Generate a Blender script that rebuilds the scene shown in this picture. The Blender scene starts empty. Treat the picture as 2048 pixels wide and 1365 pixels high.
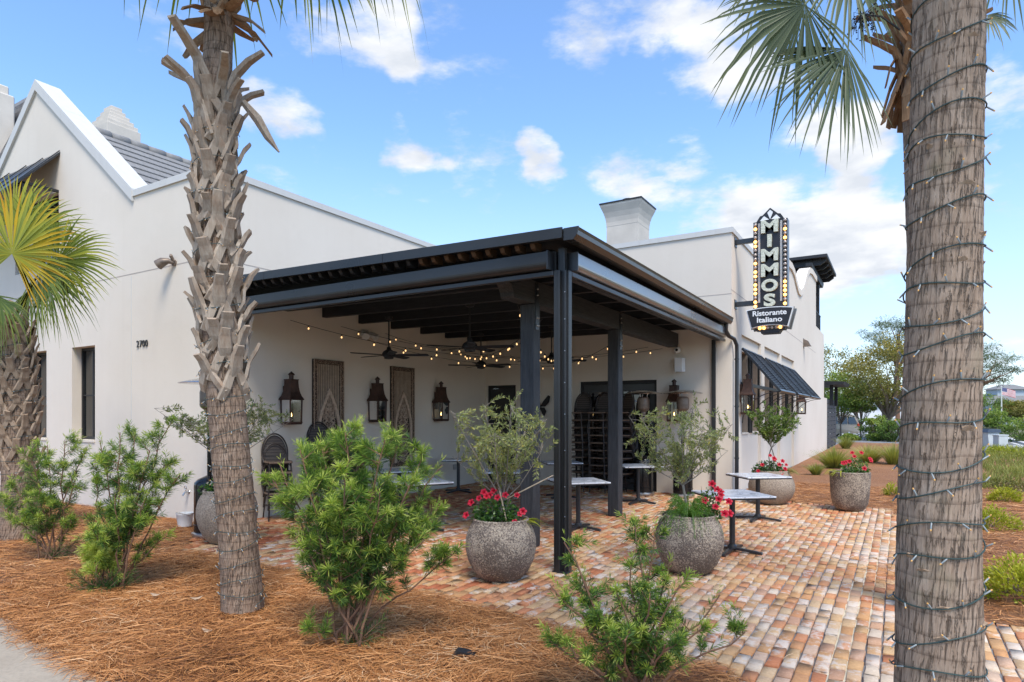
import bpy, bmesh, math, random
import numpy as np
from mathutils import Vector, Matrix, noise as mnoise
random.seed(7); RNG = np.random.default_rng(7)
R = math.radians; PI = math.pi
scene = bpy.context.scene
col = scene.collection

# ------------------------------------------------------------------ camera
F_PX, CX, HY, CAM_H = 1267.0, 1024.0, 829.0, 1.75
YAW = math.atan2(1795 - 1024, 1267.0)
SN, CS = math.sin(YAW), math.cos(YAW)
cam_d = bpy.data.cameras.new('camera'); cam = bpy.data.objects.new('camera', cam_d); col.objects.link(cam)
cam.location = (0, 0, CAM_H); cam.rotation_euler = (PI / 2, 0, YAW)
cam_d.sensor_width = 36; cam_d.lens = 36 * F_PX / 2048; cam_d.shift_y = (HY - 682.5) / 2048
cam_d.clip_start = 0.05; cam_d.clip_end = 3000
scene.camera = cam

# ------------------------------------------------------------------ exposure
vs = scene.view_settings
vs.view_transform = 'Standard'; vs.look = 'None'; vs.gamma = 1; vs.exposure = 1.13; vs.use_curve_mapping = False

# ------------------------------------------------------------------ sun
SUN_EL = 58.0
sun_h = Vector((0.72, -0.69, 0)).normalized()          # horizontal direction towards the sun
sun_dir = Vector((sun_h.x * math.cos(R(SUN_EL)), sun_h.y * math.cos(R(SUN_EL)), math.sin(R(SUN_EL))))
sd = bpy.data.lights.new('sun', 'SUN'); sd.energy = 2.0; sd.angle = R(24); sd.color = (1.0, 0.93, 0.82)
so = bpy.data.objects.new('sun', sd); col.objects.link(so); so.location = (20, -20, 30)
so.rotation_euler = (-sun_dir).to_track_quat('-Z', 'Y').to_euler()

# ------------------------------------------------------------------ world: sky and clouds
world = bpy.data.worlds.new('World'); scene.world = world; world.use_nodes = True
def build_world():
    nt = world.node_tree; nt.nodes.clear(); N = nt.nodes.new; L = nt.links.new
    out = N('ShaderNodeOutputWorld'); bg = N('ShaderNodeBackground'); bg.inputs['Strength'].default_value = 0.15
    sky = N('ShaderNodeTexSky'); sky.sky_type = 'NISHITA'; sky.sun_disc = False
    sky.sun_elevation = R(SUN_EL); sky.sun_rotation = math.atan2(sun_h.x, sun_h.y)
    sky.air_density = 1.0; sky.dust_density = 0.35; sky.ozone_density = 3.0
    tc = N('ShaderNodeTexCoord')
    sep = N('ShaderNodeSeparateXYZ'); L(tc.outputs['Generated'], sep.inputs[0])
    def m(op, a, b=None, c=None):
        n = N('ShaderNodeMath'); n.operation = op
        for i, q in enumerate((a, b, c)):
            if q is None: continue
            if isinstance(q, (int, float)): n.inputs[i].default_value = q
            else: L(q, n.inputs[i])
        return n.outputs[0]
    zc = m('MAXIMUM', sep.outputs[2], 0.0)
    zz = m('ADD', zc, 0.22)
    px = m('DIVIDE', sep.outputs[0], zz); py = m('DIVIDE', sep.outputs[1], zz); pz = m('MULTIPLY', zc, 2.6)
    cmb = N('ShaderNodeCombineXYZ'); L(px, cmb.inputs[0]); L(py, cmb.inputs[1]); L(pz, cmb.inputs[2])
    def nz(scale, det, rough, off):
        n = N('ShaderNodeTexNoise'); n.inputs['Scale'].default_value = scale; n.inputs['Detail'].default_value = det
        n.inputs['Roughness'].default_value = rough
        mp = N('ShaderNodeMapping'); mp.inputs['Location'].default_value = off; L(cmb.outputs[0], mp.inputs[0]); L(mp.outputs[0], n.inputs['Vector'])
        return n.outputs[0]
    n1 = nz(3.4, 9, 0.62, (3.1, 1.7, 0.4)); n2 = nz(1.1, 3, 0.5, (7.3, 2.2, 5.0))
    dens = m('ADD', m('MULTIPLY', n1, 0.62), m('MULTIPLY', n2, 0.38))
    # cumulus groups hanging in the sky: direction, angular radius, weight
    wn = N('ShaderNodeTexNoise'); wn.inputs['Scale'].default_value = 9.0; wn.inputs['Detail'].default_value = 5; L(tc.outputs['Generated'], wn.inputs['Vector'])
    w1 = N('ShaderNodeVectorMath'); w1.operation = 'SUBTRACT'; L(wn.outputs['Color'], w1.inputs[0]); w1.inputs[1].default_value = (.5, .5, .5)
    w2 = N('ShaderNodeVectorMath'); w2.operation = 'MULTIPLY'; L(w1.outputs[0], w2.inputs[0]); w2.inputs[1].default_value = (.22, .22, .12)
    w3 = N('ShaderNodeVectorMath'); w3.operation = 'ADD'; L(tc.outputs['Generated'], w3.inputs[0]); L(w2.outputs[0], w3.inputs[1]); w4 = N('ShaderNodeVectorMath'); w4.operation = 'NORMALIZE'; L(w3.outputs[0], w4.inputs[0])
    vd = w4.outputs[0]
    blobs = [((1600, 430), 9.0, .12), ((1380, 410), 7.0, .125), ((1720, 440), 7, .12), ((1650, 520), 7, .09), ((1250, 390), 3.5, .09), ((815, 296), 3.4, .13), ((1042, 318), 3.2, .14), ((745, 70), 4.4, .14),
             ((565, 230), 3.4, .12), ((1400, 150), 4.8, .12), ((1520, 175), 4.2, .13), ((1200, 50), 5.0, .09), ((1420, 40), 6.0, .09), ((330, 30), 5.0, .12), ((1990, 220), 3.5, .12), ((2000, 350), 4.5, .11),
             ((1700, 290), 4.0, .11), ((1720, 560), 7, .05), ((1950, 620), 9, .05)]
    for (u, v), rad, w in blobs:
        xc = (u - CX) / F_PX
        d = Vector((CS * xc - SN, SN * xc + CS, (HY - v) / F_PX)).normalized()
        dt = N('ShaderNodeVectorMath'); dt.operation = 'DOT_PRODUCT'; L(vd, dt.inputs[0]); dt.inputs[1].default_value = d
        mr = N('ShaderNodeMapRange'); mr.interpolation_type = 'SMOOTHSTEP'
        mr.inputs['From Min'].default_value = math.cos(R(rad)); mr.inputs['From Max'].default_value = math.cos(R(rad * .15))
        mr.inputs['To Min'].default_value = 0; mr.inputs['To Max'].default_value = w
        L(dt.outputs['Value'], mr.inputs['Value'])
        dens = m('ADD', dens, mr.outputs[0])
    cov = N('ShaderNodeMapRange'); cov.interpolation_type = 'SMOOTHSTEP'
    cov.inputs['From Min'].default_value = 0.585; cov.inputs['From Max'].default_value = 0.74
    L(dens, cov.inputs['Value'])
    # soft grey body inside bright rims
    body = nz(5.2, 6, 0.55, (3.1, 1.7, 0.28))
    cr = N('ShaderNodeMix'); cr.data_type = 'RGBA'
    cr.inputs['A'].default_value = (2.35, 2.5, 2.75, 1); cr.inputs['B'].default_value = (3.25, 3.3, 3.4, 1)
    bm_ = N('ShaderNodeMapRange'); bm_.inputs['From Min'].default_value = 0.38; bm_.inputs['From Max'].default_value = 0.62; L(body, bm_.inputs['Value'])
    L(bm_.outputs[0], cr.inputs['Factor'])
    # milky veil towards the horizon
    hz = N('ShaderNodeMapRange'); hz.interpolation_type = 'SMOOTHSTEP'
    hz.inputs['From Min'].default_value = 0.0; hz.inputs['From Max'].default_value = 0.42
    hz.inputs['To Min'].default_value = 0.62; hz.inputs['To Max'].default_value = 0.0; L(zc, hz.inputs['Value'])
    veil = N('ShaderNodeMix'); veil.data_type = 'RGBA'; veil.inputs['B'].default_value = (2.45, 2.62, 2.98, 1)
    tint = N('ShaderNodeMix'); tint.data_type = 'RGBA'; tint.blend_type = 'MULTIPLY'; tint.inputs['Factor'].default_value = 1.0; tint.inputs['B'].default_value = (.80, .91, 1.0, 1); L(sky.outputs[0], tint.inputs['A'])
    L(hz.outputs[0], veil.inputs['Factor']); L(tint.outputs['Result'], veil.inputs['A'])
    mx = N('ShaderNodeMix'); mx.data_type = 'RGBA'
    L(cov.outputs[0], mx.inputs['Factor']); L(veil.outputs['Result'], mx.inputs['A']); L(cr.outputs['Result'], mx.inputs['B'])
    L(mx.outputs['Result'], bg.inputs['Color']); L(bg.outputs[0], out.inputs[0])
build_world()
scene.cycles.max_bounces = 8; scene.cycles.transparent_max_bounces = 12

# ------------------------------------------------------------------ pixel -> place helpers (a pixel gives a direction, the plane gives the distance)
def ray(u, v):
    xc = (u - CX) / F_PX
    return (CS * xc - SN, SN * xc + CS, (HY - v) / F_PX)
def G(u, v, z=0.0):
    r = ray(u, v); t = (z - CAM_H) / r[2]; return (r[0] * t, r[1] * t, z)
def onX(u, v, X):
    r = ray(u, v); t = X / r[0]; return (X, r[1] * t, CAM_H + r[2] * t)
def onY(u, v, Y):
    r = ray(u, v); t = Y / r[1]; return (r[0] * t, Y, CAM_H + r[2] * t)
def atD(u, v, D):
    r = ray(u, v); return (r[0] * D, r[1] * D, CAM_H + r[2] * D)

# ------------------------------------------------------------------ mesh helpers
class MB:
    def __init__(s): s.v = []; s.f = []; s.a = None
    def box(s, x0, x1, y0, y1, z0, z1):
        b = len(s.v)
        s.v += [(x0, y0, z0), (x1, y0, z0), (x1, y1, z0), (x0, y1, z0), (x0, y0, z1), (x1, y0, z1), (x1, y1, z1), (x0, y1, z1)]
        s.f += [(b, b+3, b+2, b+1), (b+4, b+5, b+6, b+7), (b, b+1, b+5, b+4), (b+1, b+2, b+6, b+5), (b+2, b+3, b+7, b+6), (b+3, b, b+4, b+7)]
        return s
    def bbox(s, x0, x1, y0, y1, z0, z1, c=0.005):
        """box with chamfered edges"""
        b = len(s.v)
        cx, cy, cz = (x0+x1)/2, (y0+y1)/2, (z0+z1)/2; hx, hy, hz = (x1-x0)/2, (y1-y0)/2, (z1-z0)/2
        c = min(c, hx*.45, hy*.45, hz*.45)
        idx = {}
        for sx in (-1, 1):
            for sy in (-1, 1):
                for sz in (-1, 1):
                    for ax in range(3):
                        p = [hx, hy, hz]
                        for k in range(3):
                            if k != ax: p[k] -= c
                        idx[(sx, sy, sz, ax)] = len(s.v)
                        s.v.append((cx+sx*p[0], cy+sy*p[1], cz+sz*p[2]))
        I = idx
        for sg in (-1, 1):
            def fc(l): s.f.append(tuple(l) if sg > 0 else tuple(reversed(l)))
            fc([I[(sg, -1, -1, 0)], I[(sg, 1, -1, 0)], I[(sg, 1, 1, 0)], I[(sg, -1, 1, 0)]])
            fc([I[(1, sg, -1, 1)], I[(-1, sg, -1, 1)], I[(-1, sg, 1, 1)], I[(1, sg, 1, 1)]])
            fc([I[(-1, -1, sg, 2)], I[(1, -1, sg, 2)], I[(1, 1, sg, 2)], I[(-1, 1, sg, 2)]])
        for a in (-1, 1):
            for d in (-1, 1):
                for q in ([I[(a, d, -1, 0)], I[(a, d, 1, 0)], I[(a, d, 1, 1)], I[(a, d, -1, 1)]],
                          [I[(a, -1, d, 0)], I[(a, 1, d, 0)], I[(a, 1, d, 2)], I[(a, -1, d, 2)]],
                          [I[(-1, a, d, 1)], I[(1, a, d, 1)], I[(1, a, d, 2)], I[(-1, a, d, 2)]]):
                    s.f.append(tuple(q))
                for e in (-1, 1):
                    pass
        for sx in (-1, 1):
            for sy in (-1, 1):
                for sz in (-1, 1): s.f.append((I[(sx, sy, sz, 0)], I[(sx, sy, sz, 1)], I[(sx, sy, sz, 2)]))
        return s
    def beam(s, p, q, w, h, up=(0, 0, 1)):
        """square bar from p to q, w wide, h along up"""
        p = Vector(p); q = Vector(q); d = (q - p).normalized(); u = Vector(up); sd_ = d.cross(u)
        if sd_.length < 1e-6: sd_ = d.cross(Vector((1, 0, 0)))
        sd_.normalize(); u = sd_.cross(d).normalized(); b = len(s.v)
        for c in (p, q):
            for a, e in ((-1, -1), (1, -1), (1, 1), (-1, 1)): s.v.append(tuple(c + sd_ * a * w / 2 + u * e * h / 2))
        s.f += [(b, b+1, b+2, b+3), (b+7, b+6, b+5, b+4)] + [(b+i, b+4+i, b+4+(i+1) % 4, b+(i+1) % 4) for i in range(4)]
        return s
    def tube(s, pts, r, n=6, cap=True):
        P = [Vector(p) for p in pts]; k = len(P); b = len(s.v)
        rr = r if hasattr(r, '__len__') else [r] * k
        t0 = (P[1] - P[0]).normalized()
        nrm = t0.orthogonal().normalized()
        for i in range(k):
            t = (P[min(i+1, k-1)] - P[max(i-1, 0)])
            t = t.normalized() if t.length > 1e-9 else t0
            nrm = (nrm - t * nrm.dot(t))
            nrm = nrm.normalized() if nrm.length > 1e-6 else t.orthogonal().normalized()
            bn = t.cross(nrm)
            for j in range(n):
                a = 2 * PI * j / n
                s.v.append(tuple(P[i] + (nrm * math.cos(a) + bn * math.sin(a)) * rr[i]))
        for i in range(k - 1):
            for j in range(n):
                j2 = (j + 1) % n
                s.f.append((b+i*n+j, b+i*n+j2, b+(i+1)*n+j2, b+(i+1)*n+j))
        if cap:
            s.f.append(tuple(b + j for j in reversed(range(n)))); s.f.append(tuple(b + (k-1)*n + j for j in range(n)))
        return s
    def lathe(s, prof, n=24, c=(0, 0, 0), rot=0.0, sx=1, sy=1):
        b = len(s.v); k = len(prof)
        for r, z in prof:
            for j in range(n):
                a = rot + 2 * PI * j / n
                s.v.append((c[0] + r * sx * math.cos(a), c[1] + r * sy * math.sin(a), c[2] + z))
        for i in range(k - 1):
            for j in range(n):
                j2 = (j + 1) % n
                s.f.append((b+i*n+j, b+i*n+j2, b+(i+1)*n+j2, b+(i+1)*n+j))
        if prof[0][0] > 1e-6: s.f.append(tuple(b + j for j in reversed(range(n))))
        if prof[-1][0] > 1e-6: s.f.append(tuple(b + (k-1)*n + j for j in range(n)))
        return s
    def prism(s, poly, fn, d0, d1):
        """2-d polygon (counter-clockwise) through fn(a, b, depth) from depth d0 to d1"""
        b = len(s.v); k = len(poly)
        for d in (d0, d1):
            for a, e in poly: s.v.append(tuple(fn(a, e, d)))
        s.f.append(tuple(b + i for i in range(k))); s.f.append(tuple(b + k + i for i in reversed(range(k))))
        for i in range(k):
            j = (i + 1) % k; s.f.append((b+i, b+k+i, b+k+j, b+j))
        return s
    def quad(s, *p):
        b = len(s.v); s.v += [tuple(q) for q in p]; s.f.append(tuple(range(b, b + len(p)))); return s
    def mesh(s, name, smooth=False, off=None, fixn=True):
        me = bpy.data.meshes.new(name)
        v = s.v
        if off is not None: v = [(a[0]-off[0], a[1]-off[1], a[2]-off[2]) for a in v]
        me.from_pydata(v, [], s.f); me.update()
        if fixn:
            bm = bmesh.new(); bm.from_mesh(me); bmesh.ops.recalc_face_normals(bm, faces=bm.faces); bm.to_mesh(me); bm.free()
        if smooth:
            me.polygons.foreach_set('use_smooth', [True] * len(me.polygons))
        return me
    def build(s, name, m, parent=None, smooth=False, world=False, loc=None):
        me = s.mesh(name, smooth, parent.location if (world and parent) else None)
        if smooth and hasattr(me, 'set_sharp_from_angle'): me.set_sharp_from_angle(angle=R(40))
        return link(name, me, m, parent, loc)
def link(name, me, m, parent=None, loc=None):
    o = bpy.data.objects.new(name, me); col.objects.link(o)
    if m is not None and not me.materials: me.materials.append(m)
    if parent: o.parent = parent
    if loc is not None: o.location = loc
    return o
def empty(name, loc=(0, 0, 0), rz=0):
    o = bpy.data.objects.new(name, None); col.objects.link(o); o.location = loc; o.rotation_euler = (0, 0, rz); o.empty_display_size = .1
    return o
def tag(o, label=None, cat=None, group=None, kind=None):
    if label: o['label'] = label
    if cat: o['category'] = cat
    if group: o['group'] = group
    if kind: o['kind'] = kind
    return o
def copy_tree(o, parent=None):
    c = o.copy(); col.objects.link(c); c.parent = parent
    for ch in list(o.children): copy_tree(ch, c)
    return c
def inpoly(px, py, poly):
    px = np.asarray(px); py = np.asarray(py); ins = np.zeros(px.shape, bool); n = len(poly)
    for i in range(n):
        x1, y1 = poly[i]; x2, y2 = poly[(i+1) % n]
        cond = ((y1 > py) != (y2 > py)) & (px < (x2 - x1) * (py - y1) / ((y2 - y1) if y2 != y1 else 1e-9) + x1)
        ins ^= cond
    return ins
def polydist(px, py, poly):
    d = np.full(np.shape(px), 1e9); n = len(poly)
    for i in range(n):
        x1, y1 = poly[i]; x2, y2 = poly[(i+1) % n]
        l2 = (x2-x1)**2 + (y2-y1)**2 + 1e-12
        t = np.clip(((px-x1)*(x2-x1) + (py-y1)*(y2-y1)) / l2, 0, 1)
        d = np.minimum(d, np.hypot(px - x1 - t*(x2-x1), py - y1 - t*(y2-y1)))
    return d
def np_mesh(name, V, F, t=None, attr='t', smooth=False):
    """V (n,3), F (m,k) arrays -> mesh; t per-vertex float attribute"""
    V = np.asarray(V, np.float32); F = np.asarray(F, np.int32); m_, k = F.shape
    me = bpy.data.meshes.new(name)
    me.vertices.add(len(V)); me.vertices.foreach_set('co', V.ravel())
    me.loops.add(m_ * k); me.loops.foreach_set('vertex_index', F.ravel())
    me.polygons.add(m_); me.polygons.foreach_set('loop_start', np.arange(m_, dtype=np.int32) * k)
    if smooth: me.polygons.foreach_set('use_smooth', np.ones(m_, bool))
    if t is not None:
        a = me.attributes.new(attr, 'FLOAT', 'POINT'); a.data.foreach_set('value', np.asarray(t, np.float32))
    me.update(); me.validate()
    return me
def norm(a): return a / np.maximum(np.linalg.norm(a, axis=-1, keepdims=True), 1e-9)
def leaf_arrays(P, D, L, W, t, curve=0.0, dt=0.15, rng=RNG):
    """rhombic leaves with a bent tip: two quads each (6 verts)"""
    P = np.asarray(P, float); D = norm(np.asarray(D, float)); n = len(P)
    L = np.broadcast_to(L, (n,))[:, None]; W = np.broadcast_to(W, (n,))[:, None]
    S = norm(np.cross(D, rng.normal(size=(n, 3)))); U = np.cross(S, D)
    sag = np.array([0, 0, -1.0]) * curve
    m1 = P + D * L * .38 + sag * L * .12; m2 = P + D * L * .72 + sag * L * .45; tip = P + D * L + sag * L
    V = np.stack([P, m1 + S*W*.5, m1 - S*W*.5, m2 + S*W*.38, m2 - S*W*.38, tip], 1).reshape(-1, 3)
    b = (np.arange(n) * 6)[:, None]
    F3 = np.concatenate([b + [0, 2, 1], b + [3, 4, 5]], 0)
    F4 = b + [1, 2, 4, 3]
    F = np.concatenate([np.c_[F3, F3[:, 2]], F4], 0)          # triangles padded, split below
    T = (np.broadcast_to(np.asarray(t, float), (n,))[:, None] + np.array([-.5, 0, 0, .6, .6, 1.0]) * dt).reshape(-1)
    return V, (F3, F4), T
def mixed_mesh(name, V, F3, F4, t):
    me = bpy.data.meshes.new(name); V = np.asarray(V, np.float32)
    me.vertices.add(len(V)); me.vertices.foreach_set('co', V.ravel())
    n3, n4 = len(F3), len(F4)
    me.loops.add(n3*3 + n4*4); me.loops.foreach_set('vertex_index', np.concatenate([F3.ravel(), F4.ravel()]).astype(np.int32))
    me.polygons.add(n3 + n4)
    me.polygons.foreach_set('loop_start', np.concatenate([np.arange(n3)*3, n3*3 + np.arange(n4)*4]).astype(np.int32))
    a = me.attributes.new('t', 'FLOAT', 'POINT'); a.data.foreach_set('value', np.asarray(t, np.float32))
    me.update(); me.validate(); return me
def leaves(name, P, D, L, W, t, m, parent=None, curve=0.0, dt=0.15, rng=RNG):
    V, (F3, F4), T = leaf_arrays(P, D, L, W, t, curve, dt, rng)
    return link(name, mixed_mesh(name, V, F3, F4, T), m, parent)
# ------------------------------------------------------------------ materials
class NT:
    def __init__(s, name):
        s.m = bpy.data.materials.new(name); s.m.use_nodes = True; s.nt = s.m.node_tree; s.nt.nodes.clear()
        s.out = s.n('ShaderNodeOutputMaterial'); s.b = s.n('ShaderNodeBsdfPrincipled'); s.l(s.b.outputs[0], s.out.inputs[0])
        s._tc = None
    def n(s, t): return s.nt.nodes.new(t)
    def l(s, a, b): s.nt.links.new(a, b)
    def tc(s, k='Object'):
        if s._tc is None: s._tc = s.n('ShaderNodeTexCoord')
        return s._tc.outputs[k]
    def attr(s, k):
        a = s.n('ShaderNodeAttribute'); a.attribute_name = k; return a
    def map(s, vec, scale=(1, 1, 1), loc=(0, 0, 0), rot=(0, 0, 0)):
        p = s.n('ShaderNodeMapping'); p.inputs['Scale'].default_value = scale; p.inputs['Location'].default_value = loc; p.inputs['Rotation'].default_value = rot
        s.l(vec, p.inputs[0]); return p.outputs[0]
    def noise(s, vec, scale, det=4, rough=.55, dist=0):
        q = s.n('ShaderNodeTexNoise'); q.inputs['Scale'].default_value = scale; q.inputs['Detail'].default_value = det
        q.inputs['Roughness'].default_value = rough; q.inputs['Distortion'].default_value = dist; s.l(vec, q.inputs['Vector']); return q.outputs[0]
    def voro(s, vec, scale, feat='F1', out='Distance', rnd=1.0):
        q = s.n('ShaderNodeTexVoronoi'); q.feature = feat; q.inputs['Scale'].default_value = scale; q.inputs['Randomness'].default_value = rnd; s.l(vec, q.inputs['Vector']); return q.outputs[out]
    def wave(s, vec, scale, dist=2, det=2, direction='Z', prof='SIN'):
        q = s.n('ShaderNodeTexWave'); q.bands_direction = direction; q.wave_profile = prof; q.inputs['Scale'].default_value = scale
        q.inputs['Distortion'].default_value = dist; q.inputs['Detail'].default_value = det; s.l(vec, q.inputs['Vector']); return q.outputs['Fac']
    def ramp(s, fac, stops):
        r = s.n('ShaderNodeValToRGB'); e = r.color_ramp.elements
        while len(e) < len(stops): e.new(.5)
        for i, (p, c) in enumerate(stops):
            e[i].position = p; e[i].color = (c[0], c[1], c[2], 1) if hasattr(c, '__len__') else (c, c, c, 1)
        s.l(fac, r.inputs[0]); return r.outputs[0]
    def mr(s, v, a, b, c=0, d=1):
        q = s.n('ShaderNodeMapRange'); q.inputs['From Min'].default_value = a; q.inputs['From Max'].default_value = b
        q.inputs['To Min'].default_value = c; q.inputs['To Max'].default_value = d; s.l(v, q.inputs['Value']); return q.outputs[0]
    def math(s, op, a, b=0.0):
        q = s.n('ShaderNodeMath'); q.operation = op
        for i, x in enumerate((a, b)):
            if isinstance(x, (int, float)): q.inputs[i].default_value = x
            else: s.l(x, q.inputs[i])
        return q.outputs[0]
    def mix(s, f, a, b, mode='MIX'):
        q = s.n('ShaderNodeMix'); q.data_type = 'RGBA'; q.blend_type = mode
        for k, x in (('Factor', f), ('A', a), ('B', b)):
            sock = [i for i in q.inputs if i.name == k and i.enabled][0]
            if isinstance(x, (int, float)): sock.default_value = x
            elif hasattr(x, '__len__'): sock.default_value = (x[0], x[1], x[2], 1)
            else: s.l(x, sock)
        return [o for o in q.outputs if o.enabled][0]
    def col(s, c):
        if hasattr(c, '__len__'): s.b.inputs['Base Color'].default_value = (c[0], c[1], c[2], 1)
        else: s.l(c, s.b.inputs['Base Color'])
        return s
    def rough(s, r):
        if isinstance(r, (int, float)): s.b.inputs['Roughness'].default_value = r
        else: s.l(r, s.b.inputs['Roughness'])
        return s
    def bump(s, h, strength=.3, dist=.01):
        q = s.n('ShaderNodeBump'); q.inputs['Strength'].default_value = strength; q.inputs['Distance'].default_value = dist
        s.l(h, q.inputs['Height']); s.l(q.outputs[0], s.b.inputs['Normal']); return s
    def set(s, k, v): s.b.inputs[k].default_value = v; return s
M = {}
def simple(name, c, rough=.6, metal=0.0, var=.12, scale=6.0, bump=0.0, bscale=60.0, spec=None, coord='Object'):
    q = NT(name); v = q.tc(coord); nn = q.noise(v, scale, 5, .6)
    a = [max(0, x * (1 - var)) for x in c]; b = [min(1, x * (1 + var)) for x in c]
    q.col(q.mix(q.mr(nn, .3, .7), a, b)); q.rough(q.mr(nn, .2, .8, max(.02, rough - .08), min(1, rough + .08))); q.set('Metallic', metal)
    if spec is not None: q.set('Specular IOR Level', spec)
    if bump: q.bump(q.noise(v, bscale, 4, .6), bump, .01)
    M[name] = q.m; return q.m
def make_materials():
    # stucco
    q = NT('stucco'); v = q.tc('Object')
    big = q.noise(v, .35, 4, .55); mid = q.noise(v, 2.2, 5, .65); fine = q.noise(v, 90, 3, .6); streak = q.noise(q.map(v, (3.2, 3.2, .12)), 1.6, 5, .6)
    c = q.mix(q.mr(big, .3, .7), (.685, .605, .505), (.745, .67, .57))
    c = q.mix(q.mr(streak, .5, .8, 0, .12), c, (.55, .475, .39))
    c = q.mix(q.mr(mid, .55, .85, 0, .2), c, (.58, .51, .425))
    q.col(c).rough(.92).bump(q.math('ADD', q.math('MULTIPLY', fine, .6), q.math('MULTIPLY', mid, 1.6)), .38, .008).set('Specular IOR Level', .2); M['stucco'] = q.m
    q = NT('coping_white'); v = q.tc(); nn = q.noise(v, 1.5, 5, .6); st = q.noise(q.map(v, (4, 4, .3)), 2, 4)
    q.col(q.mix(q.mr(st, .5, .8, 0, .35), (.58, .565, .53), (.45, .42, .37))).rough(.7).bump(q.noise(v, 50, 3), .1, .004); M['coping'] = q.m
    simple('chimney', (.60, .54, .46), .9, var=.1, scale=1.5, bump=.15, bscale=40)
    # black painted timber
    q = NT('black_timber'); v = q.tc(); g = q.noise(q.map(v, (14, 14, 1.2)), 3, 6, .7); g2 = q.noise(v, 2.5, 4)
    q.col(q.mix(q.mr(g, .35, .75), (.012, .013, .015), (.05, .052, .056))).rough(q.mr(g2, .3, .7, .5, .7)).bump(g, .5, .008); M['timber'] = q.m
    q = NT('black_timber_beam'); v = q.tc(); g = q.noise(q.map(v, (14, 1.2, 14)), 3, 6, .7); g2 = q.noise(v, 2.5, 4)
    q.col(q.mix(q.mr(g, .35, .75), (.012, .013, .015), (.055, .055, .056))).rough(.6).bump(g, .5, .008); M['timber_y'] = q.m
    q = NT('black_joist'); v = q.tc(); g = q.noise(q.map(v, (1.2, 14, 14)), 3, 6, .7)
    q.col(q.mix(q.mr(g, .35, .75), (.008, .009, .011), (.03, .03, .032))).rough(.65).bump(g, .4, .008); M['timber_x'] = q.m
    simple('black_metal', (.022, .024, .028), .34, .0, .2, 3, .03, 30, spec=.6)
    simple('matte_black', (.015, .015, .016), .55, 0, .3, 5, .05, 40)
    q = NT('alu_black'); v = q.tc(); nn = q.noise(v, 1.6, 3); q.col(q.mix(nn, (.03, .031, .033), (.062, .061, .06))).rough(q.mr(nn, .3, .7, .26, .4)).set('Metallic', .55); q.bump(q.noise(q.map(v, (1, 1, 90)), 2, 2), .04, .003); M['alu'] = q.m
    q = NT('alu_bronze'); v = q.tc(); nn = q.noise(v, 2.0, 3); q.col(q.mix(nn, (.10, .095, .088), (.17, .155, .14))).rough(q.mr(nn, .3, .7, .26, .38)).set('Metallic', .85); M['gutter'] = q.m
    simple('steel', (.55, .55, .55), .3, 1, .1, 8)
    simple('brushed_dome', (.62, .61, .59), .24, 1, .12, 3)
    simple('heater_body', (.012, .012, .013), .16, .2, .2, 3)
    # copper lantern
    q = NT('copper'); v = q.tc(); nn = q.noise(v, 9, 5, .65); q.col(q.mix(q.mr(nn, .35, .7), (.05, .028, .021), (.115, .06, .042))).rough(q.mr(nn, .3, .7, .38, .62)).set('Metallic', .55); q.bump(nn, .05, .004); M['copper'] = q.m
    # clear glass (lantern) and window glass
    q = NT('clear_glass'); q.nt.nodes.remove(q.b); gl = q.n('ShaderNodeBsdfGlossy'); gl.inputs['Roughness'].default_value = .03; tr = q.n('ShaderNodeBsdfTransparent'); tr.inputs[0].default_value = (.86, .88, .87, 1)
    fr = q.n('ShaderNodeFresnel'); fr.inputs[0].default_value = 1.45; fm = q.math('ADD', fr.outputs[0], .05); ms = q.n('ShaderNodeMixShader'); q.l(fm, ms.inputs[0]); q.l(tr.outputs[0], ms.inputs[1]); q.l(gl.outputs[0], ms.inputs[2]); q.l(ms.outputs[0], q.out.inputs[0]); M['glass'] = q.m
    q = NT('window_glass'); v = q.tc(); q.col((.012, .014, .014)).rough(.02).set('Specular IOR Level', .9); q.bump(q.noise(v, 1.3, 2), .05, .01); M['wglass'] = q.m
    # carved wood
    q = NT('carved_wood'); v = q.tc(); g = q.noise(v, 14, 5, .7); q.col(q.mix(q.mr(g, .35, .7), (.30, .20, .135), (.60, .46, .34))).rough(.8).bump(g, .5, .006); M['carved'] = q.m
    q = NT('carved_wood_dark'); v = q.tc(); g = q.voro(v, 42); q.col(q.mix(q.mr(g, .1, .55), (.46, .33, .225), (.08, .05, .034))).rough(.85).bump(g, 1.0, -.012); M['carved_relief'] = q.m
    simple('carved_back', (.045, .028, .02), .9, 0, .3, 10)
    simple('carved_slat', (.42, .32, .23), .8, 0, .2, 12, .2, 40)
    # marble top
    q = NT('marble'); v = q.tc(); w = q.noise(v, 3.2, 6, .6, 1.6); vein = q.math('ABSOLUTE', q.math('SUBTRACT', w, .5)); f2 = q.noise(q.map(v, (1, 2.6, 1), rot=(0, 0, .7)), 2.2, 5, .6, 1.2); v2 = q.math('ABSOLUTE', q.math('SUBTRACT', f2, .5))
    c = q.mix(q.mr(vein, 0, .035, .75, 0), (.76, .765, .775), (.22, .23, .25)); c = q.mix(q.mr(v2, 0, .02, .7, 0), c, (.30, .31, .33)); q.col(c).rough(.22); M['marble'] = q.m
    # old brick: per-brick attribute
    q = NT('old_brick'); v = q.tc('Object'); a = q.attr('rnd').outputs['Fac']; w = q.attr('wh').outputs['Fac']
    c = q.ramp(a, [(0, (.46, .15, .068)), (.14, (.55, .215, .10)), (.3, (.60, .28, .135)), (.45, (.58, .305, .135)), (.6, (.60, .37, .18)), (.75, (.63, .44, .26)), (.88, (.55, .30, .18)), (1, (.66, .52, .38))])
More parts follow.
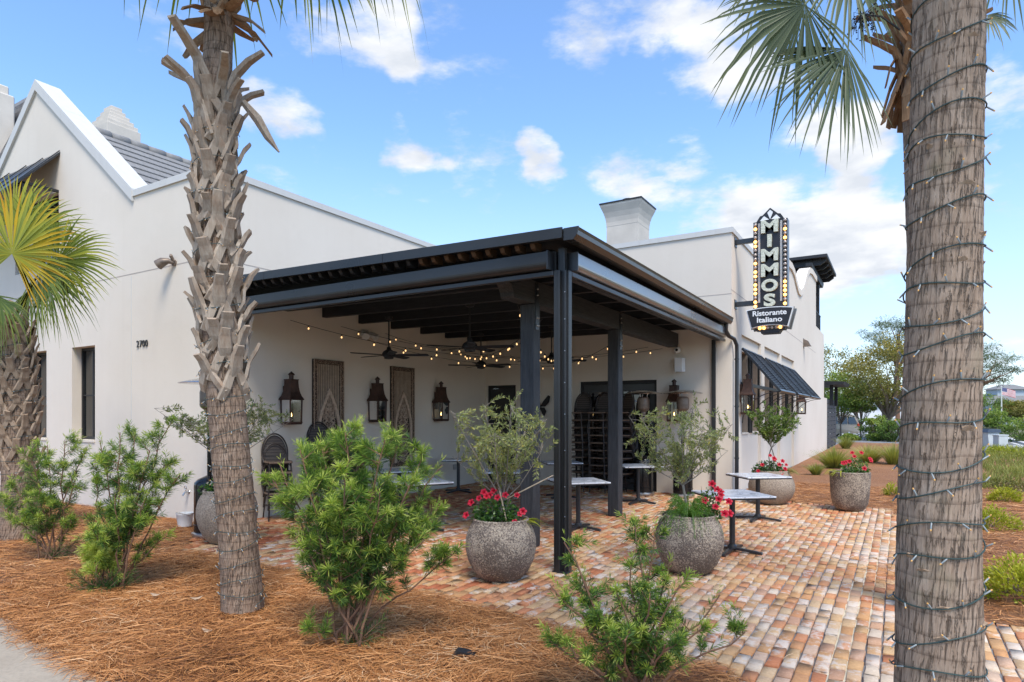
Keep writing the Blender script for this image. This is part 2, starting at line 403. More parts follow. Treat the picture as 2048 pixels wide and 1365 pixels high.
    sp = q.noise(v, 42, 5, .7); c = q.mix(q.mr(sp, .4, .72, 0, .55), c, q.mix(1.0, c, (.62, .55, .50), 'MULTIPLY'))
    pn = q.noise(v, 11, 6, .72); lim = q.math('SUBTRACT', pn, q.math('SUBTRACT', .80, q.math('MULTIPLY', w, .45)))
    c = q.mix(q.mr(lim, -.02, .10, 0, .85), c, q.mix(q.noise(v, 25, 4), (.60, .49, .385), (.71, .615, .52)))
    dirt = q.noise(v, .8, 4, .6); c = q.mix(q.mr(dirt, .5, .75, 0, .35), c, q.mix(1.0, c, (.58, .54, .50), 'MULTIPLY'))
    q.col(c).rough(.88).set('Specular IOR Level', .25); q.bump(q.math('ADD', q.noise(v, 70, 5, .7), q.math('MULTIPLY', pn, 1.5)), .45, .006); M['brick'] = q.m
    simple('sand_joint', (.22, .175, .13), .95, 0, .35, 14, .4, 80)
    # pine straw
    q = NT('straw_bed'); v = q.tc(); a1 = q.noise(q.map(v, (1, 9, 1), rot=(0, 0, .5)), 9, 6, .7, .8); a2 = q.noise(q.map(v, (9, 1, 1), rot=(0, 0, .25)), 9, 6, .7, .8); b = q.noise(v, .9, 4)
    f = q.math('MAXIMUM', a1, a2); c = q.ramp(f, [(.42, (.09, .038, .015)), (.56, (.30, .125, .045)), (.66, (.48, .225, .09)), (.8, (.60, .33, .16))]); c = q.mix(q.mr(b, .35, .7, 0, .4), c, (.38, .19, .085)); q.col(c).rough(.85).bump(f, 1.0, .03); M['straw_bed'] = q.m
    q = NT('straw'); a = q.attr('t').outputs['Fac']; q.col(q.ramp(a, [(0, (.12, .045, .015)), (.3, (.34, .135, .042)), (.6, (.54, .235, .075)), (.85, (.66, .33, .13)), (1, (.72, .48, .27))])).rough(.62).set('Specular IOR Level', .35); M['straw'] = q.m
    # concrete, asphalt, grass
    q = NT('concrete'); v = q.tc(); n1 = q.noise(v, 1.2, 6, .65); n2 = q.noise(v, 34, 5, .7); c = q.mix(q.mr(n1, .3, .7), (.31, .25, .185), (.44, .37, .28)); c = q.mix(q.mr(n2, .45, .75, 0, .5), c, (.20, .175, .14)); q.col(c).rough(.9).bump(n2, .3, .005); M['concrete'] = q.m
    simple('asphalt', (.20, .20, .205), .9, 0, .2, 1.5, .3, 90)
    simple('road_paint', (.62, .55, .40), .8, 0, .15, 6)
    simple('kerb', (.55, .54, .51), .85, 0, .12, 3, .1, 40)
    q = NT('lawn'); v = q.tc(); n1 = q.noise(v, .25, 5, .6); n2 = q.noise(v, 5, 5, .7); c = q.mix(q.mr(n1, .35, .65), (.11, .125, .045), (.19, .155, .08)); c = q.mix(q.mr(n2, .4, .7, 0, .6), c, (.07, .085, .03)); q.col(c).rough(.95).bump(n2, .6, .05); M['lawn'] = q.m
    # palm trunk, uses the UV map (metres round, metres up)
    def trunk(name, ca, cb, cc, moss):
        q = NT(name); uv = q.tc('UV'); v = q.tc('Object')
        fib = q.noise(q.map(uv, (95, 7, 1)), 1, 6, .7, .4); crack = q.noise(q.map(uv, (85, 9, 1), (3, 1, 0)), 1, 4, .6, .5); ring = q.wave(q.map(uv, (.35, 1, 1)), 4.2, 4.0, 4, 'Y', 'SAW'); big = q.noise(v, 2.3, 5, .6); pt = q.noise(q.map(uv, (9, 5, 1)), 1, 5, .65)
        c = q.mix(q.mr(fib, .3, .7), ca, cb); c = q.mix(q.mr(pt, .5, .75, 0, .6), c, cc); c = q.mix(q.mr(ring, .0, .18, .55, 0), c, [x * .45 for x in ca])
        c = q.mix(q.mr(crack, .60, .70, 0, .6), c, [x * .42 for x in ca])
        if moss: c = q.mix(q.mr(q.noise(v, 4.5, 5, .6), .56, .75, 0, .35), c, (.20, .21, .11))
        q.col(c).rough(.92).set('Specular IOR Level', .15)
        h = q.math('SUBTRACT', q.math('ADD', q.math('MULTIPLY', fib, .6), q.math('MULTIPLY', ring, .25)), q.mr(crack, .53, .66, 0, 1.2)); q.bump(h, 1.0, .016); M[name] = q.m
    trunk('palm_trunk', (.215, .15, .108), (.42, .325, .25), (.50, .40, .32), False)
    trunk('palm_trunk_grey', (.265, .18, .122), (.46, .345, .255), (.52, .41, .315), True)
    trunk('palm_trunk_brown', (.20, .125, .082), (.39, .28, .20), (.46, .355, .27), False)
    def boot(name, a, b, d):
        q = NT(name); v = q.tc('Object'); oi = q.n('ShaderNodeObjectInfo'); g = q.noise(q.map(v, (34, 34, 5)), 1, 6, .7, .3); k = q.noise(v, 7, 5, .65)
        c = q.mix(q.mr(g, .3, .7), a, b); c = q.mix(q.mr(k, .5, .72, 0, .75), c, d); c = q.mix(q.math('MULTIPLY', oi.outputs['Random'], .35), c, [x * .55 for x in a]); q.col(c).rough(.9).set('Specular IOR Level', .15); q.bump(g, .7, .008); M[name] = q.m
    boot('palm_boot', (.26, .19, .135), (.49, .41, .32), (.34, .21, .13))
    boot('palm_boot_brown', (.22, .115, .055), (.42, .26, .15), (.30, .17, .09))
    boot('palm_boot_tan', (.26, .17, .105), (.47, .36, .26), (.24, .15, .09))
    # foliage: attribute t from dark to bright: leaf age, height, and painted-in podocarpus interior shade
    def foliage(name, stops, rough=.5, trans=.32, spec=.25):
        q = NT(name); a = q.attr('t').outputs['Fac']; c = q.ramp(a, stops); q.col(c).rough(rough).set('Specular IOR Level', spec)
        tr = q.n('ShaderNodeBsdfTranslucent'); q.l(q.mix(1.0, c, (1.5, 1.5, .7), 'MULTIPLY'), tr.inputs[0]); ms = q.n('ShaderNodeMixShader'); ms.inputs[0].default_value = trans
        q.l(q.b.outputs[0], ms.inputs[1]); q.l(tr.outputs[0], ms.inputs[2]); q.l(ms.outputs[0], q.out.inputs[0]); M[name] = q.m
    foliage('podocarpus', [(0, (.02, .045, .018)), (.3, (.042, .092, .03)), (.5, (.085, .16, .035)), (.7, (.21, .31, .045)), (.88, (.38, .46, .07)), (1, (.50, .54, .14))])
    foliage('olive', [(0, (.08, .10, .045)), (.35, (.17, .20, .08)), (.6, (.30, .33, .13)), (.85, (.46, .46, .18)), (1, (.55, .46, .07))])
    foliage('fan_leaf', [(0, (.035, .06, .02)), (.3, (.075, .115, .028)), (.5, (.165, .21, .045)), (.68, (.36, .36, .05)), (.85, (.58, .38, .03)), (1, (.55, .27, .02))], .4, .3)
    foliage('fan_leaf_grey', [(0, (.04, .055, .03)), (.4, (.085, .11, .055)), (.7, (.16, .185, .10)), (1, (.30, .29, .17))], .4, .25)
    foliage('glossy_leaf', [(0, (.02, .05, .014)), (.4, (.05, .12, .025)), (.7, (.12, .22, .035)), (1, (.30, .38, .05))], .3, .2, .5)
    foliage('feathery', [(0, (.05, .12, .02)), (.5, (.13, .28, .03)), (1, (.28, .42, .07))], .55, .35)
    foliage('lime_shrub', [(0, (.10, .13, .018)), (.4, (.26, .29, .03)), (.75, (.44, .44, .04)), (1, (.56, .52, .08))], .5, .3)
    foliage('grass_blade', [(0, (.10, .11, .03)), (.4, (.20, .23, .06)), (.75, (.36, .36, .10)), (1, (.46, .40, .20))], .55, .3)
    foliage('oak_leaf', [(0, (.05, .06, .018)), (.4, (.13, .135, .035)), (.7, (.25, .215, .055)), (1, (.36, .28, .08))], .55, .3)
    foliage('green_leaf', [(0, (.04, .07, .018)), (.4, (.10, .165, .035)), (.75, (.21, .29, .055)), (1, (.33, .37, .08))], .5, .3)
    foliage('pine_leaf', [(0, (.03, .045, .02)), (.5, (.075, .10, .04)), (1, (.16, .19, .08))], .55, .2)
    foliage('petal', [(0, (.36, .008, .03)), (.5, (.56, .014, .04)), (1, (.66, .06, .10))], .45, .3)
    foliage('stripe_leaf', [(0, (.05, .085, .03)), (.45, (.10, .13, .05)), (.6, (.52, .48, .33)), (1, (.58, .52, .40))], .4, .2)
    simple('bark', (.17, .125, .09), .9, 0, .3, 14, .6, 30); simple('twig', (.24, .19, .135), .85, 0, .3, 18, .4, 40); simple('olive_bark', (.25, .21, .16), .85, 0, .22, 20, .5, 45); simple('redbark', (.20, .105, .06), .9, 0, .3, 16, .5, 40)
    simple('soil', (.05, .035, .025), .95, 0, .4, 20, .6, 50)
    # glazed planter: dark glaze with cream crawl
    q = NT('pot_glaze'); v = q.tc(); n1 = q.noise(v, 62, 5, .65, .8); big = q.noise(v, 3.0, 5, .6); ve = q.voro(v, 70, 'DISTANCE_TO_EDGE'); f = q.math('ADD', n1, q.math('MULTIPLY', q.math('SUBTRACT', big, .5), .55))
    c = q.mix(q.mr(f, .42, .53), (.47, .375, .27), (.125, .092, .07)); c = q.mix(q.mr(ve, 0, .07, .5, 0), c, (.10, .078, .062)); c = q.mix(q.mr(big, .60, .74, 0, .8), c, (.095, .066, .052)); q.col(c).rough(.75).bump(q.math('ADD', q.math('MULTIPLY', n1, -1), ve), .7, .008); M['pot'] = q.m
    q = NT('pot_sand'); v = q.tc(); n1 = q.noise(v, 60, 4, .6); big = q.noise(v, 3, 4, .6); c = q.mix(q.mr(n1, .4, .62), (.40, .32, .24), (.19, .145, .105)); q.col(q.mix(q.mr(big, .5, .75, 0, .4), c, (.17, .13, .10))).rough(.85).bump(n1, .8, .008); M['pot_sand'] = q.m
    # rattan weave
    q = NT('rattan'); v = q.tc(); w1 = q.wave(q.map(v, (1, 1, 1)), 34, .6, 1, 'X'); w2 = q.wave(q.map(v, (1, 1, 1)), 34, .6, 1, 'Y'); w = q.math('MULTIPLY', w1, w2); q.col(q.mix(w, (.035, .025, .02), (.14, .105, .08))).rough(.6).bump(w, .6, .004); M['rattan'] = q.m
    simple('chair_frame', (.032, .02, .015), .42, 0, .3, 12); simple('seat_band', (.16, .105, .07), .6, 0, .25, 14)
    # roof tile
    q = NT('roof_tile'); v = q.tc(); oi = q.n('ShaderNodeObjectInfo'); g = q.noise(q.map(v, (2, 9, 2)), 4, 6, .7); c = q.mix(q.mr(g, .3, .7), (.16, .155, .148), (.30, .29, .275)); q.col(q.mix(q.math('MULTIPLY', oi.outputs['Random'], .35), c, (.15, .145, .14))).rough(.88).bump(g, .3, .006); M['tile'] = q.m
    # sign
    simple('sign_black', (.018, .016, .017), .42, 0, .15, 4); simple('sign_side', (.20, .195, .19), .4, .5, .15, 4); simple('sign_white', (.80, .79, .76), .5, 0, .04, 5)
    q = NT('sign_letter'); v = q.tc(); g = q.voro(v, 30); q.col(q.mix(q.mr(g, .1, .6), (.78, .76, .62), (.55, .55, .42))).rough(.4).bump(g, .4, .01); M['sign_letter'] = q.m
    def emit(name, c, s):
        q = NT(name); q.col(c).rough(.3).set('Emission Color', (c[0], c[1], c[2], 1)); q.set('Emission Strength', s); M[name] = q.m
    emit('bulb_lit', (1.0, .48, .12), 2.2); emit('bulb_warm', (1.0, .60, .26), .75); emit('flame', (1.0, .62, .22), 5.0); emit('tip_amber', (.62, .34, .10), .08)
    simple('bulb_off', (.50, .42, .36), .2, .3, .1, 8)
    simple('wire_green', (.03, .055, .05), .6, 0, .2, 20); simple('bulb_clear', (.26, .29, .29), .35, 0, .06, 30)
    simple('white_plastic', (.74, .73, .70), .5, 0, .05, 6); simple('grey_plastic', (.42, .40, .38), .55, 0, .08, 6); simple('bronze_lamp', (.20, .155, .12), .5, .5, .3, 12)
    simple('digit', (.02, .018, .016), .5); simple('joint', (.46, .40, .35), .95)
    simple('fence_dark', (.055, .055, .058), .75, 0, .2, 6, .3, 30)
    q = NT('car_paint'); v = q.tc(); q.col((.36, .29, .215)).rough(.35).set('Metallic', .1); q.set('Coat Weight', .6); M['car'] = q.m
    simple('tyre', (.02, .02, .02), .8); emit('tail_light', (.55, .03, .015), .15)
    simple('house_white', (.72, .73, .74), .8, 0, .06, 1.5); simple('house_grey', (.42, .47, .50), .85, 0, .08, 1.5); simple('shingle', (.20, .195, .185), .9, 0, .2, 5, .3, 30)
    simple('flag_red', (.50, .04, .05), .8, 0, .1, 4); simple('flag_blue', (.03, .04, .16), .8, 0, .1, 4); simple('flag_white', (.75, .74, .72), .8, 0, .05, 4); simple('pole', (.72, .70, .62), .5, .2, .08, 4)
    simple('bin_blue', (.06, .085, .12), .6); simple('utility_grey', (.50, .52, .50), .6, 0, .08, 4); simple('wood_tan', (.42, .33, .22), .8, 0, .25, 18, .3, 40)
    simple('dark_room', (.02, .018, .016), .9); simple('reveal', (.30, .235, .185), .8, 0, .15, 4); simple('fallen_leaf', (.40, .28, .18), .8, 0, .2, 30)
make_materials()
# ------------------------------------------------------------------ ground, patio, beds
def setting():
    g = MB(); g.quad((-600, -300, -.06), (600, -300, -.06), (600, 900, -.06), (-600, 900, -.06)); o = g.build('ground', M['lawn']); tag(o, kind='structure')
    # front pavement of cast slabs
    pv = MB(); pv.quad((-30, -6, -.03), (6, -6, -.03), (6, 2.42, -.03), (-30, 2.42, -.03)); sw = pv.build('sidewalk', M['sand_joint']); tag(sw, kind='structure')
    x = -30.0
    while x < 6:
        for y0, y1 in ((-3.2, -.4), (-.39, 2.4)):
            b = MB(); b.bbox(x + .006, x + 1.494, y0 + .006, y1 - .006, -.1, .0, .012); b.build('concrete_slab', M['concrete'], sw)
        x += 1.5
setting()

PATIO = [(-9.24, 6.1), (-8.9, 5.5), (-8.0, 4.62), (-6.6, 4.55), (-3.95, 4.62), (-2.06, 4.42), (-1.0, 4.25), (-.62, 3.9), (-.45, 2.44), (4.6, 2.44), (4.6, 6.62), (.72, 6.72), (.50, 9.0), (.18, 12.0), (-.05, 13.72), (-1.9, 13.74), (-3.0, 13.84), (-9.25, 13.84)]
def patio():
    b = MB(); b.quad((-9.25, 2.44, -.022), (4.7, 2.44, -.022), (4.7, 13.85, -.022), (-9.25, 13.85, -.022)); p = b.build('patio', M['sand_joint']); tag(p, kind='structure')
    rng = np.random.default_rng(11)
    px, py = .1, .205
    C = []
    ix = 0; x = -9.3
    while x < 4.7:
        y = 2.3 + (ix % 2) * py / 2 + rng.uniform(-.03, .03)
        while y < 13.9:
            ln = py + rng.normal(0, .006)
            C.append((x + px/2, y + ln/2, ln)); y += ln
        x += px; ix += 1
    C = np.array(C); keep = inpoly(C[:, 0], C[:, 1], PATIO) & ~((abs(C[:, 0] - .13) < .3) & (abs(C[:, 1] - 3.04) < .3)); C = C[keep]; n = len(C)
    hx = .1/2 - .0035 - rng.uniform(0, .004, n); hy = C[:, 2]/2 - .0055 - rng.uniform(0, .005, n)
    z = rng.normal(0, .0035, n) + .002*np.sin(C[:, 0]*2.1)*np.cos(C[:, 1]*1.7); tx = rng.normal(0, .018, n); ty = rng.normal(0, .014, n); rot = rng.normal(0, .018, n)
    sg = np.array([(-1, -1), (1, -1), (1, 1), (-1, 1)])
    V = np.zeros((n, 12, 3))
    for k in range(3):
        ins = (0, .001, .0055)[k]; zz = (-.055, -.005, 0)[k]
        for j in range(4):
            ax = sg[j, 0]*(hx - ins) + rng.normal(0, .003, n)*(k > 0); ay = sg[j, 1]*(hy - ins) + rng.normal(0, .0045, n)*(k > 0)
            V[:, k*4+j, 0] = C[:, 0] + ax - ay*rot; V[:, k*4+j, 1] = C[:, 1] + ay + ax*rot
            V[:, k*4+j, 2] = zz + z + ax*tx + ay*ty + (rng.normal(0, .0012, n) if k == 2 else 0)
    F = []
    for k in (0, 4):
        for j in range(4): j2 = (j+1) % 4; F.append((k+j, k+j2, k+4+j2, k+4+j))
    F.append((8, 9, 10, 11)); F = np.array(F)
    # tone drifts slowly across the paving: redder by the bed, paler to the walk
    dr = np.array([mnoise.noise(Vector((c[0]*.45, c[1]*.45, 3.0))) for c in C])
    rnd = np.clip(rng.beta(1.6, 1.6, n) + dr*.25 + .13*np.clip((C[:, 0]+2.6)/2.2, -1, 1), 0, 1); wh = np.clip(rng.beta(1.5, 1.6, n)*.85 + .08 + dr*.3 + .07*np.clip((C[:, 0] + 3)/4, -1, 1), 0, 1)
    d = -SN*C[:, 0] + CS*C[:, 1]; u = CX + F_PX*(CS*C[:, 0] + SN*C[:, 1])/np.maximum(d, .1); v = HY + F_PX*CAM_H/np.maximum(d, .1)
    vis = (d > .5) & (u > 600) & (u < 2060) & (v < 1375) & ~((u > 1775) & (u < 1970)) & ~((u < 1560) & (u > 1090) & (v > 1180) & (v > 1345 - (u-1090)*.1))
    order = np.argsort(np.where(vis, d, 999)); near = order[:300]; rest = order[300:]
    for i in near:
        me = np_mesh('brick', V[i], F); a = me.attributes.new('rnd', 'FLOAT', 'POINT'); a.data.foreach_set('value', np.full(12, rnd[i], np.float32))
        a = me.attributes.new('wh', 'FLOAT', 'POINT'); a.data.foreach_set('value', np.full(12, wh[i], np.float32)); link('brick', me, M['brick'], p)
    m_ = len(rest); VV = V[rest].reshape(-1, 3); FF = (np.arange(m_)[:, None, None]*12 + F[None]).reshape(-1, 4)
    me = np_mesh('brick_field', VV, FF); a = me.attributes.new('rnd', 'FLOAT', 'POINT'); a.data.foreach_set('value', np.repeat(rnd[rest], 12).astype(np.float32))
    a = me.attributes.new('wh', 'FLOAT', 'POINT'); a.data.foreach_set('value', np.repeat(wh[rest], 12).astype(np.float32)); o = link('brick_field', me, M['brick'], p); tag(o, kind='stuff')
patio()

FRONT_BED = [(-30, 2.36), (-7.2, 2.36), (-6.5, 2.42), (-5.9, 2.28), (-5.2, 2.22), (-4.6, 2.16), (-3.9, 2.30), (-.5, 2.40), (-.42, 3.4), (-.66, 4.05), (-1.1, 4.42), (-2.06, 4.56), (-2.9, 4.66), (-3.95, 4.80), (-4.6, 4.72), (-5.6, 4.74), (-6.7, 4.66), (-7.9, 4.78), (-8.5, 5.3), (-8.9, 5.72), (-9.0, 6.095), (-30, 6.095)]
RIGHT_BED = [(-2.985, 13.86), (-2.0, 13.72), (-1.2, 13.68), (-.1, 13.66), (.16, 12.0), (.44, 9.2), (.62, 7.0), (.72, 6.66), (2.2, 6.62), (4.6, 6.60), (7, 20), (7.5, 32), (3.0, 40), (-.2, 44), (-2.985, 44)]
PALM_PIT = [(.13 + .31*math.cos(a), 3.04 + .31*math.sin(a)) for a in np.linspace(0, 2*PI, 16, endpoint=False)]
def bed_h(x, y, poly, amp):
    d = polydist(x, y, poly); s_ = np.clip(d/.55, 0, 1); s_ = s_*s_*(3-2*s_)
    n_ = np.sin(x*1.9+.6)*np.cos(y*2.3+1.1)*.5 + np.sin(x*4.3+y*3.1)*.25 + np.sin(x*.7-y*.9)*.4
    return .008 + s_*(amp + amp*.45*n_)
def bed(name, poly, amp, cell, box):
    xs = np.arange(box[0], box[1]+cell, cell); ys = np.arange(box[2], box[3]+cell, cell)
    X, Y = np.meshgrid(xs, ys, indexing='ij'); Z = np.where(inpoly(X, Y, poly), bed_h(X, Y, poly, amp), .004)
    nx, ny = X.shape; V = np.stack([X, Y, Z], -1).reshape(-1, 3); I = np.arange(nx*ny).reshape(nx, ny)
    cxm = (X[:-1, :-1] + cell/2).ravel(); cym = (Y[:-1, :-1] + cell/2).ravel(); F = np.stack([I[:-1, :-1], I[1:, :-1], I[1:, 1:], I[:-1, 1:]], -1).reshape(-1, 4)[inpoly(cxm, cym, poly)]
    used = np.unique(F); mp = np.full(nx*ny, -1); mp[used] = np.arange(len(used))
    o = link(name, np_mesh(name, V[used], mp[F], smooth=True), M['straw_bed']); tag(o, kind='structure'); return o
bed('mulch_bed', FRONT_BED, .05, .07, (-19, 0, 2.1, 6.1)); bed('mulch_bed', RIGHT_BED, .05, .14, (-3, 7.6, 6.5, 44)); bed('mulch_bed', PALM_PIT, .02, .05, (-.3, .6, 2.6, 3.5))
def straw(name, poly, amp, n, box, lw, spill, seed, dens=None):
    rng = np.random.default_rng(seed); P = []
    while sum(len(p) for p in P) < n:
        x = rng.uniform(box[0], box[1], n); y = rng.uniform(box[2], box[3], n)
        k = inpoly(x, y, poly)
        if spill > 0:
            dd = polydist(x, y, poly); k |= (dd < spill*rng.random(n)**2.6)
        if dens is not None: k &= rng.random(n) < dens(x, y)
        P.append(np.c_[x, y][k])
    P = np.concatenate(P)[:n]; x, y = P[:, 0], P[:, 1]; ins = inpoly(x, y, poly)
    z = np.where(ins, bed_h(x, y, poly, amp), .004) + rng.random(n)**2*.034*np.where(ins, 1, .2) + .002
    # tufts share a heading
    hd = np.array([mnoise.noise(Vector((a*1.1, b*1.1, seed))) for a, b in P])*5.5 + rng.normal(0, .75, n)
    L = lw[0]*rng.uniform(.55, 1.15, n); w = lw[1]*rng.uniform(.7, 1.3, n); bend = rng.normal(0, .35, n); lift = rng.normal(0, .05, n)
    pts = []
    for s_ in (-.5, 0, .5):
        a = hd + bend*s_; pts.append(np.stack([x + np.cos(a)*L*s_, y + np.sin(a)*L*s_, np.maximum(z + lift*s_*L + (.010*(1-4*s_*s_))*rng.uniform(-.5, 1.2, n), .003)], -1))
    side = np.stack([-np.sin(hd), np.cos(hd), rng.normal(0, .5, n)], -1); side = norm(side)*w[:, None]/2
    V = np.stack([pts[0]+side*.7, pts[0]-side*.7, pts[1]+side, pts[1]-side, pts[2]+side*.5, pts[2]-side*.5], 1).reshape(-1, 3)
    b = (np.arange(n)*6)[:, None]; F = np.concatenate([b+[0, 1, 3, 2], b+[2, 3, 5, 4]], 0)
    dk = np.array([mnoise.noise(Vector((a*.9, c*.9, seed+9))) for a, c in P]); t = np.repeat(np.clip(rng.beta(2, 2, n) + dk*.25, 0, 1), 6)
    o = link(name, np_mesh(name, V, F, t), M['straw']); tag(o, label, 'pine straw', kind='stuff'); return o
label = 'loose orange pine needles strewn over the bed beside the pavement'
straw('pine_straw', FRONT_BED, .05, 70000, (-7.6, -.3, 2.05, 5.0), (.21, .0040), .16, 3)
label = 'loose orange pine needles strewn along the foot of the numbered wall'
straw('pine_straw', FRONT_BED, .05, 26000, (-16, -7.6, 2.2, 6.05), (.22, .005), .16, 4)
label = 'loose orange pine needles strewn over the bed beyond the brick path'
straw('pine_straw', RIGHT_BED, .05, 26000, (-2.9, 4.4, 6.5, 17), (.22, .0055), .12, 5)
label = 'a few pine needles blown onto the brick path by the thick palm'
straw('pine_straw', [(-.25, 8.2), (-.15, 7.5), (.5, 7.2), (.6, 8.6), (.1, 9.0)], .001, 520, (-.6, .7, 7.0, 9.3), (.22, .004), .4, 6)
label = 'stray pine needles scattered thinly over the brick patio'
straw('pine_straw', [(-8.4, 4.9), (0, 4.6), (.4, 7), (-.2, 13.4), (-8.5, 13.4)], .0005, 900, (-8.4, .4, 4.6, 13.4), (.17, .0035), .05, 7, lambda x, y: np.where(polydist(x, y, PATIO) < .7, 1.0, .12))
straw_pit = [(a, b) for a, b in PALM_PIT]
label = 'pine needles ringing the foot of the thick palm trunk'
straw('pine_straw', straw_pit, .02, 900, (-.4, .7, 2.5, 3.6), (.2, .003), .1, 8)
# ------------------------------------------------------------------ restaurant building
XW, YS, YB, XR, ZP = -9.27, 6.1, 13.87, -3.0, 5.60
bld = empty('restaurant_building', (-9.27, 13.87, 0)); tag(bld, 'cream stucco restaurant with gabled wing, black pergola patio and white copings', 'building')
def bp(mb, name, m, parent=None, smooth=False):
    return mb.build(name, M[m], parent or bld, smooth, world=False) if parent else mb.build(name, M[m], bld, smooth, world=True)
def wp(mb, name, m, parent, smooth=False):          # sub-part in world coordinates under a part of the building (parts keep zero location)
    o = mb.build(name, M[m], None, smooth); o.data.transform(Matrix.Translation(-Vector(bld.location))); o.parent = parent; return o
def building():
    T = .3
    # south facade with gable: openings for two tall windows and one gable window
    gx0, gpk, gx1 = -18.8, -15.22, -11.64
    zs, zt = 1.26, 3.05
    w = MB()
    # wall is laid out as vertical strips between openings
    def topz(x):
        if x <= gx0 or x >= gx1: return ZP
        return ZP + (8.45 - ZP)*(1 - abs(x - gpk)/(gx1 - gpk))
    ops = [(-15.67, -14.82, zs, zt), (-13.77, -12.89, zs, zt), (-16.25, -14.30, 4.75, 6.2), (-18.3, -17.4, zs, zt)]
    xs = sorted(set([-24, gx0, gpk, gx1, XW] + [o[0] for o in ops] + [o[1] for o in ops]))
    for a, b in zip(xs[:-1], xs[1:]):
        mid = (a+b)/2; holes = sorted([o for o in ops if o[0] <= mid <= o[1]], key=lambda o: o[2]); z = -.05
        segs = []
        for h in holes: segs.append((z, h[2])); z = h[3]
        for z0, z1 in segs: w.box(a, b, YS, YS+T, z0, z1)
        w.prism([(a, z), (b, z), (b, topz(b)), (a, topz(a))], lambda p, q, d: (p, d, q), YS, YS+T)
    bp(w, 'south_wall', 'stucco')
    w = MB(); w.box(XW-T, XW, YS+T, YB, -.05, ZP); bp(w, 'patio_wall', 'stucco')
    # back wall of the patio with two door openings
    w = MB(); d1, d2 = (-9.20, -8.33), (-6.53, -4.63)
    for a, b, z0 in ((XW-T, d1[0], -.05), (d1[0], d1[1], 2.5), (d1[1], d2[0], -.05), (d2[0], d2[1], 2.53), (d2[1], XR, -.05)): w.box(a, b, YB, YB+T, z0, ZP)
    bp(w, 'back_wall', 'stucco')
    # street side wall: recessed bays with paired slot windows, scrolled parapet at the end
    bays = [(14.87, 17.25), (17.76, 20.34), (20.62, 23.34)]; RD = .07
    w = MB(); prof = [(YB+T, ZP), (21.3, ZP), (21.35, 6.45), (22.6, 6.5), (23.2, 6.42), (23.7, 6.2), (24.3, 6.0), (24.9, 6.0), (25.5, 6.2), (26.0, 6.5), (26.4, 6.8), (26.9, 7.1), (27.6, 7.35), (28.4, 7.45), (30.1, 7.45)]
    ys = [YB+T] + [y for b in bays for y in b] + [26.5]
    def seg(y0, y1, z0, z1, xo=0): w.box(XR-T, XR-xo, y0, y1, z0, z1)
    prev = YB+T; slots = []
    for a, b in bays:
        seg(prev, a, -.05, 3.55); L_ = b-a; s1 = (a+.12, a+L_*.43); s2 = (a+L_*.57, b-.12); slots += [s1, s2]
        seg(a, s1[0], -.05, 3.55, RD); seg(s1[1], s2[0], -.05, 3.55, RD); seg(s2[1], b, -.05, 3.55, RD)
        for s_ in (s1, s2): seg(s_[0], s_[1], -.05, 1.32, RD); seg(s_[0], s_[1], 3.2, 3.55, RD)
        prev = b
    seg(prev, 30.1, -.05, 3.55); seg(YB+T, 30.1, 3.55, 5.0)
    w.prism([(YB+T, 5.0), (30.1, 5.0)] + list(reversed(prof)), lambda p, q, d: (d, p, q), XR-T, XR)
    bp(w, 'street_wall', 'stucco')
    w = MB(); w.box(XR-T, XR, 30.1, 33.6, -.05, 5.55); w.box(XR-4, XR-1.6, 33.2, 33.5, -.05, 7.89); w.box(XR-1.6, XR-1.3, 30.1, 33.2, 5.0, 7.89); w.box(XR-T, XR-.01, 33.6, 35.2, -.05, 2.55); bp(w, 'terrace_wall', 'stucco')
    # inside faces so windows look into a dark room
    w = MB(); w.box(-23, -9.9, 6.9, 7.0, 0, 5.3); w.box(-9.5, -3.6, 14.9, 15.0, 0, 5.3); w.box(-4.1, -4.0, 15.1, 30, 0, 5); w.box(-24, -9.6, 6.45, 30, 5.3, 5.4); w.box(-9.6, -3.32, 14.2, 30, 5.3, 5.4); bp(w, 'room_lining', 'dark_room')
    # copings
    def coping(pts, fn, name='coping', h=.11, over=.03, th=T, mat='coping'):
        mb = MB(); poly = [(a, z) for a, z in pts] + [(a, z+h) for a, z in reversed(pts)]; mb.prism(poly, fn, -over, th+over); return bp(mb, name, mat)
    coping([(gx1+.02, ZP), (XW+.03, ZP)], lambda p, q, d: (p, YS+d, q)); coping([(-24, ZP), (gx0-.02, ZP)], lambda p, q, d: (p, YS+d, q))
    coping([(YS+T+.04, ZP), (YB+.0, ZP)], lambda p, q, d: (XW-d, p, q)); coping([(XW-T, ZP), (XR+.03, ZP)], lambda p, q, d: (p, YB+d, q))
    coping([(YB+T+.04, ZP), (21.3, ZP)], lambda p, q, d: (XR-d, p, q)); coping(prof[2:], lambda p, q, d: (XR-d, p, q), h=.22, over=.05, mat='stucco')
    # gable copings: two sloping pieces each side with a joint
    for sgn in (-1, 1):
        xa, xb = gpk, (gx1+.10 if sgn > 0 else gx0-.1); za, zb = 8.45, 5.52
        for t0, t1 in ((0, .3), (.302, 1.0)):
            p0 = (xa+(xb-xa)*t0, za+(zb-za)*t0); p1 = (xa+(xb-xa)*t1, za+(zb-za)*t1); mb = MB()
            mb.prism([p0, p1, (p1[0], p1[1]+.22), (p0[0], p0[1]+.22)], lambda p, q, d: (p, YS+d, q), -.05, .42); bp(mb, 'gable_coping', 'coping')
    # tiled roof of the gabled wing: each tile its own piece
    rf = MB(); zr = 8.02; sl = (8.45-5.6)/(gx1-gpk); th = math.atan(sl); y0, y1 = YS+T+.3, 16.2
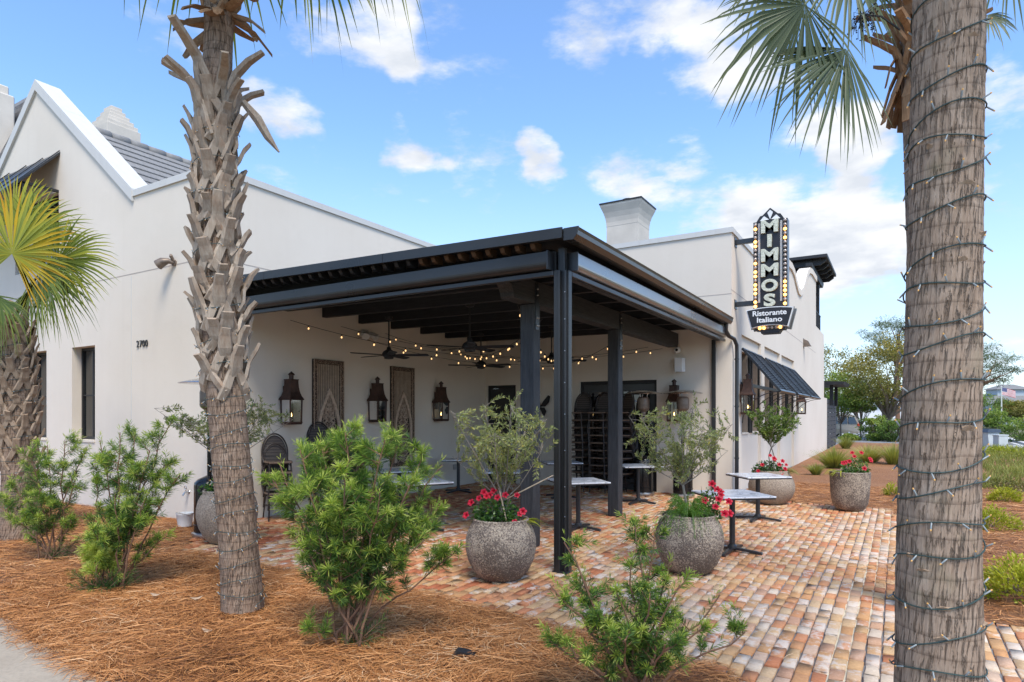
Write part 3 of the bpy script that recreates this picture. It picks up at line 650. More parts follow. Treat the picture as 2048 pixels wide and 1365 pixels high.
    for sgn in (-1, 1): rf.quad((gpk, y0, zr-.05), (gpk, y1, zr-.05), (gpk+sgn*4.3, y1, zr-.05-4.3*sl), (gpk+sgn*4.3, y0, zr-.05-4.3*sl))
    roof = bp(rf, 'roof', 'shingle')
    tl = MB(); tl.bbox(-.20, .20, -.205, .205, 0, .045, .008); tm = tl.mesh('roof_tile'); tm.materials.append(M['tile'])
    k = 0; s_ = .2; pit = .325
    while s_ < 5.0:
        y = y0 + .2 + (k % 2)*.2
        while y < y1-.2:
            o = link('roof_tile', tm, None, roof); px_ = gpk + math.cos(th)*s_; pz_ = zr - math.sin(th)*s_
            o.location = Vector((px_, y, pz_)) - Vector(bld.location); o.rotation_euler = (0, th-.09, 0); y += .416
        s_ += pit; k += 1
    rc = MB(); rc.lathe([(.12, 0), (.12, .40)], 10); rm = rc.mesh('ridge_tile', True); rm.materials.append(M['tile']); y = y0
    while y < y1:
        o = link('ridge_tile', rm, None, roof); o.location = Vector((gpk, y, zr-.01)) - Vector(bld.location); o.rotation_euler = (-PI/2+.03, 0, 0); y += .41
    # windows of the south facade
    def win(x0, x1, z0, z1, rec=.16, parts=2, hb=None):
        f = MB(); y = YS+rec; t_ = .055
        f.box(x0, x0+t_, y, y+.07, z0, z1); f.box(x1-t_, x1, y, y+.07, z0, z1); f.box(x0+t_, x1-t_, y, y+.07, z1-t_, z1); f.box(x0+t_, x1-t_, y, y+.07, z0, z0+t_)
        for i in range(1, parts): xm = x0+(x1-x0)*i/parts; f.box(xm-.02, xm+.02, y+.003, y+.067, z0+t_, z1-t_)
        if hb: f.box(x0+t_, x1-t_, y+.006, y+.064, hb-.012, hb+.012)
        fr = bp(f, 'window', 'matte_black')
        for i in range(parts):
            xa = x0+t_+(x1-x0-2*t_)*i/parts; xb = x0+t_+(x1-x0-2*t_)*(i+1)/parts; g = MB(); g.box(xa, xb, y+.03, y+.04, z0+t_, z1-t_); wp(g, 'pane', 'wglass', fr)
        return fr
    for a, b, z0, z1 in ops:
        if z0 < 2: win(a, b, z0, z1, .17, 2, 2.12); sl_ = MB(); sl_.box(a, b, YS-.02, YS+.17, z0-.04, z0-.001); bp(sl_, 'window_sill', 'stucco')
        else: win(a, b, z0, z1, .1, 2)
    # shaded frame standing off the gable window and the sloping metal shutter over it
    sh = MB(); z_h, z_o, po = 6.98, 5.86, 1.0
    sh.prism([(YS, z_h), (YS, z_h-.05), (YS-po, z_o-.05), (YS-po, z_o)], lambda p, q, d: (d, p, q), -17.3, -14.24); s0 = bp(sh, 'window_shutter', 'alu')
    for xx in (-14.24, -14.95, -15.7, -16.5, -17.27):
        r_ = MB(); r_.prism([(YS-.01, z_h+.03), (YS-.01, z_h+.004), (YS-po+.01, z_o+.004), (YS-po+.01, z_o+.03)], lambda p, q, d: (d, p, q), xx-.03, xx-.005); wp(r_, 'seam', 'black_metal', s0)
    br = MB(); br.beam((-14.32, YS, 6.2), (-14.32, YS-.62, 6.2), .05, .05); br.beam((-14.32, YS-.6, 6.2), (-14.32, YS-.6, 5.2), .05, .05); br.beam((-14.32, YS, 5.2), (-14.32, YS-.62, 5.2), .05, .05); br.beam((-16.2, YS-.6, 6.2), (-14.32, YS-.6, 6.2), .05, .05); bp(br, 'shutter_bracket', 'matte_black')
    # expansion joints
    j = MB(); j.box(-11.632, -11.618, YS-.004, YS+.01, -.02, 4.2); bp(j, 'control_joint', 'coping')
    j = MB(); j.box(-24, XW, YS-.003, YS+.01, 4.235, 4.25); j.box(XW-.01, XW+.003, YS, YB, 4.235, 4.25); bp(j, 'control_joint', 'joint')
    j = MB(); j.box(XW, XR, YB-.003, YB+.01, 4.30, 4.315); j.box(XR-.01, XR+.003, YB, 30, 4.38, 4.395); bp(j, 'control_joint', 'joint')
    # doors on the patio
    def door(x0, x1, zt_, leafs, name='door'):
        f = MB(); y = YB+.05; f.box(x0, x0+.07, y, y+.1, 0, zt_); f.box(x1-.07, x1, y, y+.1, 0, zt_); f.box(x0+.07, x1-.07, y, y+.1, zt_-.08, zt_); fr = bp(f, 'door_frame', 'matte_black')
        w_ = (x1-x0-.14)/leafs
        for i in range(leafs):
            a = x0+.07+i*w_; b = a+w_; l = MB(); y2 = y+.02
            l.box(a+.003, a+.12, y2, y2+.05, .02, zt_-.085); l.box(b-.12, b-.003, y2, y2+.05, .02, zt_-.085); l.box(a+.12, b-.12, y2, y2+.05, .02, .25); l.box(a+.12, b-.12, y2, y2+.05, zt_-.25, zt_-.085); lf = wp(l, 'door', 'black_metal', fr)
            g = MB(); g.box(a+.12, b-.12, y2+.02, y2+.03, .25, zt_-.25); wp(g, 'pane', 'wglass', fr)
            h = MB(); hx_ = b-.06 if i % 2 == 0 else a+.06; h.tube([(hx_, y2-.05, .95), (hx_, y2-.05, 1.35)], .012); h.box(hx_-.01, hx_+.01, y2-.05, y2, .98, 1.0); h.box(hx_-.01, hx_+.01, y2-.05, y2, 1.30, 1.32); wp(h, 'door_handle', 'steel', fr)
    door(-9.20, -8.33, 2.5, 1); door(-6.53, -4.63, 2.53, 2)
    # slot windows of the street wall
    for a, b in slots:
        f = MB(); x = XR-RD-.16; t_ = .05
        f.box(x-.06, x, a, a+t_, 1.32, 3.2); f.box(x-.06, x, b-t_, b, 1.32, 3.2); f.box(x-.06, x, a+t_, b-t_, 3.15, 3.2); f.box(x-.06, x, a+t_, b-t_, 1.32, 1.37); f.box(x-.05, x-.01, a+t_, b-t_, 2.3, 2.33); fr = bp(f, 'window', 'matte_black')
        g = MB(); g.box(x-.035, x-.025, a+t_, b-t_, 1.37, 3.15); wp(g, 'pane', 'wglass', fr)
        s_ = MB(); s_.box(XR-RD-.13, XR-RD+.03, a, b, 1.29, 1.318); bp(s_, 'window_sill', 'stucco')
        for ya, yb in ((a+.001, a+.03), (b-.03, b-.001)): l_ = MB(); l_.box(x+.002, XR-RD-.002, ya, yb, 1.322, 3.198); wp(l_, 'jamb', 'reveal', fr)
        for ya, yb in ((a-.05, a-.002), (b+.002, b+.05)): l_ = MB(); l_.box(XR-RD+.001, XR-RD+.055, ya, yb, 1.30, 3.22); wp(l_, 'casing', 'matte_black', fr)
    # street numbers
    for ch, cx_ in zip('2700', (-11.40, -11.305, -11.215, -11.125)):
        me = text_mesh('digit', ch, .17, .006); o = link('house_digit', me, M['digit'], bld); o.location = Vector((cx_, YS-.012, 2.925)) - Vector(bld.location); o.rotation_euler = (PI/2, 0, 0)
    # chimneys
    c = onY(1256, 480, 20.0); cx_, cy_ = c[0], c[1]; hw = .54
    ch = MB(); ch.lathe([(hw*1.414, 0), (hw*1.414, 7.9-4), (hw*1.43, 7.93-4), (hw*1.43, 7.95-4), (hw*1.44, 8.05-4), (hw*1.5, 8.2-4), (hw*1.62, 8.36-4), (hw*1.83, 8.56-4), (hw*1.86, 8.62-4)], 4, (cx_, cy_, 4), PI/4); bp(ch, 'chimney', 'chimney')
    cp = MB(); cp.lathe([(hw*1.90, 0), (hw*1.90, .05), (.3, .08)], 4, (cx_, cy_, 8.62), PI/4); cp.lathe([(.16, 0), (.16, .16), (.2, .17), (.2, .22), (.05, .25)], 16, (cx_, cy_, 8.66)); bp(cp, 'chimney_cap', 'matte_black')
    c = onY(226, 245, 15.0); ch = MB(); wds = [.95, .86, .72, .58, .44, .32]; z = c[2]-1.6
    for i, wd in enumerate(wds): h_ = 1.15 if i == 0 else .21; ch.bbox(c[0]-wd, c[0]+wd, c[1]-wd*.75, c[1]+wd*.75, z, z+h_, .012); z += h_
    bp(ch, 'stepped_chimney', 'chimney')
    # wing behind, far left: hipped roof, its wall and chimney
    hp = MB(); y0, y1 = 6.9, 8.6; x0, x1 = -34.0, -18.4; zb = 8.0; zt_ = 10.15
    hp.v += [(x0, y0, zb), (x1, y0, zb), (x1, y1, zb), (x0, y1, zb), (x0+4, (y0+y1)/2, zt_), (x1-1.5, (y0+y1)/2, zt_)]; hp.f += [(0, 1, 5, 4), (1, 2, 5), (2, 3, 4, 5), (3, 0, 4)]; hr = bp(hp, 'hip_roof', 'shingle')
    nrm_s = Vector((0, -(zt_-zb), (y1-y0)/2)).normalized()
    for k in range(14):
        t0 = k/14; za = zb+(zt_-zb)*t0; ya = y0+(y1-y0)/2*t0; xa0, xa1 = x0+4*t0, x1-1.5*t0; q = MB(); q.beam((xa0, ya-.02, za+.05), (xa1, ya-.02, za+.05), .05, .34, (0, (y1-y0)/2, zt_-zb)); wp(q, 'tile_course', 'tile', hr)
        yb = y0+(y1-y0)/2*t0; q = MB(); q.beam((xa1+.02, yb, za+.05), (xa1+.02, y1-(y1-y0)/2*t0, za+.05), .05, .34, (-1.5, 0, zt_-zb)); wp(q, 'tile_course', 'tile', hr)
    q = MB(); q.box(x0, x1-.5, y0+.4, y1, 0, zb); bp(q, 'rear_wall', 'stucco')
    c = onY(-22, 235, 6.75); q = MB(); q.bbox(c[0]-.8, c[0], 6.7, 7.3, 6.5, c[2]+.75, .03); q.bbox(c[0]-.7, c[0]-.12, 6.78, 7.22, c[2]+.75, c[2]+1.0, .03); bp(q, 'chimney', 'chimney')
    # terrace roof and balcony rail at the end of the street wall
    t = MB(); t.bbox(-9, XR+.45, 30.0, 34.6, 8.45, 8.6, .02); tr_ = bp(t, 'terrace_roof', 'matte_black')
    for yy in np.arange(30.3, 34.5, 1.0):
        q = MB(); q.prism([(-8.5, 8.2), (XR+.15, 8.2), (XR+.36, 8.35), (XR+.36, 8.448), (-8.5, 8.448)], lambda p, q_, d: (p, d, q_), yy, yy+.14); wp(q, 'rafter', 'matte_black', tr_)
    for xx in (XR-.35, XR-3.2):
        q = MB(); q.prism([(29.6, 8.05), (29.9, 7.9), (34.2, 7.9), (34.6, 8.12), (34.6, 8.198), (29.6, 8.198)], lambda p, q_, d: (d, p, q_), xx, xx+.25); wp(q, 'beam', 'matte_black', tr_)
    for xx in (XR-.3, XR-3.15):
        [wp(MB().box(xx, xx+.15, y_, y_+.15, 5.5, 7.9), 'post', 'matte_black', tr_) for y_ in (33.0, 30.6)]
    for k in range(2): q = MB(); q.beam((XR-.25, 30.9+k*2.2, 7.2), (XR-.25, 31.5+k*2.2, 7.95), .12, .12); wp(q, 'brace', 'matte_black', tr_)
    q = MB(); q.box(XR-.15, XR-.11, 30.1, 33.3, 6.35, 6.40); q.box(XR-.15, XR-.11, 30.1, 33.3, 5.62, 5.66); rl = bp(q, 'railing', 'matte_black')
    for yy in np.arange(30.2, 33.3, .16): q = MB(); q.box(XR-.14, XR-.12, yy, yy+.02, 5.66, 6.35); wp(q, 'baluster', 'matte_black', rl)
    # downpipe from the pergola gutter
    q = MB(); xq = XR-.035; q.tube([(xq, YB-.36, 3.62), (xq, YB-.36, 3.48), (xq+.03, YB-.22, 3.38), (xq+.09, YB-.02, 3.34), (xq+.12, YB+.10, 3.22), (xq+.12, YB+.12, 3.05), (xq+.12, YB+.10, 2.2), (xq+.12, YB+.10, .06), (xq+.14, YB+.02, .03)], .042, 10); bp(q, 'downpipe', 'black_metal', smooth=True)
    for zz in (.8, 1.9, 2.9): q = MB(); q.lathe([(.05, 0), (.05, .035)], 12, (xq+.12, YB+.10, zz)); bp(q, 'pipe_bracket', 'black_metal')
def text_mesh(name, s, size, ext, bold=0.0, sx=1.0, align='CENTER'):
    cu = bpy.data.curves.new(name, 'FONT'); cu.body = s; cu.size = size; cu.extrude = ext; cu.offset = bold; cu.align_x = align; cu.resolution_u = 4
    o = bpy.data.objects.new(name, cu); col.objects.link(o); bpy.context.view_layer.update()
    me = bpy.data.meshes.new_from_object(o.evaluated_get(bpy.context.evaluated_depsgraph_get())); bpy.data.objects.remove(o); bpy.data.curves.remove(cu)
    if sx != 1.0: me.transform(Matrix.Diagonal((sx, 1, 1, 1)))
    me.name = name; me.materials.clear(); return me
building()
# ------------------------------------------------------------------ pergola
per = empty('pergola', (-3.2, 6.33, 0)); tag(per, 'black timber and metal pergola roof over the brick dining patio', 'pergola')
def pp(mb, name, m, smooth=False): return mb.build(name, M[m], per, smooth, world=True)
def sp(mb, name, m, parent, smooth=False):
    o = mb.build(name, M[m], None, smooth); o.data.transform(Matrix.Translation(-Vector(per.location))); o.parent = parent; return o
BX = -4.16
def pergola():
    # corner post: two screen tracks set at right angles round a square tube
    x, y = -3.17, 6.28
    q = MB(); q.bbox(x-.06, x+.02, y+.01, y+.09, 0, 3.60, .006); cpst = pp(q, 'corner_post', 'alu')
    q = MB(); q.bbox(x-.085, x-.012, y-.045, y+.008, 0, 3.345, .005); q.bbox(x-.052, x-.042, y-.050, y-.0455, 0, 3.345, .002); sp(q, 'screen_track', 'alu', cpst)
    q = MB(); q.bbox(x+.022, x+.07, y+.02, y+.10, 0, 3.345, .005); q.bbox(x+.024, x+.05, y-.012, y+.018, 0, 3.345, .004); sp(q, 'screen_track', 'alu', cpst)
    q = MB(); q.bbox(x-.10, x+.085, y-.06, y+.115, .0, .012, .004); sp(q, 'base_plate', 'alu', cpst)
    bl = MB(); bl.lathe([(.007, 0), (.007, .004), (.003, .006)], 8); bm_ = bl.mesh('bolt'); bm_.materials.append(M['steel'])
    for zz in (.35, .62, .95, 1.35, 1.75, 2.1, 2.45, 2.8, 3.1):
        o = link('bolt', bm_, None, cpst); o.location = Vector((x+.037, y-.0125, zz)) - Vector(per.location); o.rotation_euler = (PI/2, 0, 0)
    # wall tracks
    q = MB(); q.bbox(-3.40, -3.32, YB-.075, YB-.004, 0, 3.345, .006); pp(q, 'wall_track', 'alu')
    q = MB(); q.bbox(XW+.004, XW+.075, 6.22, 6.32, 0, 3.345, .006); pp(q, 'wall_track', 'alu')
    # timber posts, straps, bolts
    for yy in (7.30, 10.26):
        q = MB(); q.bbox(BX-.10, BX+.10, yy-.10, yy+.10, 0, 3.2, .012); po = pp(q, 'post', 'timber')
        for sx, dx in ((.101, .008), (-.109, .008)):
            s_ = MB(); s_.bbox(BX+sx, BX+sx+dx, yy-.045, yy+.045, 2.86, 3.47, .003); st = sp(s_, 'strap', 'black_metal', po)
        for zz in (2.92, 3.02, 3.32, 3.4):
            for dy in (-.02, .02) if zz < 3.1 else (0,):
                o = link('bolt', bm_, None, po); o.location = Vector((BX+.11, yy+dy, zz)) - Vector(per.location); o.rotation_euler = (0, PI/2, 0); o.scale = (2.0, 2.0, 2.5)
    # main beam with a scrolled end
    prof = [(6.42, 3.50)] + [(6.42 + .30*math.sin(a), 3.42 - .20*(1-math.cos(a))) for a in np.linspace(0, PI/2, 7)] + [(6.74, 3.20), (13.2, 3.20), (13.55, 3.20), (13.62, 3.27), (13.62, 3.50)]
    q = MB(); q.prism(prof, lambda p, e, d: (d, p, e), BX-.099, BX+.099); pp(q, 'main_beam', 'timber_y')
    # edge beams carrying the screen cassettes
    q = MB(); q.bbox(XW+.004, -3.26, 6.30, 6.42, 3.32, 3.58, .01); pp(q, 'edge_beam', 'timber_x')
    q = MB(); q.bbox(-3.32, -3.20, 6.44, YB-.01, 3.32, 3.58, .01); pp(q, 'edge_beam', 'timber_y')
    # joists with curved tails
    Z0 = lambda xx: 3.503 + (-3.2 - xx)*.012
    ys = [6.62, 7.5, 8.39, 9.33, 10.28, 11.26, 12.18, 13.1]
    for yy in ys:
        prof = [(XW+.006, Z0(XW)), (-3.62, Z0(-3.62)+.0), (-3.52, Z0(-3.5)+.03), (-3.46, Z0(-3.4)+.10), (-3.44, 3.665+.44*.02-.002), (XW+.006, 3.665+6.26*.02-.002)]
        q = MB(); q.prism(prof, lambda p, e, d: (p, d, e), yy-.05, yy+.05); pp(q, 'joist', 'timber_x')
    q = MB(); q.bbox(XW+.004, XW+.06, 6.42, 13.6, 3.30, 3.50, .006); 
    # roof deck, fascia, gutter
    zr = lambda xx: 3.665 + (-3.0 - xx)*.020
    q = MB(); q.prism([(XW+.01, zr(XW)), (-3.06, zr(-3.06)), (-3.06, zr(-3.06)+.05), (XW+.01, zr(XW)+.05)], lambda p, e, d: (p, d, e), 6.11, YB-.01); rf = pp(q, 'roof_deck', 'timber_x')
    q = MB(); q.prism([(XW+.008, zr(XW)+.052), (-3.03, zr(-3.03)+.052), (-3.03, zr(-3.03)+.07), (XW+.008, zr(XW)+.07)], lambda p, e, d: (p, d, e), 6.08, YB-.005); sp(q, 'roof_sheet', 'black_metal', rf)
    cuts = [XW+.01, -7.95, -5.62, -3.06]
    for a, b in zip(cuts[:-1], cuts[1:]):
        q = MB(); a2, b2 = a+.003, b-.003; q.prism([(a2, zr(a2)-.02), (b2, zr(b2)-.02), (b2, zr(b2)+.085), (a2, zr(a2)+.085)], lambda p, e, d: (p, d, e), 6.055, 6.078); q.prism([(a2, zr(a2)-.032), (b2, zr(b2)-.032), (b2, zr(b2)-.021), (a2, zr(a2)-.021)], lambda p, e, d: (p, d, e), 6.045, 6.109); pp(q, 'fascia', 'alu')
    # shaped rafter tails under the rake
    tm = MB(); tm.prism([(0, .0), (.17, .0), (.17, .035), (.14, .075), (.09, .095), (0, .095)], lambda p, e, d: (d, -p, -e), -.028, .028); tmm = tm.mesh('rafter_tail'); tmm.materials.append(M['timber_x']); tmo = tm.mesh('rafter_tail'); tmo.materials.append(M['carved_tail'])
    xx = XW+.2
    while xx < -3.3:
        o = link('rafter_tail', tmo if xx > -5.1 else tmm, None, rf); o.location = Vector((xx, 6.30, zr(xx)-.002)) - Vector(per.location); xx += .2
    # gutter along the low edge, with an ogee face
    gp = [(-2.95, 3.74), (-2.95, 3.86), (-2.94, 3.86), (-2.94, 3.755), (-2.85, 3.755), (-2.815, 3.80), (-2.81, 3.845), (-2.795, 3.86), (-2.78, 3.86), (-2.795, 3.83), (-2.80, 3.785), (-2.84, 3.735)]
    for a, b in ((6.09, 8.6), (8.604, 11.3), (11.304, YB-.35)):
        q = MB(); q.prism(gp, lambda p, e, d: (p, d, e), a, b); q.v = [(v[0]-.10, v[1], v[2]-.125) for v in q.v]; pp(q, 'gutter', 'gutter')
    q = MB(); q.prism([(-2.952, 3.735), (-2.84, 3.732), (-2.795, 3.785), (-2.775, 3.865), (-2.952, 3.865)], lambda p, e, d: (p, d, e), 6.075, 6.089); q.v = [(v[0]-.10, v[1], v[2]-.125) for v in q.v]; pp(q, 'gutter_cap', 'alu')
    # roll-screen cassettes and bottom bars
    def cass(name, ax, fix0, fix1, a, b, zt, hgt, sgn, m):
        # profile: square back, rounded lower front
        w_ = abs(fix1-fix0); pr_ = [(0, zt), (0, zt-hgt), (w_*.55, zt-hgt)] + [(w_*.55 + w_*.45*math.sin(t), zt-hgt+.07*(1-math.cos(t))) for t in np.linspace(.2, PI/2, 6)] + [(w_, zt)]
        q = MB()
        if ax == 'x': q.prism(pr_, lambda p, e, d: (d, fix0 + sgn*p, e), a, b)
        else: q.prism(pr_, lambda p, e, d: (fix0 + sgn*p, d, e), a, b)
        return pp(q, name, m)
    cass('screen_cassette', 'x', 6.295, 6.14, XW+.01, -3.29, 3.54, .185, -1, 'alu')
    cass('screen_cassette', 'y', -3.195, -3.05, 6.42, YB-.12, 3.55, .185, 1, 'cassette')
    for a, b in ((-3.29, -3.275),):
        q = MB(); q.box(a, b, 6.13, 6.298, 3.345, 3.55); pp(q, 'cassette_end', 'black_metal')
    q = MB(); q.box(-3.199, -3.04, 6.405, 6.42, 3.355, 3.56); pp(q, 'cassette_end', 'black_metal')
    q = MB(); q.bbox(XW+.08, -3.26, 6.23, 6.28, 3.285, 3.345, .008); pp(q, 'bottom_bar', 'alu')
    q = MB(); q.bbox(-3.15, -3.10, 6.39, YB-.1, 3.285, 3.345, .008); pp(q, 'bottom_bar', 'alu')
simple('cassette', (.36, .36, .365), .3, .85, .08, 2); simple('carved_tail', (.10, .05, .022), .7, 0, .3, 10, .2, 30)
pergola()

# ------------------------------------------------------------------ ceiling fans
def fans():
    root = empty('ceiling_fan'); D0 = .0
    q = MB(); q.lathe([(.0, .71), (.075, .71), (.07, .66), (.02, .64)], 16); q.build('canopy', M['matte_black'], root, True)
    q = MB(); q.tube([(0, 0, .1), (0, 0, .66)], .014, 8); q.build('downrod', M['matte_black'], root)
    q = MB(); q.lathe([(.0, .14), (.035, .135), (.045, .09), (.075, .07), (.105, .05), (.125, .015), (.125, -.03), (.09, -.055), (.085, -.085), (.0, -.095)], 24); q.build('motor_housing', M['matte_black'], root, True)
    for k in range(5):
        a = 2*PI*k/5; b = MB(); c_, s_ = math.cos(a), math.sin(a)
        pts = [(.10, -.03), (.24, -.055), (.42, -.065), (.70, -.068), (.74, -.05), (.75, .03), (.72, .058), (.42, .06), (.24, .05), (.10, .03)]
        def fn(p, e, d): 
            zz = d - e*.20 - .015; return (p*c_ - e*s_, p*s_ + e*c_, zz)
        b.prism(pts, fn, -.005, .005); b.build('blade', M['matte_black'], root)
    spots = [((-8.15, 8.95), .55, 'black five-bladed ceiling fan between the first two wall lanterns and the posts'), ((-6.05, 8.6), .35, 'black five-bladed ceiling fan hung over the middle tables near the open edge'),
             ((-8.1, 11.95), .1, 'black five-bladed ceiling fan hung close to the single glass door'), ((-6.05, 11.5), .75, 'black five-bladed ceiling fan in front of the stacked chairs')]
    for i, ((x, y), rz, lb) in enumerate(spots):
        o = root if i == 0 else copy_tree(root); o.location = (x, y, 2.875); o.rotation_euler = (0, 0, rz); tag(o, lb, 'ceiling fan', 'ceiling fans under the pergola')
fans()

# ------------------------------------------------------------------ string lights under the pergola
def festoon():
    sock = MB(); sock.lathe([(.0, 0), (.011, 0), (.012, -.03), (.009, -.034)], 8); sm = sock.mesh('socket'); sm.materials.append(M['matte_black'])
    blb = MB(); blb.lathe([(.007, -.034), (.012, -.044), (.0145, -.055), (.012, -.067), (.0, -.073)], 8); bm_ = blb.mesh('bulb', True); bm_.materials.append(M['bulb_warm'])
    A = [((-9.2, 7.55, 3.42), (-4.28, 12.3, 3.1), .42, 'from the first lantern side to the far end of the beam'), ((-9.2, 8.75, 3.45), (-4.28, 13.2, 3.15), .38, 'from above the carved panels to the security camera'),
         ((-9.2, 10.0, 3.45), (-4.30, 9.2, 3.15), .34, 'straight across the patio above the central fan'), ((-9.2, 12.6, 3.3), (-4.30, 7.9, 3.1), .30, 'from the single glass door to the near post'),
         ((-8.4, 13.7, 3.25), (-4.30, 10.6, 3.05), .36, 'from the back wall to the second post'), ((-9.2, 9.2, 3.3), (-6.2, 13.7, 3.1), .34, 'from the middle lantern to the double doors'), ((-6.9, 13.7, 3.2), (-4.3, 7.2, 3.2), .35, 'from the back wall to the scrolled beam end')]
    for k, (a, b, sag, ds) in enumerate(A):
        a = Vector(a); b = Vector(b); n = 25; P = []
        for i in range(n): t = i/(n-1); p = a.lerp(b, t); p.z -= sag*4*t*(1-t); P.append(p)
        r = empty('string_light', a); tag(r, 'warm bulb string ' + ds, 'string light', 'string lights under the pergola')
        q = MB(); q.tube(P, .0045, 5); q.build('wire', M['matte_black'], r, world=True)
        ln = (b-a).length; cnt = int(ln/.56)
        for i in range(cnt):
            t = (i+.55)/cnt; p = a.lerp(b, t); p.z -= sag*4*t*(1-t)
            s_ = link('socket', sm, None, r); s_.location = p - a; bo = link('bulb', bm_, None, s_)
festoon()
# ------------------------------------------------------------------ wall lanterns
def lantern_proto():
    root = empty('wall_lantern'); hw = .135
    q = MB(); q.lathe([(hw*1.414*1.10, .40), (hw*1.414*1.14, .41), (hw*1.414*1.10, .425), (hw*1.414*.92, .47), (hw*1.414*.76, .54), (hw*1.414*.67, .62), (hw*1.414*.63, .70), (hw*1.414*.62, .745), (hw*1.414*.68, .755), (hw*1.414*.66, .765)], 4, rot=PI/4); q.build('hood', M['copper'], root)
    q = MB(); q.lathe([(.038, .765), (.038, .835), (.056, .838), (.058, .85), (.035, .878), (.018, .888), (.016, .9), (.0, .905)], 14); q.build('chimney', M['copper'], root, True)
    q = MB(); q.lathe([(hw*1.414*.9, -.03), (hw*1.414*.98, .0), (hw*1.414*.98, .02)], 4, rot=PI/4); q.build('base_tray', M['copper'], root)
    tw = .022
    for sx in (-1, 1):
        for sy in (-1, 1): fr = MB(); fr.beam((sx*(hw*.95-.011), sy*(hw*.95-.011), .02), (sx*(hw-.011), sy*(hw-.011), .40), tw, tw, (0, 1, 0)); fr.build('corner_bar', M['copper'], root)
    for k in range(4):
        a = PI/2*k; c_, s_ = math.cos(a), math.sin(a); g = MB(); f = lambda x, y, z: (x*c_-y*s_, x*s_+y*c_, z)
        w_ = hw-.024; d = hw-.012; g.quad(f(-w_, -d*.96, .022), f(w_, -d*.96, .022), f(w_, -d, .398), f(-w_, -d, .398)); g.build('pane', M['glass'], root)
    q = MB(); q.tube([(0, 0, .02), (0, 0, .10)], .010, 8); q.build('burner', M['copper'], root)
    q = MB(); q.lathe([(.0, .10), (.008, .11), (.011, .13), (.006, .16), (.0, .185)], 8); q.build('flame', M['flame'], root, True)
    q = MB(); q.box(-.165, -.125, -.05, .05, .25, .65); q.build('wall_bracket', M['copper'], root)
    h = MB(); h.tube([(.02, hw, .2), (.02, hw+.03, .2), (.02, hw+.03, .22)], .005, 5); h.build('latch', M['copper'], root)
    return root
def lanterns():
    p = lantern_proto(); g = 'copper gas lanterns on the walls'
    for i, (x, y, z, rz, sc, lb) in enumerate([
        (XW+.165, 7.50, 1.60, 0, 1, 'copper wall lantern beside the first carved panel, above the leaning round-backed chairs'),
        (XW+.165, 9.66, 1.62, 0, 1, 'copper wall lantern hung between the two carved wooden panels'),
        (XW+.165, 11.78, 1.62, 0, 1, 'copper wall lantern between the second carved panel and the single door'),
        (-4.18, YB-.165, 1.62, -PI/2, 1, 'copper wall lantern right of the double doors behind a patio heater'),
        (XR+.165, 14.72, 1.78, 0, .98, 'copper lantern with lit flame beside the street windows and downpipe'),
        (XR+.165, 23.95, 1.78, 0, .98, 'copper lantern at the far end of the window shutters')]):
        o = p if i == 0 else copy_tree(p); o.location = (x, y, z); o.rotation_euler = (0, 0, rz); o.scale = (sc,)*3; tag(o, lb, 'lantern', g)
lanterns()

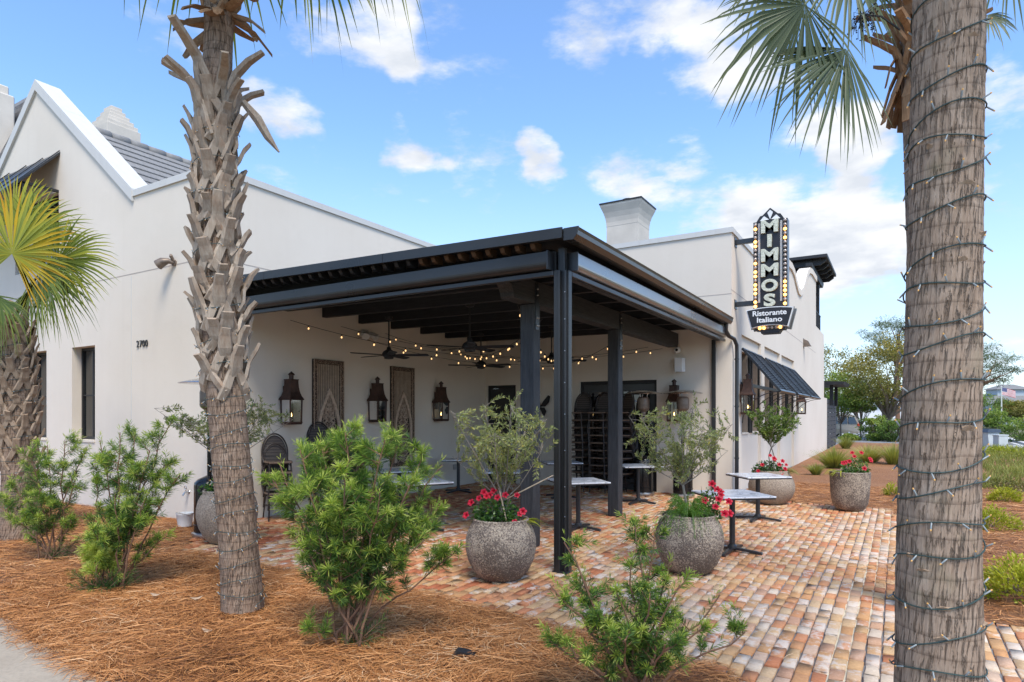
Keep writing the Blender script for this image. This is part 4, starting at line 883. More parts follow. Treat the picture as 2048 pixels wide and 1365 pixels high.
# ------------------------------------------------------------------ carved panels
simple('carved_arch', (.52, .385, .28), .8, 0, .25, 16, .3, 40)
def carved(yc, lb):
    root = empty('carved_panel', (XW+.002, yc, .62)); W2, H = .37, 2.16; fn0 = lambda a, e, d: (d, a, e)
    # local: x out of the wall, y along the wall, z up
    q = MB(); q.box(0, .02, -W2, W2, 0, H); q.build('backing', M['carved_back'], root)
    fw = .085
    for a, b, c, d in ((-W2, -W2+fw, 0, H), (W2-fw, W2, 0, H), (-W2+fw, W2-fw, H-fw, H), (-W2+fw, W2-fw, 0, fw)):
        q = MB(); q.bbox(.02, .055, a+.001, b-.001, c+.001, d-.001, .008); f = q.build('frame_rail', M['carved_relief'], root)
    q = MB()
    for s_ in (-1, 1): q.box(.056, .066, s_*W2-.008*(s_ > 0), s_*W2+.008*(s_ < 0), 0, H); q.box(.056, .064, s_*(W2-fw)-.006, s_*(W2-fw)+.006, fw, H-fw)
    q.build('frame_moulding', M['carved'], root)
    n = 13
    for i in range(n):
        a = -W2+fw+.008+(2*(W2-fw)-.016)*(i+.5)/n; q = MB(); q.bbox(.021, .038, a-.012, a+.012, 1.05, H-fw-.004, .004); q.build('slat', M['carved_slat'], root)
    # pointed arch
    aw, zb, zsp, zap = .282, fw, .86, 1.62
    def side(s_, off):
        P = [(s_*(aw-off), zb)]
        for t in np.linspace(0, 1, 14):
            yy = (aw-off)*(1-t**1.7); P.append((s_*max(yy, 0), zsp+(zap-off*1.9-zsp)*t))
        return P
    outer = side(-1, 0)[:] + side(1, 0)[::-1][1:]; inner = side(-1, .062) + side(1, .062)[::-1][1:]
    q = MB(); b = 0; k = len(outer)
    for d in (.040, .070):
        for P in (outer, inner): q.v += [(d, a, e) for a, e in P]
    for i in range(k-1): q.f += [(2*k+i, 2*k+i+1, 3*k+i+1, 3*k+i), (i, i+1, 2*k+i+1, 2*k+i), (k+i, 3*k+i, 3*k+i+1, k+i+1)]
    q.build('pointed_arch', M['carved_arch'], root)
    q = MB(); poly = inner; q.v += [(.030, a, e) for a, e in poly]; q.f.append(tuple(range(len(poly)))); q.build('arch_field', M['carved_back'], root)
    # scroll-work: mirrored spirals climbing a central stem
    sc = MB(); sc.tube([(.045, 0, fw), (.045, 0, zap-.12)], .009, 5)
    z = fw+.05; i = 0
    while z < zap-.18:
        lim = aw-.065 if z < zsp else (aw-.07)*max(0, 1-min(1, (z+.07-zsp)/(zap-.12-zsp))**1.7)
        for s_ in (-1, 1):
            if lim > .04:
                r0 = min(.062, lim*.36)
                for cyy, ph in ((r0*1.15, 0), (lim-r0*.9, 1.6)):
                    if cyy+r0*.5 > lim+.01: continue
                    P = [(.045, s_*(cyy+(r0*(1-.62*t))*math.cos(ph+t*5.2)), z+(r0*(1-.62*t))*math.sin(ph+t*5.2)) for t in np.linspace(0, 1, 12)]
                    sc.tube(P, [.012-.004*t for t in np.linspace(0, 1, 12)], 5)
                sc.tube([(.045, 0, z-.05), (.05, s_*lim*.4, z+.01), (.045, s_*lim*.85, z+.055)], [.008, .013, .004], 5)
        z += .098; i += 1
    sc.build('scroll_work', M['carved'], root, True)
    tag(root, lb, 'panel', 'carved wooden wall panels')
carved(8.47, 'carved wooden arch panel between the first and second wall lanterns'); carved(10.58, 'carved wooden arch panel between the second and third wall lanterns')

# ------------------------------------------------------------------ bistro tables
def tables():
    root = empty('bistro_table'); s_ = .38
    q = MB(); q.bbox(-s_, s_, -s_, s_, .722, .742, .004); q.build('table_top', M['marble'], root)
    q = MB(); q.bbox(-s_+.004, s_-.004, -s_+.004, s_-.004, .704, .7215, .003); q.box(-.16, .16, -.16, .16, .69, .704); q.build('top_support', M['matte_black'], root)
    q = MB(); q.tube([(0, 0, .05), (0, 0, .70)], .036, 14); q.lathe([(.06, .045), (.058, .075), (.038, .095)], 14); q.build('column', M['black_metal'], root, True)
    for k in range(4):
        a = PI/4+PI/2*k; c_, sn_ = math.cos(a), math.sin(a); q = MB(); f = lambda p, e, d: (p*c_-d*sn_, p*sn_+d*c_, e)
        q.prism([(0, .062), (0, .03), (.30, .008), (.365, .0), (.375, .012), (.365, .030), (.30, .038)], f, -.024, .024); q.build('foot', M['black_metal'], root)
    sp_ = [((-1.80, 8.36), 40, 'marble-topped bistro table beside the pot with the feathery fern'), ((-1.98, 11.10), 39, 'marble-topped bistro table out in the open in front of the wide low planter'),
           ((-4.16, 8.78), 44, 'marble-topped bistro table standing between the two timber posts'), ((-4.38, 12.0), 38, 'marble-topped bistro table close to a heater by the double doors'),
           ((-6.02, 9.60), 30, 'marble-topped bistro table behind the near olive tree, under the central fan'), ((-8.45, 11.56), 40, 'marble-topped bistro table against the wall under the third lantern'),
           ((-6.15, 7.45), 62, 'marble-topped bistro table showing past the big shrub, nearest the open edge'), ((-6.08, 12.0), 40, 'marble-topped bistro table just in front of the chair stacks'), ((-7.72, 8.75), 52, 'marble-topped bistro table half hidden behind the big shrub, near the carved panels')]
    for i, ((x, y), a, lb) in enumerate(sp_):
        o = root if i == 0 else copy_tree(root); o.location = (x, y, .002); o.rotation_euler = (0, 0, R(a)); tag(o, lb, 'table', 'marble bistro tables on the patio')
tables()

# ------------------------------------------------------------------ stacked bistro chairs
def chair_proto():
    root = empty('bistro_chair'); # faces -y, origin on the floor
    q = MB(); pts = [(.20*math.copysign(abs(math.cos(t))**.7, math.cos(t)), .20*math.copysign(abs(math.sin(t))**.7, math.sin(t))) for t in np.linspace(0, 2*PI, 20, endpoint=False)]
    q.prism(pts, lambda p, e, d: (p, e, d), .435, .452); q.build('seat', M['rattan'], root)
    q = MB(); ring = [(p[0]*1.03, p[1]*1.03, .44) for p in pts]; ring.append(ring[0]); q.tube(ring, .014, 6); q.bbox(-.185, .185, -.222, -.20, .42, .452, .005); q.build('seat_rim', M['seat_band'], root)
    for s_ in (-1, 1):
        q = MB(); q.tube([(s_*.165, -.175, .43), (s_*.19, -.215, 0)], [.014, .012], 7); q.build('leg', M['chair_frame'], root, True)
        q = MB(); q.tube([(s_*.165, .175, .43), (s_*.19, .26, 0)], [.014, .012], 7); q.build('leg', M['chair_frame'], root, True)
    hp = [(.19, .19, .42)] + [(.19*1.12*math.cos(t)/1.0 if 0 else .21*math.cos(t), .21+.11*(.44+.44*math.sin(t))/.88+.0, .58+.32*math.sin(t)) for t in np.linspace(-.15, PI+.15, 18)] + [(-.19, .19, .42)]
    q = MB(); q.tube(hp, .014, 7); q.tube([(x*.88, y-.012, .42+(z-.42)*.93) for x, y, z in hp], .008, 6); q.build('back_hoop', M['chair_frame'], root, True)
    q = MB(); ins = [(x*.84, y-.008, .42+(z-.42)*.92) for x, y, z in hp[1:-1]]; q.v += ins; q.f.append(tuple(range(len(ins)))); q.build('back_weave', M['rattan'], root)
    q = MB()
    for a, b in (((-.18, -.20, .20), (.18, -.20, .20)), ((-.18, .225, .20), (.18, .225, .20)), ((-.178, -.195, .24), (-.178, .215, .24)), ((.178, -.195, .24), (.178, .215, .24))): q.tube([a, b], .008, 5)
    for s_ in (-1, 1): q.tube([(s_*.17, -.18, .36), (s_*.12, -.18, .42)], .007, 5); q.tube([(s_*.178, -.19, .33), (s_*.17, -.06, .425)], .007, 5); q.tube([(s_*.178, .20, .33), (s_*.17, .08, .425)], .007, 5)
    q.build('stretcher', M['chair_frame'], root)
    return root
def chairs():
    p = chair_proto(); first = True
    stacks = [(-6.22, 13.22, 180, 9, .168, .012, 'dark rattan chair stacked left of the double doors', 'back'), (-5.70, 13.24, 178, 9, .168, .012, 'dark rattan chair stacked behind the second timber post', 'back'),
              (-5.20, 13.26, 150, 9, .168, .015, 'dark rattan chair stacked right of the second timber post', 'back'),
              (-8.84, 7.02, 62, 4, .17, .02, 'round-backed chair stacked under the first wall lantern', 'side'), (-8.84, 7.98, 60, 5, .175, .02, 'round-backed chair stacked before the first carved panel', 'side'), (-8.85, 8.95, 70, 3, .17, .02, 'round-backed chair stacked under the second wall lantern', 'side')]
    for x, y, a, n, dz, dk, lb, g in stacks:
        a_ = R(a)
        for k in range(n):
            o = p if first else copy_tree(p); first = False
            o.location = (x + math.sin(a_)*dk*k*-1 + random.uniform(-.006, .006), y + math.cos(a_)*dk*k + random.uniform(-.006, .006), .004+k*dz); o.rotation_euler = (0, 0, a_ + random.uniform(-.03, .03) + PI*(g == 'back'))
            od = ['lowest', 'second from the floor', 'third from the floor', 'fourth from the floor', 'fifth from the floor', 'sixth from the floor', 'seventh from the floor', 'eighth from the floor', 'ninth'][k] if k < n-1 else 'topmost'
            tag(o, lb + ', ' + od, 'chair', 'stacked rattan chairs')
chairs()

# ------------------------------------------------------------------ patio heaters
def heaters():
    r = empty('patio_heater')
    q = MB(); q.lathe([(.235, 0), (.24, .02), (.235, .06), (.205, .075)], 24); q.build('base', M['steel'], r, True)
    q = MB(); q.lathe([(.205, .075), (.205, .16), (.212, .165), (.212, .18), (.205, .185), (.205, .74), (.20, .77), (.15, .82), (.06, .86), (.04, .87)], 28); q.build('tank_housing', M['heater_body'], r, True)
    q = MB(); q.tube([(0, 0, .86), (0, 0, 1.74)], .032, 12); q.build('pole', M['heater_body'], r, True)
    q = MB(); q.lathe([(.035, 1.72), (.06, 1.74), (.06, 1.80), (.10, 1.83), (.125, 1.86)], 18); q.build('control_box', M['bronze_lamp'], r, True)
    q = MB(); q.lathe([(.125, 1.86), (.13, 1.88), (.13, 2.06), (.12, 2.10), (.09, 2.12)], 20); q.build('emitter', M['bronze_lamp'], r, True)
    q = MB()
    for k in range(3): a = 2*PI*k/3; q.tube([(.08*math.cos(a), .08*math.sin(a), 2.10), (.10*math.cos(a), .10*math.sin(a), 2.22)], .006, 5)
    q.build('dome_strut', M['steel'], r)
    q = MB(); q.lathe([(.405, 2.185), (.41, 2.19), (.405, 2.197), (.26, 2.235), (.14, 2.262), (.0, 2.27), (.0, 2.262), (.14, 2.254), (.26, 2.227), (.40, 2.19)], 28); q.build('reflector_dome', M['brushed_dome'], r, True)
    for i, (x, y, lb) in enumerate([(-4.72, 13.25, 'mushroom patio heater with silver dome standing against the double doors'), (-3.90, 13.40, 'mushroom patio heater with silver dome near the back wall lantern'), (-8.45, 5.52, 'mushroom patio heater half hidden behind the rough-barked palm at the wall corner')]):
        o = r if i == 0 else copy_tree(r); o.location = (x, y, .003); tag(o, lb, 'patio heater', 'mushroom patio heaters')
heaters()

# ------------------------------------------------------------------ planters
def pot(name, prof, x, y, m, lb):
    inner = [(max(r-.035, .0), z) for r, z in reversed(prof[-3:])]; top = prof[-1]
    q = MB(); pr_ = prof + [(top[0]-.012, top[1]+.012), (top[0]-.03, top[1]+.006)] + [(top[0]-.038, top[1]-.09), (0.0, top[1]-.09)]
    r = empty('planter', (x, y, 0)); q.lathe(pr_, 40); q.build('pot', M[m], r, True); s_ = MB(); s_.lathe([(top[0]-.04, top[1]-.085), (top[0]*.5, top[1]-.06), (0, top[1]-.05)], 24); s_.build('soil', M['soil'], r, True)
    tag(r, lb, 'planter', 'large glazed planters'); r['top'] = top[1]-.06; return r
round_p = [(.20, 0), (.225, .015), (.30, .10), (.352, .21), (.378, .33), (.375, .43), (.35, .52), (.315, .585), (.30, .61), (.302, .635)]
flat_p = [(.24, 0), (.27, .02), (.37, .12), (.425, .25), (.43, .36), (.40, .47), (.345, .56), (.325, .60), (.325, .64)]
cyl_p = [(.17, 0), (.20, .012), (.25, .05), (.29, .13), (.312, .25), (.325, .42), (.335, .60), (.338, .70)]
POT1 = pot('planter', round_p, -3.62, 5.72, 'pot', 'round mottled planter with an olive tree and red flowers beside the corner post')
POT2 = pot('planter', [(r*.98, z*1.0) for r, z in round_p], -1.98, 7.05, 'pot', 'round mottled planter with olive tree and a feathery fern spilling over its rim')
POT3 = pot('planter', flat_p, -2.12, 13.30, 'pot_sand', 'wide low sandy planter with a small leafy tree in front of the street windows')
POT4 = pot('planter', cyl_p, -.74, 13.05, 'pot', 'tall straight-sided dark mottled planter with red flowers at the bed edge')
POT5 = pot('planter', [(r*1.04, z*1.12) for r, z in round_p], -7.86, 5.40, 'pot_sand', 'round sandy planter partly hidden behind the rough-barked palm trunk')

# ------------------------------------------------------------------ blade sign
def sign():
    Y0 = 14.1; r = empty('blade_sign', (-2.27, Y0, 3.43)); tag(r, 'tall black blade sign with cream MIMMOS letters and marquee bulbs on the wall corner', 'sign')
    def sp_(mb, n, m, sm=False, par=None):
        if par is None: return mb.build(n, M[m], r, sm, world=True)
        o = mb.build(n, M[m], None, sm); o.data.transform(Matrix.Translation(-Vector(r.location))); o.parent = par; return o
    XZ = lambda a, e, d: (a, d, e); cx_ = -2.27; hw = .335; zb, zt = 3.98, 5.80
    q = MB(); q.prism([(cx_-hw, zb), (cx_+hw, zb), (cx_+hw, zt), (cx_-hw, zt)], XZ, Y0, Y0+.24); sp_(q, 'cabinet', 'sign_side')
    q = MB(); q.prism([(cx_-hw+.004, zb), (cx_+hw-.004, zb), (cx_+hw-.004, zt-.004), (cx_-hw+.004, zt-.004)], XZ, Y0-.012, Y0-.001); sp_(q, 'face', 'sign_black')
    # crown with three white rays
    cr = [(cx_-.27, zt), (cx_+.27, zt), (cx_+.24, zt+.05), (cx_+.20, zt+.11), (cx_+.15, zt+.12), (cx_, zt+.26), (cx_-.15, zt+.12), (cx_-.20, zt+.11), (cx_-.24, zt+.05)]
    q = MB(); q.prism(cr, XZ, Y0+.02, Y0+.2); q.prism(cr, XZ, Y0-.010, Y0+.019); sp_(q, 'crown', 'sign_black')
    for ray_ in ([(cx_-.20, zt+.01), (cx_-.02, zt+.015), (cx_-.12, zt+.10)], [(cx_+.20, zt+.01), (cx_+.12, zt+.10), (cx_+.02, zt+.015)], [(cx_, zt+.02), (cx_+.055, zt+.16), (cx_, zt+.215), (cx_-.055, zt+.16)]):
        q = MB(); q.prism(ray_, XZ, Y0-.018, Y0-.0105); sp_(q, 'crown_ray', 'sign_white')
    # letters
    for ch, z, sz in zip('MIMMOS', (5.665, 5.365, 5.07, 4.755, 4.435, 4.13), (.40, .40, .40, .40, .40, .40)):
        me = text_mesh('letter', ch, sz, .028, .017, 1.0 if ch != 'I' else 1.0); co = np.array([v.co for v in me.vertices]); mid = (co.max(0)+co.min(0))/2; me.transform(Matrix.Translation((-mid[0], -mid[1], 0)))
        w_ = co.max(0)[0]-co.min(0)[0]; tgt = {'M': .335, 'I': .085, 'O': .325, 'S': .225}[ch]; h_ = co.max(0)[1]-co.min(0)[1]; me.transform(Matrix.Diagonal((tgt/w_, .262/h_, 1, 1)))
        o = link('letter', me, M['sign_letter'], r); o.location = Vector((cx_-.005, Y0-.042, z)) - Vector(r.location); o.rotation_euler = (PI/2, 0, 0)
    # marquee bulbs
    bm_ = MB(); bm_.lathe([(.024, 0), (.034, .008), (.034, .02), (.026, .036), (.012, .044), (0, .046)], 10); lit = bm_.mesh('bulb', True); lit.materials.append(M['bulb_lit']); off = bm_.mesh('bulb', True); off.materials.append(M['bulb_off'])
    def bulb(x, z, on): o = link('bulb', lit if on else off, None, r); o.location = Vector((x, Y0-.013, z)) - Vector(r.location); o.rotation_euler = (PI/2, 0, 0)
    left = [0, 1, 0, 0, 1, 1, 0, 0, 0, 1, 0, 1, 1, 0, 1, 1, 1, 0, 1, 1]; right = [0, 0, 1, 0, 1, 0, 0, 0, 0, 0, 0, 0, 0, 0, 1, 1, 1, 1, 0, 1]
    for i in range(20): bulb(cx_-hw+.045, 5.74-i*.0905, left[i]); bulb(cx_+hw-.045, 5.755-i*.0905, right[i])
    for i in range(6): bulb(cx_-.20+i*.08, 3.555, i in (0, 1, 5))
    for s_ in (-1, 1):
        q = MB(); z = zb+.12
        while z < zt-.04: q.box(cx_+s_*.215-.020, cx_+s_*.215+.020, Y0-.0165, Y0-.0125, z, z+.008); z += .0165
        sp_(q, 'dash_strip', 'sign_white')
    # lower plaque, front and rear
    def plq(w0, w1, z0, z1, dip): 
        top = [(cx_+w1*t, z1-.03*abs(t)**2*1.2) for t in np.linspace(1, -1, 9)]; bot = [(cx_+w0*t, z0+dip*(1-t*t)) for t in np.linspace(-1, 1, 9)]; return bot+top
    q = MB(); q.prism(plq(.36, .46, 3.55, 3.98, .05), XZ, Y0-.10, Y0-.03); sp_(q, 'plaque_border', 'sign_white'); q = MB(); q.prism(plq(.345, .44, 3.567, 3.962, .05), XZ, Y0-.112, Y0-.101); sp_(q, 'plaque', 'sign_black')
    q = MB(); q.prism(plq(.37, .475, 3.53, 3.99, .05), XZ, Y0-.029, Y0-.005); q.prism(plq(.37, .475, 3.53, 3.99, .05), XZ, Y0+.245, Y0+.33); sp_(q, 'plaque_back', 'sign_side')
    q = MB(); q.prism([(cx_-.30, 3.60), (cx_-.29, 3.51), (cx_-.21, 3.51), (cx_-.17, 3.44), (cx_+.17, 3.44), (cx_+.21, 3.51), (cx_+.29, 3.51), (cx_+.30, 3.60)], XZ, Y0-.012, Y0+.24); sp_(q, 'foot', 'sign_black')
    for s_, z in (('Ristorante', 3.805), ('Italiano', 3.665)):
        cu = text_mesh('lettering', s_, .148, .003, .0035); o = link('lettering', cu, M['sign_white'], r); o.location = Vector((cx_, Y0-.116, z)) - Vector(r.location); o.rotation_euler = (PI/2, 0, 0)
        co = np.array([v.co for v in cu.vertices]); w_ = co[:, 0].max()-co[:, 0].min(); k = {'Ristorante': .66, 'Italiano': .49}[s_]/w_; cu.transform(Matrix.Diagonal((k, 1, 1, 1)))
    for z in (5.46, 4.12): q = MB(); q.bbox(XR+.02, cx_-hw+.002, Y0+.07, Y0+.17, z-.05, z+.05, .006); q.bbox(XR+.001, XR+.02, Y0+.02, Y0+.22, z-.10, z+.10, .004); sp_(q, 'wall_arm', 'black_metal')
sign()

# ------------------------------------------------------------------ window shutters (awnings) on the street wall
def shutters():
    for i, (a, b) in enumerate([(14.9, 17.2), (17.8, 20.3), (20.66, 23.3)]):
        r = empty('lattice_shutter', (XR, (a+b)/2, 3.2)); tag(r, ['black lattice shutter propped out over the windows beside the lit lantern', 'black lattice shutter propped out over the middle pair of street windows', 'black lattice shutter propped out over the street windows farthest from the downpipe'][i], 'shutter', 'lattice shutters on the street wall')
        p0 = Vector((XR+.02, 0, 3.22)); p1 = Vector((XR+.80, 0, 2.27)); d = (p1-p0); nn = Vector((-d.z, 0, d.x)).normalized()
        def at(t, y): v = p0 + d*t; return (v.x, y, v.z)
        q = MB()
        for y in (a, (a+b)/2, b): q.beam(at(0, y), at(1, y), .04, .05, nn)
        q.beam(at(0, a), at(0, b), .05, .05, nn); q.beam(at(1, a), at(1, b), .05, .05, nn); q.build('frame', M['black_metal'], r, world=True)
        for k in range(20):
            t = (k+1)/21; q = MB(); q.beam(at(t, a+.02), at(t, b-.02), .015, .010, nn); q.build('slat', M['black_metal'], r, world=True)
        for k in range(14):
            y = a+(b-a)*(k+1)/15; q = MB(); q.beam(at(.01, y), at(.99, y), .014, .014, nn); q.v = [(v[0]-nn.x*.016, v[1], v[2]-nn.z*.016) for v in q.v]; q.build('bar', M['black_metal'], r, world=True)
        for y in (a+.02, (a+b)/2, b-.02):
            pts = [(XR+.80-.80*math.sin(t)*1.0 if 0 else XR+.01+.78*(1-math.cos(t)), y, 1.55+.70*math.sin(t)) for t in np.linspace(0, PI/2, 10)]
            q = MB(); q.tube(pts, .010, 6); q.build('stay', M['black_metal'], r, world=True)
    r = empty('shutter_rail', (XR, 19, 2.42)); q = MB(); q.bbox(XR+.05, XR+.10, 14.75, 23.4, 2.38, 2.46, .006); q.build('rail', M['black_metal'], r, world=True)
    for y in (14.8, 17.5, 20.5, 23.35): q = MB(); q.box(XR+.001, XR+.05, y-.03, y+.03, 2.37, 2.47); q.build('standoff', M['black_metal'], r, world=True)
    tag(r, 'black metal rail running under the lattice shutters on the street wall', 'rail')
shutters()

# ------------------------------------------------------------------ small fixtures
def fixtures():
    # floodlight on the south wall
    r = empty('wall_floodlight', (-10.29, YS, 4.27)); q = MB(); q.lathe([(.055, 0), (.055, .03)], 12); m_ = q.build('mount', M['bronze_lamp'], r); m_.rotation_euler = (PI/2, 0, 0)
    q = MB(); q.tube([(0, -.02, 0), (-.03, -.09, .02), (-.10, -.15, .0), (-.17, -.19, -.05)], [.03, .045, .075, .085], 12); q.build('lamp_head', M['bronze_lamp'], r, True); q = MB(); q.tube([(.02, -.03, .02), (.02, -.08, .10), (.01, -.08, .13)], [.02, .03, .012], 8); q.build('sensor', M['bronze_lamp'], r, True); tag(r, 'weathered bronze floodlight high on the wall above the street number', 'floodlight')
    # twin floodlight under the pergola
    r = empty('twin_floodlight', (XW, 9.45, 3.40)); q = MB(); q.box(0, .05, -.07, .07, -.07, .07); q.build('mount', M['grey_plastic'], r)
    for s_ in (-1, 1): q = MB(); q.tube([(.05, s_*.06, 0), (.12, s_*.12, -.04), (.20, s_*.16, -.10)], [.03, .065, .08], 10); q.build('lamp_head', M['white_plastic'], r, True)
    tag(r, 'pale twin floodlight on the patio wall just under the joists', 'floodlight')
    r = empty('security_camera', (-4.14, YB, 3.17)); q = MB(); q.lathe([(.07, 0), (.07, .03)], 14); b_ = q.build('mount', M['white_plastic'], r); b_.rotation_euler = (PI/2, 0, 0); q = MB(); q.lathe([(0, -.07), (.04, -.06), (.062, -.025), (.065, .01), (.045, .05), (0, .065)], 14); h = q.build('dome', M['white_plastic'], r, True); h.location = (0, -.09, -.01); q = MB(); q.lathe([(.03, 0), (.03, .02), (.0, .025)], 10); l_ = q.build('lens', M['matte_black'], r, True); l_.location = (.012, -.148, -.015); l_.rotation_euler = (PI/2, 0, 0); tag(r, 'white dome security camera at the end of the timber beam', 'camera')
    r = empty('wall_speaker', (-4.08, YB, 2.68)); q = MB(); q.prism([(-.11, -.05), (-.08, -.20), (.08, -.20), (.11, -.05)], lambda p, e, d: (p, e, d), 0, .30); q.build('cabinet', M['white_plastic'], r); q = MB(); q.box(-.02, .02, -.06, 0, .1, .2); q.build('bracket', M['grey_plastic'], r); tag(r, 'white boxy outdoor speaker on the wall under the camera', 'speaker')
    r = empty('outlet_box', (XW, 12.5, .40)); q = MB(); q.bbox(.001, .05, -.05, .05, 0, .13, .01); q.build('cover', M['grey_plastic'], r); q = MB(); q.bbox(.051, .058, -.03, .03, .03, .10, .003); q.build('lid', M['grey_plastic'], r); tag(r, 'grey weatherproof outlet box low on the wall behind a table', 'outlet')
    r = empty('hose_tap', (-9.89, YS, .48)); q = MB(); q.tube([(0, 0, 0), (0, -.07, 0), (0, -.11, -.05)], [.016, .018, .014], 8); q.build('spout', M['steel'], r, True); q = MB(); q.tube([(0, -.05, .01), (0, -.06, .07)], .008, 6); w = [(.032*math.cos(t), -.06+.0*t, .075+.032*math.sin(t)) for t in np.linspace(0, 2*PI, 12)]; q.tube(w, .006, 5); q.build('handle', M['steel'], r, True); q = MB(); q.lathe([(.035, 0), (.03, .008)], 12); f = q.build('flange', M['steel'], r); f.rotation_euler = (PI/2, 0, 0); tag(r, 'small metal hose tap low on the wall near the building corner', 'tap')
    r = empty('bucket', (-9.22, 5.62, .06)); q = MB(); q.lathe([(.095, 0), (.118, .17), (.122, .175), (.122, .20), (.112, .20), (.108, .175), (.088, .01), (0, .01)], 20); q.build('body', M['white_plastic'], r, True); q = MB(); q.tube([(.122*math.cos(t), .122*math.sin(t), .165-.05*math.sin(t)) for t in np.linspace(PI, 2*PI, 10)], .004, 5); q.build('handle', M['steel'], r); tag(r, 'small white plastic bucket on the straw by the wall corner', 'bucket')
    r = empty('wall_sconce', (XR, 25.9, 4.40)); q = MB(); q.prism([(0, -.02), (.02, -.12), (.26, -.12), (.16, .08), (.03, .14), (0, .14)], lambda p, e, d: (p, d, e), -.11, .11); q.build('shade', M['bronze_lamp'], r); q = MB(); q.box(.001, .012, -.14, .14, -.18, .18); q.build('back_plate', M['bronze_lamp'], r); tag(r, 'small bronze wall light high on the street wall', 'wall light')
    # butterfly ornament
    r = empty('butterfly_ornament', (-7.60, YB-.03, 1.92))
    for s_ in (-1, 1):
        up = [(0, .02), (s_*.10, .16), (s_*.24, .30), (s_*.30, .27), (s_*.27, .13), (s_*.15, .02)]; lo = [(0, -.01), (s_*.13, .0), (s_*.19, -.10), (s_*.13, -.22), (s_*.06, -.16)]
        for w_ in (up, lo): q = MB(); q.prism(w_, lambda p, e, d: (p, d-.10*abs(p), e), -.012, -.004); q.build('wing', M['matte_black'], r)
    q = MB(); q.tube([(0, -.01, -.10), (0, -.012, 0), (0, -.01, .12)], [.008, .018, .008], 8); q.tube([(0, -.01, .0), (0, .03, .0)], .01, 6); q.build('body', M['matte_black'], r, True); tag(r, 'dark metal butterfly hung on the back wall between the doors', 'ornament')
    r = empty('garden_spike_light', (-2.58, 3.60, .05)); q = MB(); q.prism([(-.09, 0), (.09, 0), (.07, .045), (-.05, .06)], lambda p, e, d: (p, d, e), -.035, .035); q.build('housing', M['matte_black'], r); q = MB(); q.tube([(0, 0, .01), (.02, 0, -.06)], .012, 6); q.build('spike', M['matte_black'], r); r.rotation_euler = (.1, .12, .6); tag(r, 'small black spike light lying in the pine straw', 'garden light')
    for (u, v, z0), lb, rz in (((312, 1195, .075), 'curled pale dead leaf on the straw by the second shrub', .4), ((393, 1202, .075), 'flat pale dead leaf on the straw left of the rough-barked palm', 1.2), ((415, 1268, .07), 'narrow pale dead leaf on the straw below the rough-barked palm', .2)):
        x, y, _ = G(u, v, z0); r = MB(); L_ = .055; pts = [(-L_, 0), (-.3*L_, -.35*L_), (.4*L_, -.3*L_), (L_, 0), (.4*L_, .32*L_), (-.3*L_, .3*L_)]; r.prism(pts, lambda p, e, d: (p, e, d+p*p*6-e*e*10), 0, .002); o = r.build('fallen_leaf', M['fallen_leaf']); o.location = (x, y, z0+.02); o.rotation_euler = (.1, 0, rz); tag(o, lb, 'leaf', 'fallen leaves')
fixtures()
# ------------------------------------------------------------------ palms
def trunk_mesh(name, ctr, rad, m, parent, nseg=72, nring=160, seed=0, ridge=.006, ringp=.085, rough=.006):
    """ctr(t), rad(t) for t in 0..1; ringed, uneven trunk with a UV map in metres"""
    V = []; UV = []; prev = None; arc = 0
    for i in range(nring+1):
        t = i/nring; c = Vector(ctr(t)); r = rad(t)
        if prev is not None: arc += (c-prev).length
        prev = c
        for j in range(nseg+1):
            a = 2*PI*(j % nseg)/nseg; wob = mnoise.noise(Vector((math.cos(a)*1.3+seed, math.sin(a)*1.3, arc*1.2)))
            ph = (arc + .03*math.sin(a+seed) + .02*wob)/ringp; saw = ph - math.floor(ph)
            fine = mnoise.noise(Vector((math.cos(a)*9+seed, math.sin(a)*9, arc*2.5)))
            rr = r + ridge*(1-saw)*(.6+.4*wob) + rough*wob + rough*.55*fine
            V.append((c.x+rr*math.cos(a), c.y+rr*math.sin(a), c.z)); UV.append((a*r if j < nseg else 2*PI*r, arc))
    n1 = nseg+1; F = [(i*n1+j, i*n1+j+1, (i+1)*n1+j+1, (i+1)*n1+j) for i in range(nring) for j in range(nseg)]
    off = Vector(parent.location); me = bpy.data.meshes.new(name); me.from_pydata([tuple(Vector(v)-off) for v in V], [], F); uv = me.uv_layers.new(name='UVMap')
    li = np.zeros(len(me.loops), np.int32); me.loops.foreach_get('vertex_index', li); uv.data.foreach_set('uv', np.array(UV, np.float32)[li].ravel()); me.polygons.foreach_set('use_smooth', [True]*len(me.polygons)); me.update()
    return link(name, me, m, parent)
def pathfn(pts):
    """piecewise-linear smooth function of t over control points (t, value tuple)"""
    T = np.array([p[0] for p in pts]); Vv = np.array([p[1] for p in pts], float)
    def f(t):
        if Vv.ndim == 1: return float(np.interp(t, T, Vv))
        return tuple(float(np.interp(t, T, Vv[:, k])) for k in range(Vv.shape[1]))
    return f
def smooth(f, w=.04):
    def g(t): 
        s = [f(min(1, max(0, t+d))) for d in (-w, -w/2, 0, w/2, w)]
        return tuple(sum(x)/5 for x in zip(*s)) if hasattr(s[0], '__len__') else sum(s)/5
    return g
